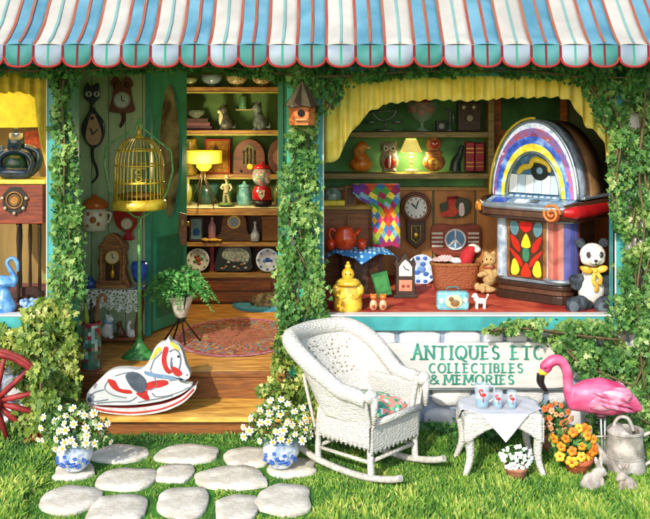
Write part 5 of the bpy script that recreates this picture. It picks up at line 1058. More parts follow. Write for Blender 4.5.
# pillars
m_ = MB(); m_.lathe(-.275, -.27, [(.052, .19), (.055, .2), (.052, .22), (.052, .68), (.056, .7), (.05, .74), (.001, .76)], 18); t.part('pillar', m_, shiny('#8fa3b8', h2='#c4d0dc'), b)
cols_ = ['#b8bcc0', '#d8d4d0', '#c07a6a', '#a8524a', '#5a5a9a', '#4a4f8a', '#8a4a3a', '#5a3424', '#3a2a22', '#3a2a22', '#3a2a22', '#3a2a22']
m_ = MB(); m_.grid(lambda u, v: (.25+.15*math.cos(-PI*.95+u*PI*1.25), -.17+.16*math.sin(-PI*.95+u*PI*1.25), .195+.52*v), 40, 6, lambda i, j: [0, 1, 1, 2, 3, 2, 4, 5, 4, 6, 7, 8][min(11, i*12//40)]); t.part('pillar', m_, [mat(c, rough=.25, sc=9, var=.3) for c in cols_[:9]], b, label='wide curved corner pillar striped silver, pink and blue')
m_ = MB(); m_.tube([(.25+.155*math.cos(a), -.17+.165*math.sin(a), .2) for a in np.linspace(-PI*.95, PI*.3, 20)], .018); t.part('pillar_ring', m_, STEEL, b); m_ = MB(); m_.tube([(.25+.155*math.cos(a), -.17+.165*math.sin(a), .71) for a in np.linspace(-PI*.95, PI*.3, 20)], .016); t.part('pillar_ring', m_, STEEL, b)
# keyboard deck
m_ = MB(); dk = rr(.44, -.46, .3, .17, 8); m_.hprism(dk, .745, .80); m_.hprism([(x*.97, y*.97) for x, y in dk], .72, .744, 1); t.part('deck_band', m_, [mat('#5c3f30', rough=.3), mat('#3f2a20')], b, bev=.008)
m_ = MB(); m_.tube([(x, y, .83) for x, y in dk[1:-1]], .03, 10); t.part('deck_rim', m_, STEEL, b)
m_ = MB(); m_.add([(-.40, -.41, .835), (.40, -.41, .835), (.40, -.12, .93), (-.40, -.12, .93), (-.40, -.12, .8), (.40, -.12, .8), (.40, -.41, .8), (-.40, -.41, .8)], [(0, 1, 2, 3), (4, 5, 6, 7), (0, 3, 4, 7), (1, 6, 5, 2), (0, 7, 6, 1)]); dkp = t.part('key_panel', m_, shiny('#6f93b4', h2='#9fbdd4'), b)
def slope(x0, x1, y0, y1, h, nm='key', up=.006):
    z = lambda y_: .835+(y_+.41)*.095/.29; m_ = MB(); m_.add([(x0, y0, z(y0)+up), (x1, y0, z(y0)+up), (x1, y1, z(y1)+up), (x0, y1, z(y1)+up), (x0, y0, z(y0)), (x1, y0, z(y0)), (x1, y1, z(y1)), (x0, y1, z(y1))], [(0, 1, 2, 3), (0, 4, 5, 1), (1, 5, 6, 2), (2, 6, 7, 3), (3, 7, 4, 0)]); t.part(nm, m_, shiny(h), dkp)
slope(-.34, -.2, -.37, -.28, '#1f4fc0', 'display'); slope(-.12, .0, -.35, -.29, '#e8ecf0', 'label_card'); slope(.03, .1, -.34, -.28, '#333a40', 'coin_slot')
for k in range(10): slope(-.3+k*.06, -.265+k*.06, -.22, -.18, '#d8e4ec')
# scroll arm on right front corner
m_ = MB(); 
for sx, hh, rr_ in ((1, '#b81c20', 1), (-1, '#d0862a', -1)):
    m_ = MB(); pts = [(sx*.455, -.30, .80), (sx*.465, -.1, .80), (sx*.465, .15, .80), (sx*.465, .28, .80)]
    m_.tube(spline([(sx*.36, -.44, .80), (sx*.44, -.34, .80), (sx*.465, -.1, .80), (sx*.465, .26, .80)]), [.05, .085, .085, .085], 14, sq=.5); sc_ = t.part('scroll_arm', m_, mat('#4a2c1c', rough=.3), b)
    m_ = MB(); m_.tube(spline([(sx*.40, -.45, .805), (sx*.475, -.36, .805), (sx*.505, -.1, .805), (sx*.505, .22, .805)]), [.03, .055, .055, .05], 12, sq=.5); t.part('scroll_panel', m_, shiny(hh, h2=None), sc_)
m_ = MB(); sp_ = [(.30+.085*(1-k/26)*math.cos(k*.55), -.475-.0*k, .79+.085*(1-k/26)*math.sin(k*.55)) for k in range(24)]; m_.tube(sp_, .014, 8); m_.prism(circ(.30, .79, .08, .075), -.47, -.44, 1); t.part('spiral', m_, [mat('#c9783a', rough=.3), mat('#7a2a1c', rough=.3)], b)
# arch
aw, ah, az = .40, .66, .90
def arc(r0x, r0z, n=40): return [(r0x*math.cos(a), az+r0z*math.sin(a)) for a in np.linspace(0, PI, n)]
bands = [((.27, .40), (.315, .465), 'y'), ((.317, .468), (.355, .53), 'b'), ((.356, .531), (.385, .60), 'p'), ((.386, .602), (.405, .645), 's')]
def bandmat(nm, cl, sc=14):
    m = bpy.data.materials.new(nm); m.use_nodes = True; nn = m.node_tree.nodes; L = m.node_tree.links; b_ = nn['Principled BSDF']; b_.inputs['Roughness'].default_value = .2
    tc = nn.new('ShaderNodeTexCoord'); vo = nn.new('ShaderNodeTexNoise'); vo.inputs['Scale'].default_value = sc; vo.inputs['Detail'].default_value = 3; L.new(tc.outputs['Object'], vo.inputs[0]); r = nn.new('ShaderNodeValToRGB'); e = r.color_ramp.elements
    for i, h in enumerate(cl): q = e[0] if i == 0 else (e[1] if i == 1 else e.new(.5)); q.position = .32+.36*i/(len(cl)-1); q.color = (*lin(h), 1)
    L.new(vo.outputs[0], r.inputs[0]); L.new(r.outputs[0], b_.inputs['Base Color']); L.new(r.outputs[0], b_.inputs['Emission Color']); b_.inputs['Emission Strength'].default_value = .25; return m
bm_ = {'y': bandmat('arch_yellow', ['#d8b41c', '#f4e04a', '#fbf2b0']), 'b': bandmat('arch_blue', ['#1f3f9a', '#3f66c4', '#8fb0e4']), 'p': bandmat('arch_red', ['#8a3a5a', '#7a6ab0', '#c8b0c8', '#b0504a']), 's': bandmat('arch_silver', ['#9ab0c4', '#e0e8f0', '#c8c0d8'])}
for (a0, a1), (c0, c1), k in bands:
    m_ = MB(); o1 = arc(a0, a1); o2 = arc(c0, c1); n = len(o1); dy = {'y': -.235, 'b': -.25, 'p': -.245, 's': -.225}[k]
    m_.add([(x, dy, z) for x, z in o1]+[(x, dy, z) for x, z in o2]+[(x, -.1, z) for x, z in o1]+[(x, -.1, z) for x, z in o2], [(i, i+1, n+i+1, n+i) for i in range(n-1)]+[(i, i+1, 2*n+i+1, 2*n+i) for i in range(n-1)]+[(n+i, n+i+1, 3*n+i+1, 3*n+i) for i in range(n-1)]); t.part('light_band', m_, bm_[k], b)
m_ = MB(); m_.tube([(x, -.24, z) for x, z in arc(.265, .39)], .012); m_.tube([(x, -.21, z) for x, z in arc(.415, .665)], .018); t.part('chrome_trim', m_, [STEEL], b)
m_ = MB(); m_.tube([(x, -.235, z) for x, z in arc(.43, .69, 30)[14:]], .011); t.part('gold_trim', m_, shiny('#e8c83a'), b)
m_ = MB(); sh = arc(.425, .675); m_.prism(sh, -.2, .0, smooth=True); t.part('arch_shell', m_, shiny('#7f93ac', h2='#b8c4d8'), b)
m_ = MB(); sh = [(x*1.03, z+.0) for x, z in arc(.43, .66)]; m_.prism(sh, .002, .27, smooth=True); m_.box(-.40, .40, .0, .265, .72, .90); t.part('back_shell', m_, mat('#6a4c30', rough=.4, h2='#94704a', sc=3), b)
# interior of the arch: dark blue ground + title cards + record
m_ = MB(); m_.prism(arc(.262, .385), -.206, -.2); t.part('record_window', m_, mat('#3f6a94', rough=.2, h2='#5f8ab0'), b)
for k in range(6): m_ = MB(); x0 = -.235+k*.08; m_.add([(x0, -.232, .93), (x0+.076, -.232, .93), (x0+.076, -.212, 1.09), (x0, -.212, 1.09)], [(0, 1, 2, 3)]); t.part('title_card', m_, mat(['#eef0f0', '#b8ccd8'][k % 2], var=.05, rough=.3), b, solid=.004)
m_ = MB(); m_.prism(circ(.06, 1.13, .085), -.222, -.212); m_.prism(circ(.06, 1.13, .03), -.226, -.2215, 1); t.part('record', m_, [mat('#1d2024', rough=.2), mat('#7fa8c0')], b)
m_ = MB(); m_.tube([(x, -.228, z) for x, z in spl] if False else [tuple(q) for q in spline([(-.15, -.228, 1.10), (-.10, -.228, 1.15), (-.03, -.228, 1.17), (.0, -.228, 1.22), (.06, -.228, 1.22), (.14, -.228, 1.18), (.16, -.228, 1.12)])], [.02, .03, .022, .03, .02, .018], 10); t.part('record_arm', m_, shiny('#e6c52e'), b)
m_ = MB(); m_.box(-.44, .47, -.2, .3, .895, .92); t.part('waist_rail', m_, STEEL, b, bev=.006)

# ================================================================ PANDA
t = T('panda_plush', 'sitting black and white panda plush with yellow bow in the window corner', 'panda toy', 590, 311, floorD(311, WIN)+.16)
PW = mat('#e6e2d6', rough=.95, var=.1, sc=12, bump=.5); PB = mat('#22262b', rough=.9, var=.4, sc=14, bump=.5, h2='#4a525c')
plush(t, [((591, 0, 289), (13.5, 11, 16)), ((591, 0, 275), (9.5, 8, 8))], PW, .8)
hd = plush(t, [((592, -2, 254.5), (13, 11.5, 12)), ((585.5, -4, 259), (6, 6, 5.5)), ((598, -4, 259), (6, 6, 5.5)), ((592, -10, 259.5), (5, 4.5, 4))], PW, .8, 'head')
for x, z in ((580.5, 243), (603.5, 243)): mb = MB(); mb.ell((x, 0, z), (5, 3, 5)); t.part('ear', mb, PB, hd)
for s_ in (-1, 1):
    mb = MB(); mb.ell((592+5.4*s_, -10.8, 253.6), (3, 1.8, 3.8), rot=(-.45*s_, 'Y')); t.part('eye_patch', mb, PB, hd); mb = MB(); mb.ell((592+5*s_, -12.6, 253.4), (1.3, .8, 1.3), n=8); mb.ell((592+4.7*s_, -13.3, 252.9), (.5, .4, .5), 1, n=6); t.part('eye', mb, [mat('#5a4030', rough=.1), WHT], hd)
mb = MB(); mb.ell((592, -14.6, 258.5), (1.9, 1.2, 1.3)); mb.tube([(592, -14.4, 260), (592, -14, 262)], .45); mb.tube(spline([(589.5, -13, 263), (592, -14, 262), (594.5, -13, 263)]), .45); t.part('nose', mb, BLK, hd)
plush(t, [((575.5, -3, 283), (6.5, 5.5, 7)), ((579, -1, 279), (6, 5.5, 6)), ((572.5, -5, 279), (5, 4.5, 5.5))], PB, .8, 'arm'); plush(t, [((606, -1, 283), (5.5, 5.5, 9)), ((603, 0, 277), (5, 5, 5)), ((607, -3, 291), (5, 5, 5))], PB, .8, 'arm')
plush(t, [((578, -9, 302), (9, 9, 8.5)), ((570, -15, 302.5), (8.5, 6, 9)), ((584, -5, 304), (8, 8, 7))], PB, .8, 'leg'); plush(t, [((602, -9, 302), (9, 9, 8)), ((598, -16, 303), (9, 6, 9)), ((603, -3, 303), (7, 8, 8))], PB, .8, 'leg')
for x, z in ((569, 303), (597.5, 303.5)): mb = MB(); mb.ell((x, -20.6, z), (5, 1.2, 5.5)); t.part('foot_pad', mb, mat('#5a646c', rough=.9))
BOW = mat('#e5a528', rough=.7, h2='#f2c552')
mb = MB(); mb.tube([(591.5+10*math.cos(a), 8.6*math.sin(a)-.5, 268) for a in np.linspace(0, 2*PI, 20)[:-1]], 1.8, closed=True)
mb.ell((584, -10, 268.5), (6, 2.4, 3.6), rot=(-.35, 'Y')); mb.ell((599.5, -10, 267.5), (6, 2.4, 3.6), rot=(.3, 'Y')); mb.ell((592, -11.5, 269), (2.6, 2.2, 2.6)); mb.tube(spline([(592, -11.5, 270), (590, -13, 278), (593, -13.5, 284), (592, -13.5, 289)]), [2, 2.4, 2], 8, sq=.4); mb.tube(spline([(593, -11.5, 270), (597, -13, 276), (596, -13, 282)]), [2, 2.3], 8, sq=.4)
t.part('bow', mb, BOW)

# ================================================================ OUTSIDE: birdhouse
t = T('birdhouse', 'orange wooden birdhouse with conical striped roof on the ivy post', 'birdhouse', 302, 125, 7.86)
mb = MB(); mb.lathe(302, 0, [(13, 125), (13.5, 104)], 6, sm=False); b = t.part('box', mb, wood('#c9692a', h2='#dd8440'), bev=.4)
n = 12; vs = [(302+18.5*math.cos(2*PI*k/n), 18.5*math.sin(2*PI*k/n), 107-2*(k % 2)) for k in range(n)]+[(302, 0, 80)]
for i in range(n): mb = MB()
mb = MB(); mb.add(vs, [(k, (k+1) % n, n) for k in range(n)], [k % 2 for k in range(n)]); mb.add([(x, y, z+.8) for x, y, z in vs[:n]], [list(range(n))], 0); mb.ell((302, 0, 80), 1.3, n=8); t.part('roof', mb, [mat('#4a3a2a'), mat('#8a7a58')])
mb = MB(); mb.prism(circ(301.5, 113, 3.6), -12.6, -11.2); t.part('hole', mb, mat('#150f0a', rough=.9), b); mb = MB(); mb.box(296, 307, -16, -11.6, 118.3, 120); t.part('perch', mb, wood('#d8a060'), b)

# ================================================================ WAGON WHEEL
t = T('wagon_wheel', 'red wooden wagon wheel leaning on the ivy at the left wall', 'wheel', -6, 402, 7.75); 
RDW = mat('#8e2024', rough=.6, h2='#a63430', sc=10, var=.3)
tl = Matrix.Rotation(math.radians(-14), 4, 'X')
def wl(mb): mb.M = Matrix.Translation((-6, 0, 402)) @ tl; return mb
mb = wl(MB()); 
for r_ in (54,): mb.tube([(r_*math.cos(a), 0, r_*math.sin(a)) for a in np.linspace(0, 2*PI, 61)[:-1]], 3.6, 8, closed=True, sq=1.2)
t.part('rim', mb, RDW); mb = wl(MB()); mb.tube([(58*math.cos(a), 0, 58*math.sin(a)) for a in np.linspace(0, 2*PI, 61)[:-1]], 1.1, 6, 0, closed=True, sq=3); t.part('iron_tyre', mb, mat('#9a3a34', rough=.6))
for k in range(12): a = 2*PI*k/12+.28; mb = wl(MB()); mb.tube([(6*math.cos(a), 0, 6*math.sin(a)), (20*math.cos(a), 0, 20*math.sin(a)), (52*math.cos(a), 0, 52*math.sin(a))], [2.4, 3.2, 2.1], 8); t.part('spoke', mb, RDW)
mb = wl(MB()); mb.tube([(0, 9, 0), (0, 5, 0), (0, -5, 0), (0, -11, 0)], [7, 10, 9, 6], 18); mb.tube([(0, -11, 0), (0, -13, 0)], [3.4, 3], 12, 1); t.part('hub', mb, [RDW, mat('#3a2420')])

# ================================================================ DAISY POTS
def daisy_pot(name, label, px, base, fx0, fx1, fy0, fy1, n, D):
    t = T(name, label, 'flower pot', px, base, D); c = mat('#a9c3e0', rough=.2, var=.35, sc=16, h2='#e6ecf2', bump=.02)
    w_ = 18.5; h_ = 26
    mb = MB(); mb.lathe(px, 0, [(w_*.52, base), (w_*.56, base-1.5), (w_*.8, base-7), (w_*.98, base-14), (w_*.97, base-20), (w_*.86, base-h_), (w_*.9, base-h_-1), (w_*.8, base-h_-.5), (w_*.78, base-h_+3)], 36); b = t.part('pot', mb, c)
    rr = random.Random(px); bl = mat('#3560b8', rough=.25, sc=30)
    for a, dz, r_ in ((-2.1, 9, 2.6), (-1.75, 13, 2), (-1.5, 10, 3), (-1.15, 8, 2.4), (-.9, 14, 2.2), (-1.35, 16, 1.8), (-2.4, 15, 2.2), (-.6, 10, 2.3), (-2.7, 9, 2), (-1.9, 18, 1.7)):
        for q in range(4):
            an = q*PI/2+dz; mb = MB(); rr2 = w_*(.99 if dz > 11 else .9); mb.ell((px+rr2*math.cos(a)+r_*.7*math.cos(an), rr2*math.sin(a), base-dz+r_*.7*math.sin(an)), (r_*.8, .55, r_*.5), n=8)
            if q == 0: pm = mb
            else: o = len(pm.v); pm.v += mb.v; pm.f += [[k+o for k in f] for f in mb.f]; pm.m += mb.m; pm.s += mb.s
        t.part('painted_flower', pm, bl, b)
    mb = MB(); mb.tube([(px+w_*.87*math.cos(a), w_*.87*math.sin(a), base-h_-.6) for a in np.linspace(0, 2*PI, 30)[:-1]], 1.1, closed=True); t.part('rim', mb, mat('#6f93c8', rough=.2), b)
    # foliage dome
    cx, cy = (fx0+fx1)/2, fy1-11; pts = []; fc = []
    u = t.u
    for i in range(700):
        a = rr.uniform(0, 2*PI); e = math.acos(rr.uniform(-.05, 1)); r = rr.uniform(.45, 1)**.5
        d = Vector((math.sin(e)*math.cos(a), math.sin(e)*math.sin(a)*.8, math.cos(e)))
        q = Vector((cx-px+d.x*(fx1-fx0)/2*r, d.y*24*r, base-cy+d.z*(cy-fy0)*r))*u; pts.append(q); fc.append(d+Vector((0, -.4, .3)))
    scatter('leaves', np.array(pts), .042, OVAL, M_IVY, face=np.array(fc), jit=.5, updir=np.array(fc)*.3+np.array([0, 0, .6]), parent=t.root)
    st = MB()
    for i in range(8): st.tube(spline([(px+rr.uniform(-6, 6), 0, base-24), (px+rr.uniform(-12, 12), rr.uniform(-8, 8), base-34), (cx+rr.uniform(-20, 20), rr.uniform(-10, 10), cy-8)]), .6)
    t.part('stem', st, mat('#4a7a34'))
    # flowers: one mesh shared by all copies
    pm = MB(); 
    for k in range(7): a = 2*PI*k/7+.12*math.sin(k*5); s_ = Vector((math.cos(a), 0, math.sin(a))); p_ = Vector((-math.sin(a), 0, math.cos(a))); pm.add([s_*.6, s_*2.6+p_*1.2+Vector((0, -.5, 0)), s_*4.6+p_*1.3+Vector((0, -.8, 0)), s_*5.5+p_*.2+Vector((0, -.5, 0)), s_*4.7-p_*1.1+Vector((0, -.9, 0)), s_*2.6-p_*1.2+Vector((0, -.5, 0))], [(0, 1, 2, 3, 4, 5)])
    pm.v = [(x+t.px, y, t.py-z) for x, y, z in pm.v]; f0 = t.part('flower', pm, mat('#f6f3ea', rough=.7, var=.04), solid=.0)
    cm = MB(); cm.ell((0, -.6, 0), (2.1, 1, 2.1), n=10); cm.v = [(x+t.px, y, t.py-z) for x, y, z in cm.v]; c0 = t.part('flower_centre', cm, mat('#e8b820', rough=.8), f0)
    pl = []
    for i in range(4000):
        if len(pl) >= n: break
        a = rr.uniform(-PI, .15); e = math.acos(rr.uniform(-.05, 1)); d = Vector((math.sin(e)*math.cos(a), math.sin(e)*math.sin(a)*.8, math.cos(e)))
        rf = rr.uniform(.72, 1.12); q = Vector((cx-px+d.x*(fx1-fx0)/2*rf, d.y*25-2, base-cy+d.z*(cy-fy0)*rf))
        if all(math.hypot(q.x-w.x, q.z-w.z) > 5.2 for w, _ in pl): pl.append((q, d))
    for i, (q, d) in enumerate(pl):
        if i == 0: f, cc = f0, c0
        else: f = f0.copy(); COL.objects.link(f); cc = c0.copy(); COL.objects.link(cc); cc.parent = f; f.parent = t.root
        f.location = q*u; nr = Vector((d.x*.9+rr.uniform(-.5, .5), -.9, d.z*.7+rr.uniform(-.4, .4))).normalized(); f.rotation_euler = (Vector((0, -1, 0)).rotation_difference(nr) @ Matrix.Rotation(rr.uniform(0, 1), 3, 'Y').to_quaternion()).to_euler(); s_ = rr.uniform(.55, .9); f.scale = (s_,)*3
daisy_pot('daisy_pot', 'blue and white china pot of white daisies left of the step', 75, 469, 40, 110, 403, 452, 32, Dz(469, .04))
daisy_pot('daisy_pot', 'blue and white china pot of white daisies beside the rocking chair', 281, 466, 244, 312, 400, 448, 32, Dz(466, .04))

# ================================================================ ROCKING CHAIR (metres, local +x forward)
WK = wicker('#efebe0', '#a48c66', 60, 'wicker_white', .1); WKP = mat('#c6bfb0', rough=.55, h2='#dad5c9', var=.18, sc=30, bump=.5)
t = T('wicker_rocking_chair', 'white wicker rocking chair with high rounded back on the lawn', 'rocking chair', loc=(.30, -.655, 0), m=True, rz=math.radians(-42))
L_ = lambda *a: Vector(a)
W2 = .255
for s_ in (-1, 1):
    y = s_*W2; mb = MB(); rp = [(-.58, y, .20), (-.46, y, .13), (-.26, y, .07), (0, y, .045), (.22, y, .05), (.42, y, .085), (.52, y, .12)]
    mb.tube(spline(rp), .024, 10, sq=1.1); t.part('rocker', mb, WKP)
    mb = MB(); mb.tube(spline([(.26, y, .05), (.25, y, .25), (.23, y, .45), (.27, y*1.06, .67)]), [.026, .024, .022, .024], 12); t.part('leg', mb, WK)
    mb = MB(); mb.tube(spline([(-.24, y, .05), (-.24, y, .25), (-.22, y, .45)]), [.024, .022, .022], 12); t.part('leg', mb, WK)
    mb = MB(); mb.tube([(-.24, y, .16), (.255, y, .16)], .014); t.part('stretcher', mb, WKP)
    mb = MB(); mb.tube(spline([(-.245, y, .2), (-.3, y*1.05, .42), (-.40, y*.95, .66)]), .013); mb.tube(spline([(-.24, y, .26), (-.12, y, .34), (-.05, y, .44)]), .011); t.part('brace', mb, WKP)
for x in (-.24, .255): mb = MB(); mb.tube([(x, -W2, .17), (x, W2, .17)], .015); t.part('stretcher', mb, WKP)
mb = MB(); mb.hprism([(.28, -.26), (.3, 0), (.28, .26), (-.26, .25), (-.26, -.25)], .415, .45); t.part('seat', mb, WK, bev=.015)
# shell: U-shaped wrap of back and arms
def shell(u, v):     # u 0..1 along the U, v 0 bottom..1 top
    s = (u-.5)*2; a = abs(s)
    if a > .5:       # arm part
        q = (a-.5)/.5; bx, by = -.10+.38*q, .285-.005*q
    else:
        th = a/.5*PI/2; bx, by = -.10-.20*math.cos(th), .285*math.sin(th)
    k = min(1, max(0, (a-.20)/.55)); k = k*k*(3-2*k); top = .925*(1-k)+.635*k
    if a > .85: top -= .03*(a-.85)/.15
    z = .42+(top-.42)*v; lean = (z-.42)*(.34*(1-k)); fl = (.10*(1-k*.5))*v
    dirx, diry = (-1, 0) if a < .01 else (bx+.10, by)
    l = math.hypot(dirx, diry) or 1
    n_ = (dirx/l if a <= .5 else 0, diry/l if a <= .5 else 1)
    return (bx-lean+n_[0]*fl, (by+n_[1]*fl)*(1 if s >= 0 else -1)*(1+.14*(1-k)*v), z)
mb = MB(); mb.grid(shell, 72, 22); bk_ = t.part('backrest', mb, WK, solid=.022)
mb = MB(); mb.tube([shell(i/70, 1) for i in range(71)], [.044]+[.056]*3+[.062]*8+[.056]*3+[.044], 12); t.part('rolled_edge', mb, WK, bk_)
# open lattice holes (dark weave gaps) as tiny knots on the inner back
mb = MB()
for i in range(17):
    for j in range(9):
        if random.random() < .42: continue
        u, v = .34+.018*i+random.uniform(-.006, .006), .30+.065*j+random.uniform(-.015, .015); q = Vector(shell(u, v)); q2 = q+Vector((.014, 0, .003)); mb.ell(q2, (.005, random.uniform(.006, .011), random.uniform(.004, .010)), n=6)
t.part('weave_gap', mb, mat('#8d7a58', rough=.9), bk_, kind='stuff')
# side and front skirts with scalloped hem
def skirt(p0, p1, z0, z1, nm='skirt', n=11):
    mb = MB(); a, b2 = Vector(p0), Vector(p1)
    mb.grid(lambda u, v: tuple(a.lerp(b2, u)+Vector((0, 0, z1+(z0-z1+.022*abs(math.sin(u*PI*n)))*v))), 66, 10); t.part(nm, mb, WK, solid=.012)
for s_ in (-1, 1): skirt((-.2, s_*.285, 0), (.27, s_*.29, 0), .245, .62); 
skirt((.275, -.27, 0), (.275, .27, 0), .215, .44)
mb = MB(); mb.tube([(.29, -.27, .44), (.3, 0, .445), (.29, .27, .44)], .024, 10); t.part('seat_edge', mb, WK)
for s_ in (-1, 1): mb = MB(); mb.ell((.30, s_*.305, .64), (.045, .058, .05)); mb.tube([(.325, s_*.30, .64), (.32, s_*.30, .45)], [.03, .016]); t.part('arm_front', mb, WK)
# cushion
tc_ = T('seat_cushion', 'floral green, pink and cream cushion on the rocking chair seat', 'cushion', loc=t.loc, m=True, rz=t.rz)
def flor(nm, cl, sc):
    m = bpy.data.materials.new(nm); m.use_nodes = True; nn = m.node_tree.nodes; L = m.node_tree.links; b_ = nn['Principled BSDF']; b_.inputs['Roughness'].default_value = .9
    tc = nn.new('ShaderNodeTexCoord'); vo = nn.new('ShaderNodeTexVoronoi'); vo.inputs['Scale'].default_value = sc; L.new(tc.outputs['Object'], vo.inputs[0]); r = nn.new('ShaderNodeValToRGB'); r.color_ramp.interpolation = 'CONSTANT'; e = r.color_ramp.elements
    sp = nn.new('ShaderNodeSeparateColor'); L.new(vo.outputs['Color'], sp.inputs[0])
    for i, h in enumerate(cl): q = e[0] if i == 0 else (e[1] if i == 1 else e.new(.5)); q.position = i/len(cl); q.color = (*lin(h), 1)
    L.new(sp.outputs[0], r.inputs[0]); L.new(r.outputs[0], b_.inputs['Base Color']); return m
mb = MB(); mb.grid(lambda u, v: (.02+.24*(2*u-1)*(1-.12*(2*v-1)**2), .23*(2*v-1)*(1-.12*(2*u-1)**2), .455+.075*(max(0, (1-(2*u-1)**4)*(1-(2*v-1)**4)))**.5), 20, 20); mb.grid(lambda u, v: (.02+.24*(2*u-1)*(1-.12*(2*v-1)**2), .23*(2*v-1)*(1-.12*(2*u-1)**2), .454), 20, 20); tc_.solo(mb, flor('cushion_print', ['#2f8f6a', '#6fbf8a', '#e8e0d8', '#e88a7a', '#3fa08a', '#cfe0d0'], 34))

# ================================================================ SIDE TABLE
t = T('wicker_side_table', 'small white wicker table with splayed legs beside the rocking chair', 'table', loc=(X(499, 7.3), -.70, 0), m=True)
hw, hd, TZ = .27, .23, .47
for sx in (-1, 1):
    for sy in (-1, 1): mb = MB(); mb.tube(spline([(sx*(hw-.03), sy*(hd-.03), TZ-.02), (sx*(hw-.02), sy*(hd-.03), .33), (sx*(hw-.03), sy*(hd-.03), .16), (sx*(hw+.02), sy*(hd), .0)]), [.036, .038, .028, .018], 12); t.part('leg', mb, WK)
mb = MB(); mb.box(-hw, hw, -hd, hd, TZ-.035, TZ); t.part('tabletop', mb, WK, bev=.012)
def apron(ax, s_):
    mb = MB()
    def fn(u, v):
        a = (2*u-1); d = .05+.13*abs(a)**2.0
        p = (a*hw*.98, s_*(hd+.004)) if ax == 'x' else (s_*(hw+.004), a*hd*.98)
        return (p[0], p[1], TZ-.03-d*v)
    mb.grid(fn, 30, 6); t.part('apron', mb, WK, solid=.014)
for ax in 'xy':
    for s_ in (-1, 1): apron(ax, s_)
tl_ = T('table_cloth', 'plain white cloth laid diagonally over the wicker side table', 'tablecloth', loc=t.loc, m=True)
def tcl(u, v):
    a, b2 = 2*u-1, 2*v-1; x, y = (a+b2)*.5*.37, (b2-a)*.5*.42-.01; z = TZ+.006; ox = oy = 0; e = hw+.006; e2 = hd+.012
    if abs(x) > e: z -= (abs(x)-e); x = math.copysign(e+.012+(abs(x)-e)*.12, x)
    if abs(y) > e2: z -= (abs(y)-e2)*1.0; y = math.copysign(e2+.012+(abs(y)-e2)*.12, y)
    return (x, y, z+.002*math.sin(x*40)*math.cos(y*37))
mb = MB(); mb.grid(tcl, 50, 50); tl_.solo(mb, mat('#d4d5da', rough=.9, var=.06, sc=6), solid=.005)
def tumbler(label, cat, name, dx, dy, h, r, handle=False):
    q = t.loc+Vector((dx, dy, TZ+.012)); g = T(name, label, cat, loc=q, m=True, group=None)
    mb = MB(); mb.lathe(0, 0, [(r*.8, 0), (r*.84, .004), (r, h), (r*.95, h), (r*.78, .012), (.001, .012)], 24); b = g.part('glass', mb, glassm('#cfe0ea', 'tumbler_glass', .25))
    mb = MB(); mb.lathe(0, 0, [(.001, .014), (r*.76, .014), (r*.82, h*.3), (.001, h*.31)], 24); g.part('water', mb, mat('#5fb4dc', rough=.1))
    k = h/.19; mb = MB(); mb.ell((0, -r*.93, h*.62), (.024*k, .008, .016*k)); mb.tube([tuple(v) for v in spline([(-.018*k, -r*.95, h*.64), (-.03*k, -r*.92, h*.78), (-.012*k, -r*.95, h*.84), (-.004*k, -r*.96, h*.76)])], .006*k); mb.tube([(0, -r*.94, h*.6), (.002, -r*.94, h*.3)], .0035*k); g.part('painted_bird', mb, mat('#d0383a', rough=.4), b, label='red wading bird painted on the glass')
    if handle: mb = MB(); mb.tube([tuple(v) for v in spline([(r*.95, 0, h*.92), (r*1.55, 0, h*.85), (r*1.5, 0, h*.4), (r*.85, 0, h*.25)])], .007); g.part('handle', mb, mat('#b8c4cc', rough=.1), b); mb = MB(); mb.tube([(-r*.95, 0, h), (-r*1.3, 0, h*1.04)], [.014, .006]); g.part('pouring_lip', mb, mat('#b8c4cc', rough=.1), b)
tumbler('tall glass pitcher painted with a red bird on the side table', 'pitcher', 'glass_pitcher', -.14, -.1, .17, .056, True)
tumbler('left small drinking glass painted with a red bird', 'glass', 'drinking_glass', -.03, -.12, .125, .036)
tumbler('right small drinking glass painted with a red bird', 'glass', 'drinking_glass', .07, -.12, .125, .036)

# ================================================================ SIGN
t = T('shop_sign', 'white painted board reading ANTIQUES ETC COLLECTIBLES & MEMORIES in green', 'sign', 470, 366, FD-.115)
mb = MB(); mb.prism(sp2([(372, 350), (380, 344), (420, 343.5), (480, 343), (540, 342.5), (556, 343), (566, 350), (568, 368), (566, 384), (556, 388.5), (500, 388), (440, 388.5), (385, 388), (373, 380), (370, 366)], 3), 0, 4)
b = t.part('board', mb, mat('#d9d5cc', rough=.6, var=.1, sc=5, stretch=(.6, 1, 5), bump=.3), bev=.8)
mb = MB(); mb.tube(xz([(372, 389.6), (450, 390.2), (510, 389.4), (566, 390)], 2), .9, 6); t.part('lower_edge', mb, mat('#7f8a8f', rough=.6), b)
for x, z in ((377, 350), (561, 349)): mb = MB(); mb.ell((x, -.2, z), (1.3, .7, 1.3), n=8); t.part('nail', mb, mat('#8a5a3a', metal=.5), b)
def E_(cx, cz, rx, rz, a0, a1, n=14): return [(cx+rx*math.cos(math.radians(a0+(a1-a0)*k/n)), cz+rz*math.sin(math.radians(a0+(a1-a0)*k/n))) for k in range(n+1)]
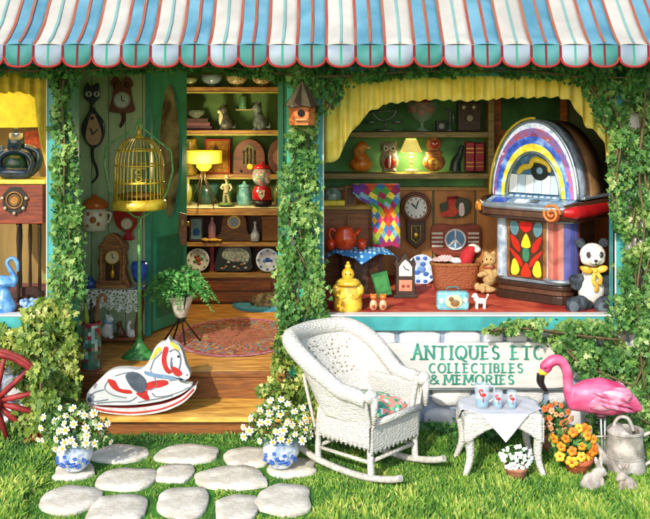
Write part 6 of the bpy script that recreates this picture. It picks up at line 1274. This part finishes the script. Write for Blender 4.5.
GL = {'A': [[(-.08, .0), (.05, .0), (.5, 1.02)], [(.45, 1), (.92, 0)], [(.2, .36), (.74, .36)]], 'N': [[(.1, 0), (.1, 1)], [(.08, 1), (.9, 0)], [(.9, 0), (.9, 1)]], 'T': [[(0, .97), (1, .97)], [(.5, 0), (.5, .97)]], 'I': [[(.5, 0), (.5, 1)]],
 'Q': [E_(.5, .5, .47, .5, 0, 360, 22), [(.45, .22), (.7, -.1), (1.0, -.2)]], 'O': [E_(.5, .5, .46, .5, 0, 360, 22)], 'U': [[(.1, 1), (.1, .35)]+E_(.5, .35, .4, .35, 180, 360)+[(.9, .35), (.9, 1)]], 'E': [[(.15, 0), (.15, 1)], [(.15, .97), (.85, .97)], [(.15, .52), (.7, .52)], [(.15, .03), (.88, .03)]],
 'S': [E_(.5, .74, .34, .24, 30, 270, 12)+E_(.5, .25, .36, .24, 90, -150, 12)], 'C': [E_(.55, .5, .48, .5, 50, 310, 18)], 'L': [[(.15, 1), (.15, .03), (.85, .03)]], 'B': [[(.15, 0), (.15, 1)], [(.15, .98), (.5, .98)]+E_(.5, .76, .3, .22, 90, -90, 8)+[(.15, .54)], [(.5, .53)]+E_(.5, .28, .36, .26, 90, -90, 8)+[(.15, .02)]],
 'M': [[(.02, 0), (.12, 1)], [(.12, 1), (.5, .2)], [(.5, .2), (.88, 1)], [(.88, 1), (.98, 0)]], 'R': [[(.15, 0), (.15, 1)], [(.15, .98), (.5, .98)]+E_(.5, .75, .32, .23, 90, -90, 8)+[(.15, .52)], [(.42, .52), (.95, 0)]],
 '&': [[(1.0, .0), (.3, .72)]+E_(.48, .82, .2, .17, 200, -20, 10)+[(.6, .68), (.18, .4)]+E_(.42, .22, .32, .2, 140, 330, 10)+[(.9, .45)]]}
SER = {'A': [(-.05, 0), (.92, 0)], 'N': [(.1, 0), (.1, 1), (.9, 1)], 'T': [(.5, 0)], 'I': [(.5, 0), (.5, 1)], 'U': [(.1, 1), (.9, 1)], 'E': [(.12, 0), (.12, 1)], 'L': [(.15, 0), (.15, 1)], 'B': [], 'M': [(.02, 0), (.98, 0), (.12, 1), (.88, 1)], 'R': [(.15, 0), (.97, 0)]}
WD = {'I': .35, 'M': 1.15, 'Q': 1.05, 'O': 1.0, 'T': .9, 'L': .75, 'E': .78, 'S': .75, 'B': .8, ' ': .62, 'N': .95, '&': .9}
def lettering(txt, x0, x1, zb, h, w_, nm):
    tot = sum(WD.get(c, .9) for c in txt); gap = .24; tot += gap*(len(txt)-1); sc = (x1-x0)/tot; x = x0; lay = 0
    for ci, c in enumerate(txt):
        mb = MB()
        W = WD.get(c, .9)*sc; hh = h*(1.16 if ci == 0 and len(txt) > 10 and c == 'A' else 1)
        for stx in GL.get(c, []):
            pts = [(x+a*W, zb-b2*hh) for a, b2 in stx]
            for p, q in zip(pts[:-1], pts[1:]):
                d = Vector((q[0]-p[0], q[1]-p[1])); 
                if d.length < 1e-4: continue
                d.normalize(); vert = abs(d.y); ww = w_*(.55+.45*vert); e = .12*w_; n_ = Vector((-d.y, d.x))*ww; lay += 1; y = -.9-.012*(lay % 9)
                mb.prism([(p[0]-d.x*e+n_.x, p[1]-d.y*e+n_.y), (q[0]+d.x*e+n_.x, q[1]+d.y*e+n_.y), (q[0]+d.x*e-n_.x, q[1]+d.y*e-n_.y), (p[0]-d.x*e-n_.x, p[1]-d.y*e-n_.y)], y, .2)
        for a, b2 in SER.get(c, []): lay += 1; mb.prism([(x+a*W-w_*2.1, zb-b2*hh-w_*.55), (x+a*W+w_*2.1, zb-b2*hh-w_*.55), (x+a*W+w_*2.1, zb-b2*hh+w_*.55), (x+a*W-w_*2.1, zb-b2*hh+w_*.55)], -1.15-.01*(lay % 7), .2)
        x += W+gap*sc
        if mb.v: t.part(nm, mb, mat('#2f8a72', rough=.6, var=.25, sc=12, h2='#46a088'), b)
lettering('ANTIQUES ETC', 413, 543, 359, 13, 1.15, 'letter'); lettering('COLLECTIBLES', 429, 523, 372.5, 9, .85, 'letter'); lettering('MEMORIES', 444, 514, 384, 9, .9, 'letter'); lettering('&', 429, 439, 384, 9, .8, 'letter')

# ================================================================ FLAMINGO
t = T('flamingo_ornament', 'pink plastic flamingo lawn ornament on a thin metal leg', 'flamingo', 603, 470, 7.28)
PK = mat('#cf3068', rough=.4, h2='#e8769c', sc=5, var=.15, stretch=(1, 1, 2))
mb = MB(); bp_ = [(567, 0, 404), (574, 0, 401), (585, 0, 397), (600, 0, 396), (615, 0, 399), (628, 0, 403), (638, 0, 408), (641, 0, 411)]
sb = spline(bp_, 5); mb.tube(sb, [6, 11, 16.5, 18.5, 17, 11, 5, 1.5], 20, sq=.8)
mb.tube(spline([(576, 0, 403), (570, 0, 396), (568, 0, 384), (567, 0, 372), (562, 0, 362), (554, 0, 360), (547, 0, 365)]), [9, 6, 5, 5, 5.2, 5.6, 5.5], 14); mb.ell((546, 0, 367), (6.5, 5, 6.6)); mb.ell((634, 0, 409), (6, 4, 3.6), rot=(.5, 'Y'))
t.part('body', mb, PK, remesh=1.1, smooth=6)
mb = MB(); 
for s_ in (-1, 1): mb.ell((607, s_*11, 396), (23, 6, 10.5), rot=(.28, 'Y'))
t.part('wing', mb, mat('#e06a92', rough=.45, h2='#f2b4c6', sc=9, var=.2, stretch=(.7, 1, 2.4), bump=.5))
mb = MB(); 
for k in range(9):
    r_ = k//3; c_ = k % 3; x0_ = 590+10*r_+2*c_; z0_ = 388+5.2*c_+2.4*r_; mb.tube(spline([(x0_, -15.5+abs(r_-1)*1.2, z0_), (x0_+8, -17.3+r_*.9, z0_+2.4), (x0_+17, -15.0+r_*2.4, z0_+6.5)]), [.8, 2.2, .5], 8, sq=.6)
t.part('feather', mb, mat('#d9527f', rough=.45, h2='#eb97b2'))
mb = MB(); mb.ell((543, 0, 372), (4.6, 3.6, 4.6)); bkk = t.part('beak', mb, mat('#f2c93a', rough=.3)); mb = MB(); mb.tube(spline([(541, 0, 374), (540.5, 0, 382), (544, 0, 388), (547.5, 0, 391)]), [4.2, 3.8, 2.6, .8], 10); t.part('beak_tip', mb, mat('#231c1c', rough=.3), bkk)
mb = MB(); mb.ell((544.5, -4.3, 367), (1.2, .7, 1.2), n=8); t.part('eye', mb, BLK)
mb = MB(); mb.tube([(600.5, -1, 414), (602.5, -1, 471)], 1.1); t.part('leg', mb, mat('#c9cdd0', metal=.5, rough=.3)); mb = MB(); mb.tube([(606, 4, 414), (606, 4, 472)], 1.1); t.part('leg', mb, mat('#c9cdd0', metal=.5, rough=.3)); mb = MB(); mb.ell((601, -1, 415), (6, 5, 3)); t.part('leg_socket', mb, mat('#4a2a30'))

# ================================================================ POTTED PLANTS
TC = mat('#c8603a', rough=.7, h2='#d97a52', sc=10, var=.22); TCD = mat('#c07a5a', rough=.75, h2='#cf9478', sc=10)
def pot(t, cx, base, top, rt, rb, m):
    h = base-top; mb = MB(); mb.lathe(cx, 0, [(rb, base), (rt*.88, top+h*.28), (rt*.9, top+h*.27), (rt, top+h*.26), (rt*1.02, top+1), (rt*.97, top), (rt*.88, top), (rt*.84, top+5)], 30); b = t.part('pot', mb, m)
    mb = MB(); mb.lathe(cx, 0, [(rt*.86, top+4), (.01, top+3)], 20); t.part('soil', mb, mat('#3a2618', rough=1), b)
def plantpot(name, label, cx, base, top, rt, rb, m, fx, fy, rx, rz, nleaf, leafm, lsize, nfl, flm, fs, D, petals=5, center=None, shape=OVAL):
    t = T(name, label, 'potted plant', cx, base, D); pot(t, cx, base, top, rt, rb, m); rr = random.Random(int(cx)); pts = []; fc = []; u = t.u
    for i in range(nleaf):
        d = Vector((rr.gauss(0, 1), rr.gauss(0, 1), rr.gauss(0, 1))).normalized(); r = rr.uniform(.3, 1); q = Vector((fx-cx+d.x*rx*r, d.y*rx*.8*r, base-fy+d.z*rz*r))*u; pts.append(q); fc.append(d+Vector((0, -.5, .4)))
    scatter('leaves', np.array(pts), lsize, shape, leafm, face=np.array(fc), jit=.4, updir=np.array(fc)*.5+np.array([0, 0, .7]), parent=t.root)
    st = MB()
    for i in range(9): st.tube(spline([(cx+rr.uniform(-3, 3), rr.uniform(-3, 3), top+4), (cx+rr.uniform(-8, 8), rr.uniform(-6, 6), (top+fy)/2), (fx+rr.uniform(-.7, .7)*rx, rr.uniform(-.6, .6)*rx, fy-rz*.3)]), .6)
    t.part('stem', st, mat('#4f7f3a'))
    pm = MB()
    for k in range(petals):
        a = 2*PI*k/petals; c_ = Vector((math.cos(a), 0, math.sin(a)))*fs*.5; pm.ell(c_+Vector((0, -fs*.12, 0)), (fs*.46, fs*.16, fs*.46), n=8)
    pm.v = [(x+t.px, y, t.py-z) for x, y, z in pm.v]; f0 = t.part('flower', pm, flm[0]); cm = MB(); cm.ell((0, -fs*.3, 0), (fs*.2, fs*.14, fs*.2), n=8); cm.v = [(x+t.px, y, t.py-z) for x, y, z in cm.v]; c0 = t.part('flower_centre', cm, center or mat('#c8501a'), f0)
    meshes = [f0.data]+[f0.data.copy() for _ in flm[1:]]
    for me, mm in zip(meshes, flm): me.materials[0] = mm
    pl = []
    for i in range(5000):
        if len(pl) >= nfl: break
        a = rr.uniform(0, 2*PI); r = rr.random()**.5; q = Vector((fx-cx+rx*r*math.cos(a), -rx*.8*math.sqrt(max(0, 1-r*r))-1.5, base-fy+rz*r*math.sin(a)))
        if all((q-w).length > fs*1.15 for w in pl): pl.append(q)
    for i, q in enumerate(pl):
        if i == 0: f = f0
        else: f = f0.copy(); COL.objects.link(f); f.data = meshes[i % len(meshes)]; cc = c0.copy(); COL.objects.link(cc); cc.parent = f; f.parent = t.root
        f.location = q*u; f.rotation_euler = (rr.uniform(-.5, .3), rr.uniform(0, 1), q.x*.03); s_ = rr.uniform(.8, 1.2); f.scale = (s_,)*3
    return t
OR = [mat('#f08a12', rough=.6, h2='#f7b02c'), mat('#e86a10', rough=.6, h2='#f09a20'), mat('#f7c23a', rough=.6)]
PC = [mat('#ee9a5a', rough=.6, h2='#f5bb86'), mat('#e8783a', rough=.6), mat('#f2b890', rough=.6)]
plantpot('marigold_pot', 'terracotta pot of bright orange pansies beside the stone rabbit', 578, 476, 457, 15, 10.5, TC, 571, 443, 22, 20, 260, M_IVYD, .055, 17, OR, 6.2, 7.2)
plantpot('geranium_pot', 'terracotta pot of peach coloured blossoms behind the orange pansies', 551, 450, 433, 12, 9, TCD, 551, 418, 19, 17, 240, M_IVYD, .05, 26, PC, 3.6, 7.65)
WP = [mat('#e8f0ec', rough=.6), mat('#f6f8f4', rough=.6)]
plantpot('white_flower_pot', 'small terracotta pot of tiny white flowers in front of the side table', 516, 482, 465, 11.5, 8.5, TCD, 516, 456, 16, 13, 90, M_IVYD, .035, 48, WP, 2.4, 7.04, petals=4, center=mat('#b8d0b0'))

# ================================================================ WATERING CAN
t = T('watering_can', 'weathered grey white metal watering can with long spout', 'watering can', 625, 474, 7.22)
CAN = mat('#aaa196', rough=.55, metal=.2, h2='#cdc6bb', sc=9, var=.4, bump=.4)
mb = MB(); mb.lathe(625, 0, [(19.5, 474), (20, 472), (18.5, 456), (18, 455), (18.6, 453.5), (17, 440), (16.6, 432), (17.4, 430.5), (17.4, 429)], 34, cap=False); mb.lathe(625, 0, [(19, 473), (.1, 473)], 34); b = t.part('body', mb, CAN, solid=.8)
mb = MB(); mb.add([(625+17.2*math.cos(a), 17.2*math.sin(a), 429.4) for a in np.linspace(PI*.55, PI*1.45, 20)]+[(625+17.2*math.cos(PI*.55), 17.2*math.sin(PI*.55), 429.4)], [list(range(20))]); 
mb.grid(lambda u, v: (625-17*v*math.sin(PI*u)-0, 17*math.cos(PI*u), 429.4-9*math.sin(PI*u)*math.sin(PI*min(1, v)*.5)*(1-v)*1.6), 16, 8); t.part('hood', mb, CAN, solid=.8)
mb = MB(); mb.tube([(608, 0, 464), (603, 0, 455), (590, 0, 438)], [5.2, 3.6, 2.6], 12); mb.tube([(588.5, 0, 436), (585, 0, 430)], [3.5, 3.5], 10); sp3 = t.part('spout', mb, CAN); mb = MB(); mb.tube([(590, 0, 438), (585.5, 0, 431.5), (584.8, 0, 430.5)], [3, 8, 8], 16); t.part('rose', mb, mat('#dcd4c6', rough=.4), sp3)
mb = MB(); mb.tube([(592, 0, 436.5), (609, 0, 436.5)], 1); t.part('spout_brace', mb, CAN, sp3)
mb = MB(); mb.tube(spline([(614, 0, 430), (615, 0, 422), (620, 0, 417), (627, 0, 418), (631, 0, 424), (633, 0, 431)]), 1.8, 10); t.part('handle', mb, CAN); mb = MB(); mb.tube(spline([(642, 0, 436), (654, 0, 432), (660, 0, 442), (654, 0, 458), (643, 0, 466)]), 1.8, 10); t.part('handle', mb, CAN)
mb = MB(); 
for z in (455, 431.5, 472.5): mb = MB(); mb.tube([(625+(18.6 if z > 440 else 17.2)*math.cos(a), (18.6 if z > 440 else 17.2)*math.sin(a), z) for a in np.linspace(0, 2*PI, 40)[:-1]], .9, closed=True); t.part('band', mb, CAN, b)
# stone rabbits
STN_ = mat('#a89c90', rough=.85, h2='#cfc6bc', sc=14, var=.25, bump=.5)
t = T('stone_rabbit', 'pale stone rabbit with upright ears facing right, left one of the pair', 'statue', 594, 492, 6.9, group='stone rabbits')
def blob(t, L1, tubes, m, vox=.7, name='body'):
    mb = MB()
    for c, r in L1: mb.ell(c, r)
    for p, r in tubes: mb.tube(spline(p), r, 10)
    return t.part(name, mb, m, remesh=vox, smooth=3)
blob(t, [((592, 0, 482), (10, 8, 9.5)), ((587, 0, 485), (7, 7, 6.5)), ((597.5, 0, 474), (6.5, 5.5, 6)), ((600, -1, 471), (6, 4.6, 5)), ((604, -1.5, 473), (3, 2.8, 2.6)), ((594, -4, 490), (9, 3.4, 2)), ((594, 4, 490), (9, 3.4, 2)), ((590, -6, 484), (6, 3.4, 6)), ((582.5, 0, 487), (3, 3, 3))],
     [([(599, -2, 468), (596, -2.5, 461), (594.5, -2.5, 456)], [2, 2.6, .9]), ([(601, 2, 467), (601.5, 2.5, 460), (602, 2.5, 455)], [2, 2.6, .9]), ([(601, -3, 478), (602, -4, 484), (602, -4, 490)], [2.4, 2, 2]), ([(601, 3, 478), (602, 4, 484), (602, 4, 490)], [2.4, 2, 2])], STN_)
t = T('stone_rabbit', 'brownish stone rabbit looking back over its shoulder, right one of the pair', 'statue', 627, 496, 6.82, group='stone rabbits')
blob(t, [((628, 0, 486), (8.5, 7.5, 9.5)), ((632, 0, 488), (6.5, 6.5, 7)), ((623.5, 0, 478), (5.5, 5, 5)), ((621, -2, 476), (5, 4.4, 4.4)), ((617.5, -3, 478), (2.6, 2.4, 2.3)), ((626, -4, 494.5), (9, 3.2, 1.8)), ((636.5, 0, 491), (2.8, 2.8, 2.8)), ((629, -6, 489), (6, 3, 5.5))],
     [([(622, -2, 473), (620, -2.5, 467), (618, -2.5, 464)], [1.8, 2.3, .8]), ([(624, 1, 473), (627, 1, 467), (630, 1, 464)], [1.8, 2.3, .8]), ([(621, -3, 481), (619.5, -4, 488), (619, -4, 494)], [2.4, 1.9, 1.9]), ([(622, 3, 481), (620.5, 4, 488), (620, 4, 494)], [2.4, 1.9, 1.9])], mat('#9c8d7e', rough=.85, h2='#c4b8ac', sc=14, var=.3, bump=.5))

# ================================================================ IVY AND SHRUBS
foliage('ivy', 'ivy climbing the teal post between the left window and the porch', 'ivy', [([(66, 62, 16), (60, 100, 9), (64, 150, 13), (66, 200, 15), (68, 250, 15), (66, 300, 20)], 7.95, 8.2)], 1900, .062, M_IVY)
foliage('ivy', 'dense ivy covering the middle post below the birdhouse', 'ivy', [([(300, 60, 18), (308, 95, 12), (302, 135, 15), (300, 180, 19), (298, 230, 20), (300, 280, 24), (304, 325, 30)], 7.92, 8.2)], 3000, .06, M_IVY)
foliage('ivy', 'pale ivy covering the stone wall at the right edge', 'ivy', [([(634, 62, 28), (640, 110, 22), (642, 170, 22), (642, 230, 22), (640, 290, 22), (628, 345, 32), (632, 390, 32), (640, 430, 28)], 7.95, 8.2), ([(604, 86, 8), (618, 130, 8), (614, 180, 7), (618, 230, 6)], 7.95, 8.12)], 4000, .062, M_IVY, clump=.6)
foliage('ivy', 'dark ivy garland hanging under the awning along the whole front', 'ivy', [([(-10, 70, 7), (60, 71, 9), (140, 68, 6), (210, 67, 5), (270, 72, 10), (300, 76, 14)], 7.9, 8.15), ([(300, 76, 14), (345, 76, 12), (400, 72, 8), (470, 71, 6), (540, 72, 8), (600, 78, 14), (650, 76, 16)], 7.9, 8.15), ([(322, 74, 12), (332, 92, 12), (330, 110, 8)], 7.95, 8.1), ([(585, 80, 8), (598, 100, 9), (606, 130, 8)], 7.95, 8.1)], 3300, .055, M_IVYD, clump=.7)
foliage('ivy', 'trailing ivy growing below the teal sill of the right window', 'ivy', [([(485, 332, 4), (510, 328, 8), (540, 330, 14), (575, 335, 20), (612, 340, 26)], 7.85, 8.12), ([(560, 345, 9), (590, 365, 18), (620, 385, 22), (640, 400, 26)], 7.8, 8.1)], 1900, .055, M_IVY, clump=.75)
foliage('golden_shrub', 'big golden green leafy shrub beside the wagon wheel', 'shrub', [([(50, 310, 20), (46, 340, 32), (46, 380, 34), (58, 412, 24)], 7.8, 8.35), ([(10, 335, 18), (0, 360, 12)], 8.0, 8.2), ([(20, 420, 16), (52, 434, 18)], 7.75, 8.1), ([(38, 370, 9), (46, 395, 12), (42, 425, 12)], 7.5, 7.75)], 3300, .072, M_IVYY, clump=.5)
foliage('golden_shrub', 'low leafy shrub at the foot of the middle post behind the daisies', 'shrub', [([(300, 335, 24), (296, 370, 26), (302, 405, 30), (312, 432, 30)], 7.95, 8.2), ([(262, 392, 8), (282, 392, 12)], 7.85, 8.0)], 1900, .06, M_IVYY, clump=.5)
foliage('wall_shrub', 'dark green low plants growing at the foot of the stone wall', 'shrub', [([(345, 442, 20), (400, 442, 18), (450, 436, 18), (500, 440, 22), (560, 440, 20)], 7.9, 8.15)], 1500, .05, M_IVYD, clump=.7)
foliage('shrub', 'leafy shrub behind the watering can at the right edge', 'shrub', [([(600, 420, 18), (636, 420, 26), (660, 430, 24)], 7.6, 8.0), ([(640, 390, 22), (650, 350, 22)], 7.8, 8.1)], 1300, .058, M_IVY, clump=.6)
